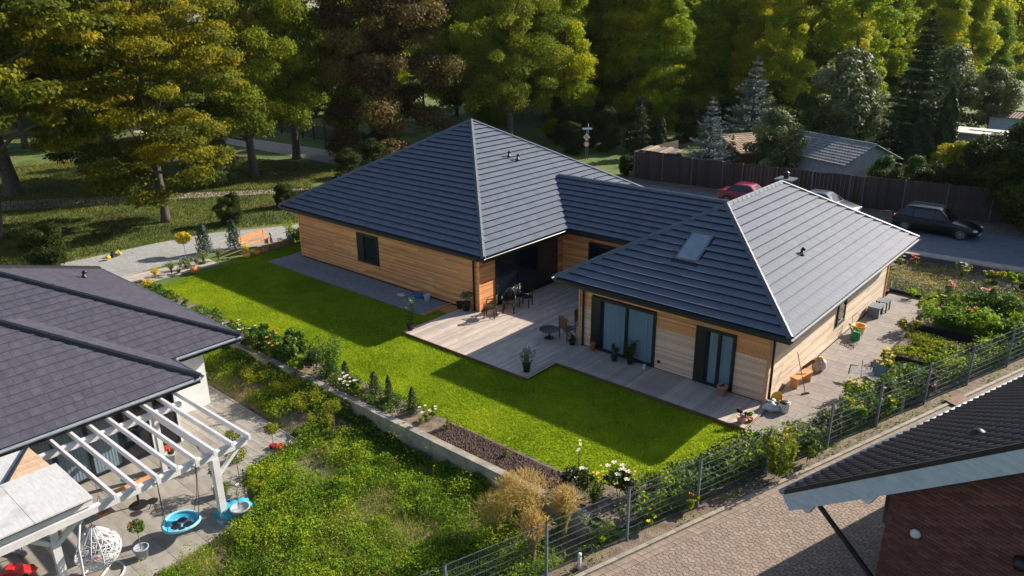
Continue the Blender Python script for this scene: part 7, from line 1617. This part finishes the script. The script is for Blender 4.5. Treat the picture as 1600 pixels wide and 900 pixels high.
def skin_body(name, verts, edges, rad, m, parent, root=0, sub=2):
    me = bpy.data.meshes.new(name); me.from_pydata(verts, edges, []); o = link(name, me, parent); me.materials.append(m)
    sk = o.modifiers.new('skin', 'SKIN'); sk.use_smooth_shade = True
    for i, r in enumerate(rad):
        rr = r if isinstance(r, tuple) else (r, r); me.skin_vertices[0].data[i].radius = rr
    me.skin_vertices[0].data[root].use_root = True
    s = o.modifiers.new('sub', 'SUBSURF'); s.levels = sub; s.render_levels = sub
    return o
ch_ = thing('person', 'small child with reddish hair in blue clothes standing behind the stone border', 'person', (-31.05, .45, .0), math.radians(70)); ch_.scale = (1.0, 1.0, 1.0)
# 0.95 m toddler, facing +x
pv_ = [(0, 0, .43), (0, 0, .55), (0, 0, .66), (.005, 0, .735), (.01, 0, .77), (.0, .055, .40), (.01, .06, .22), (.0, .06, .05), (.06, .065, .025), (0, -.055, .40), (-.01, -.06, .22), (-.02, -.06, .05), (.04, -.065, .025), (0, .10, .69), (.02, .14, .56), (.08, .14, .46), (0, -.10, .69), (.02, -.14, .56), (.07, -.14, .46)]
skin_body('body', pv_, [(0, 1), (1, 2), (2, 3), (3, 4), (0, 5), (5, 6), (6, 7), (7, 8), (0, 9), (9, 10), (10, 11), (11, 12), (2, 13), (13, 14), (14, 15), (2, 16), (16, 17), (17, 18)],
          [(.075, .06), (.08, .062), (.085, .06), .035, .03, .055, .042, .032, .026, .055, .042, .032, .026, .034, .028, .022, .034, .028, .022], M['denim'], ch_)
hd = MB().blob((.012, 0, .86), .082, .075, .098, 0, 0, 18, 14); hd.blob((.095, 0, .85), .014, .012, .016, 0, 0, 8, 6); hd.blob((.01, .075, .855), .012, .01, .02, 0, 0, 6, 5).blob((.01, -.075, .855), .012, .01, .02, 0, 0, 6, 5); hd.build('head', M['skin'], ch_, True)
MB().blob((-.012, 0, .885), .088, .083, .09, 2, .12, 18, 12).build('hair', M['hair'], ch_, True)
for s_ in (-1, 1):
    MB().blob((.086, s_ * .03, .868), .008, .011, .008, 0, 0, 8, 6).build('eye', M['black'], ch_, True)
    hnd = MB().blob((.098, s_ * .14, .43), .02, .014, .026, 0, 0, 8, 6)
    for k, (dx, ln) in enumerate(((-.014, .030), (-.004, .036), (.006, .034), (.015, .028))): hnd.tube([(.098 + dx, s_ * .14, .412), (.104 + dx, s_ * .138, .412 - ln * .6), (.110 + dx, s_ * .132, .412 - ln)], [.0055, .005, .0035], 6)
    hnd.tube([(.108, s_ * .132, .438), (.124, s_ * .125, .424), (.128, s_ * .12, .412)], [.006, .0055, .004], 6); hnd.build('hand', M['skin'], ch_, True)
    MB().blob((.045, s_ * .063, .022), .06, .03, .026, 0, 0, 12, 8).build('shoe', M['black'], ch_, True)
MB().tube([(.088, .016, .826), (.092, 0, .823), (.088, -.016, .826)], .0035, 5).build('mouth', M['petal_red'], ch_, True)

# ================================================================== NEIGHBOUR'S PATIO
PZ = -0.657
# nest swing
SW = thing('nest_swing', 'round turquoise nest swing hanging on dark ropes from the pergola', 'swing', (-10.62, -15.57, -.22), 0)
SW.scale = (.80, .80, .80)
n = 36; V = []
pts = [(.60 * math.cos(2 * PI * k / n), .60 * math.sin(2 * PI * k / n), .0 + .03 * math.cos(4 * PI * k / n)) for k in range(n + 1)]
MB().tube(pts, .055, 8, False).build('rim', M['turq_pale'], SW, True)
bm_ = MB(); 
for k in range(n):
    a, c_ = 2 * PI * k / n, 2 * PI * (k + 1) / n
    bm_.add([(.56 * math.cos(a), .56 * math.sin(a), -.01), (.56 * math.cos(c_), .56 * math.sin(c_), -.01), (.40 * math.cos(c_), .40 * math.sin(c_), -.09), (.40 * math.cos(a), .40 * math.sin(a), -.09)], [(0, 1, 2, 3)])
bm_.build('side_cloth', M['turq'], SW, True)
MB().lathe([(.41, -.092), (.2, -.12), (0, -.125)], (0, 0, 0), 24).build('seat_cloth', M['turq_pale'], SW)
for k, (cx1, cy1, r1_) in enumerate(((.19, .14, .17), (-.2, .12, .16), (.0, -.20, .17), (.25, -.12, .10), (-.24, -.13, .10))): MB().lathe([(r1_, -.098), (r1_ * .6, -.108), (0, -.11)], (cx1, cy1, .012), 16).build('seat_patch', M['fascia'], SW)
for (ax_, ay_, tx, ty) in ((.42, .42, .5, .62), (-.2, .57, .5, .62), (-.42, -.42, .5, -.72), (.2, -.57, .5, -.72)):
    T = (tx, ty)
    mid = (ax_ * .4 + T[0] * .6, ay_ * .4 + T[1] * .6, .9)
    MB().tube([(ax_, ay_, .02), mid, (T[0], T[1], 2.28)], .011, 5).build('rope', M['black'], SW)
# egg chair
EC = thing('egg_chair', 'white woven egg shaped hanging chair on a curved white stand', 'hanging chair', (-10.68, -17.72, PZ), math.radians(-110))
rr_ = np.random.default_rng(3); eb_ = MB(); prf = lambda t: 0.56 * math.sin(PI * min(1, t ** .8 * 1.0)) ** .62
def egg(t, a):
    z = 0.30 + 1.25 * t; r = prf(t) * (1.0 if t < .5 else (1 - .55 * ((t - .5) / .5) ** 1.5)); return (r * math.cos(a), r * .95 * math.sin(a), z)
opn = lambda t, a: (abs(((a + PI) % (2 * PI)) - PI) < 0.85) and 0.30 < t < 0.86
for k in range(430):
    t = rr_.uniform(.03, .95); a = rr_.uniform(0, 2 * PI); dt = rr_.uniform(-.045, .045); da = rr_.choice([-1, 1]) * rr_.uniform(.05, .16); p_ = []
    for s_ in range(9):
        if opn(t, a) or not (.02 < t < .97): break
        p_.append(egg(t, a)); t += dt; a += da; dt += rr_.normal() * .015
    if len(p_) > 2: eb_.tube(p_, .007, 3, False)
eb_.build('woven_shell', M['white'], EC, kind='stuff')
for k in range(14):
    a = 2 * PI * k / 14; p_ = [egg(t / 20, a) for t in range(0, 20) if not opn(t / 20, a)]
    if abs(((a + PI) % (2 * PI)) - PI) < .85: p_ = [egg(t / 20, a) for t in range(0, 6)]
    MB().tube(p_, .012, 5, False).build('rib', M['white'], EC, True)
rim_ = []
for k in range(41):
    s_ = 2 * PI * k / 40; rim_.append(egg(.58 + .285 * math.sin(s_), .85 * math.cos(s_)))
MB().tube(rim_, .024, 6, False).build('rim', M['white'], EC, True)
MB().lathe([(.0, .36), (.34, .40), (.42, .50), (.36, .54), (0, .56)], (0, 0, 0), 18).build('seat_cushion', M['greypot'], EC, True); MB().blob((.1, .15, .62), .17, .14, .09, 3, .2).build('pink_pillow', M['pinkclay'], EC, True)
SA = math.radians(60); MB().tube([(q * math.cos(SA), q * math.sin(SA), z_) for q, z_ in ((.70, .02), (.72, .6), (.66, 1.4), (.42, 1.88), (.1, 1.98), (.0, 1.85))], .028, 8).build('stand', M['white'], EC, True)
MB().tube([(0, 0, 1.85), (0, 0, 1.53)], .012, 6).build('chain', M['galv'], EC); MB().tube([(.5 * math.cos(k * PI / 12), .5 * math.sin(k * PI / 12), .02) for k in range(25)], .024, 6, False).build('base_ring', M['white'], EC, True)
MB().bar((-.25, -.43, .02), (.35, .6, .02), .04, .03).build('base_bar', M['white'], EC)
# hanging basket
HB = thing('hanging_basket', 'small brown flower basket hanging from the canopy beam on three cords', 'basket', (-10.92, -17.35, .84))
MB().lathe([(.03, 0), (.13, .05), (.17, .14), (.18, .15), (.15, .14), (.0, .10)], (0, 0, 0), 16).build('basket', M['terracotta'], HB, True)
for k in range(3): MB().tube([(.17 * math.cos(k * 2.1), .17 * math.sin(k * 2.1), .15), (0, 0, .62)], .006, 4).build('cord', M['brownwood'], HB)
MB().tube([(0, 0, .62), (0, 0, 1.05)], .006, 4).build('hook', M['galv'], HB); V, t = base_leaves('blob', rr_, .26, .1, 50, .06, .04); link('dry_flowers', leafmesh('dry_flowers', V + np.array([0, 0, .1]), t, M['L_straw']), HB)
# pots by the pergola post
plant('tall_pot', 'potted rose standard in a grey pot with white gravel in front of the egg chair', 'potted plant', -10.55, -16.75, PZ, .45, .85, 'ball', 'L_mid', 240, .08, .055, ('petal_red', 4, .04), None, True, ('greypot', .19, .34))
plant('grey_tub', 'large grey tub with pale gravel and a bare stalk right of the blue beanbag', 'potted plant', -10.0, -14.15, PZ, .12, .85, 'stems', 'L_silver', 14, .06, .04, ('petal_white', 1, .05), None, True, ('greypot', .27, .42), 1)
plant('palm_pot', 'spiky palm like plant in a grey pot behind the pergola post', 'potted plant', -10.85, -14.15, PZ, .8, .55, 'palm', 'L_lime', 200, .3, .03, None, None, False, ('greypot', .16, .34))
plant('olive_pot', 'small leafy tree in a white topped pot left of the pergola post', 'potted plant', -11.55, -13.95, PZ, .5, .75, 'ball', 'L_mid', 200, .1, .05, None, None, True, ('greypot', .2, .34))
plant('bush_by_post', 'yellow green shrub growing behind the pots at the pergola post', 'shrub', -10.55, -13.4, PZ, 1.1, .8, 'blob', 'L_lime', 700, .12, .04)
plant('red_flower_pot', 'red geranium in a pot beside the glazed doors under the pergola', 'potted plant', -14.2, -14.15, PZ, .4, .3, 'blob', 'L_mid', 130, .08, .06, ('petal_red', 16, .06), None, False, ('greypot', .17, .5))
o = thing('beanbag', 'bright turquoise beanbag slumped behind the pergola post foot', 'beanbag', (-10.35, -14.2, PZ)); MB().blob((-.05, -.12, .18), .34, .36, .24, 4, .5, 18, 11).build('bag', M['turq'], o, True); MB().blob((.0, .25, .17), .22, .30, .19, 8, .5, 16, 10).build('second_lobe', M['turq'], o, True)
o = thing('toy_car', 'red toy car with black wheels lying in the shade under the canopy', 'toy', (-12.35, -19.15, PZ), math.radians(50)); b = MB()
b.add([(-.42, -.17, .06), (.42, -.15, .06), (.42, .15, .06), (-.42, .17, .06), (-.40, -.18, .17), (.05, -.17, .21), (.40, -.12, .12), (.40, .12, .12), (.05, .17, .21), (-.40, .18, .17), (-.25, -.12, .29), (-.05, -.12, .29), (-.05, .12, .29), (-.25, .12, .29)],
      [(3, 2, 1, 0), (0, 1, 6, 5, 4), (3, 9, 8, 7, 2), (1, 2, 7, 6), (0, 4, 9, 3), (5, 6, 7, 8), (4, 5, 11, 10), (9, 13, 12, 8), (5, 8, 12, 11), (10, 11, 12, 13), (4, 10, 13, 9)]); b.build('body', M['redpaint'], o)
for (x, y) in ((-.25, -.18), (.26, -.16), (-.25, .18), (.26, .16)): MB().tube([(x, y - .03, .08), (x, y + .03, .08)], .08, 12).build('wheel', M['tyre'], o)
o = thing('grey_pushbike', 'pale grey scooter like toy in the shade at the left edge under the canopy', 'toy', (-13.3, -18.9, PZ), .5); MB().box(-.3, .2, -.05, .05, .08, .11).build('board', M['greypot'], o); MB().tube([(.2, 0, .08), (.27, 0, .62)], .02, 6).tube([(.27, -.18, .62), (.27, .18, .62)], .018, 6).build('handlebar', M['greypot'], o)
for x in (-.3, .26): MB().tube([(x, -.02, .08), (x, .02, .08)], .08, 12).build('wheel', M['greypot'], o)
o = thing('patio_table', 'garden table with orange brown wooden top and black foot beneath the rafters', 'table', (-12.95, -15.75, PZ), .0)
for k in range(5): MB().box(-.2 + k * .08, -.125 + k * .08, -.55, .55, .68, .71).build('top_plank', M['benchwood'], o)
MB().tube([(0, 0, 0), (0, 0, .68)], .035, 8).build('pedestal', M['black'], o); MB().lathe([(.26, 0), (.25, .03), (.03, .05)], (0, 0, 0), 18).build('foot', M['black'], o)
o = thing('stool', 'black round stool in front of the wooden table under the rafters', 'stool', (-12.45, -15.55, PZ)); o.scale = (.75, .75, .6); MB().lathe([(.20, .42), (.21, .46), (0, .48)], (0, 0, 0), 16).build('seat', M['black'], o); 
for k in range(3): MB().tube([(.0, 0, .44), (.18 * math.cos(k * 2.1), .18 * math.sin(k * 2.1), 0)], .014, 5).build('leg', M['black'], o)
o = thing('red_toy', 'orange red toy truck lying on the patio corner by the weeds', 'toy', (-12.55, -11.35, PZ), .25); MB().box(-.22, .22, -.09, .09, .04, .13).box(.1, .22, -.09, .09, .13, .2).build('body', M['redpaint'], o)
for x in (-.14, .14):
    for s_ in (-1, 1): MB().tube([(x, s_ * .07, .04), (x, s_ * .11, .04)], .04, 8).build('wheel', M['tyre'], o)
o = MB().blob((0, 0, .09), .10, .10, .09, 3, 0, 14, 9).build('white_ball', M['bag'], None, True); o.location = (-12.35, -10.95, PZ); tagd(o, 'small white ball at the patio corner beside the red toy truck', 'ball')
# garden light at the drive
o = thing('garden_light', 'short white bollard light in the strip between wire fence and drive', 'lamp', (fx(-10.2) + .28, -10.2, -.05)); MB().tube([(0, 0, 0), (0, 0, .42)], .045, 10).build('post', M['white'], o, True); MB().tube([(0, 0, .42), (0, 0, .50)], .05, 10).build('lamp_head', M['lampglass'], o, True); MB().box(-.16, .16, -.16, .16, -.02, .03).build('base', M['fencewood'], o)
o = thing('wooden_stake', 'short pale wooden stake inside the wire fence near the rusty plate', 'stake', (fx(3.3) - .12, 3.3, 0)); MB().box(-.04, .04, -.04, .04, 0, .5).build('stake', M['lightwood'], o)
o = thing('rusty_plate', 'rusty brown metal plate lying on the edge of the drive by the fence', 'plate', (fx(5.3) + .55, 5.3, .01), 1.2); MB().prism([(-.45, -.25), (.45, -.22), (.5, .2), (-.4, .27)], 0, .035).build('plate', M['brownwood'], o)

# ------------------------------------------------------------------ thin haze in the air
hz = MB().box(-260, 120, -60, 260, -1.8, 34)
hm = bpy.data.materials.new('thin_haze'); hm.use_nodes = True; hn = hm.node_tree; hn.nodes.remove(hn.nodes['Principled BSDF'])
pvn = hn.nodes.new('ShaderNodeVolumePrincipled'); pvn.inputs['Color'].default_value = (0.80, 0.88, 1.0, 1); pvn.inputs['Density'].default_value = 0.00005; pvn.inputs['Anisotropy'].default_value = 0.2
hn.links.new(pvn.outputs[0], hn.nodes['Material Output'].inputs['Volume'])
ho = hz.build('haze', hm); ho['kind'] = 'stuff'; ho['label'] = 'thin pale haze in the air over the whole scene'
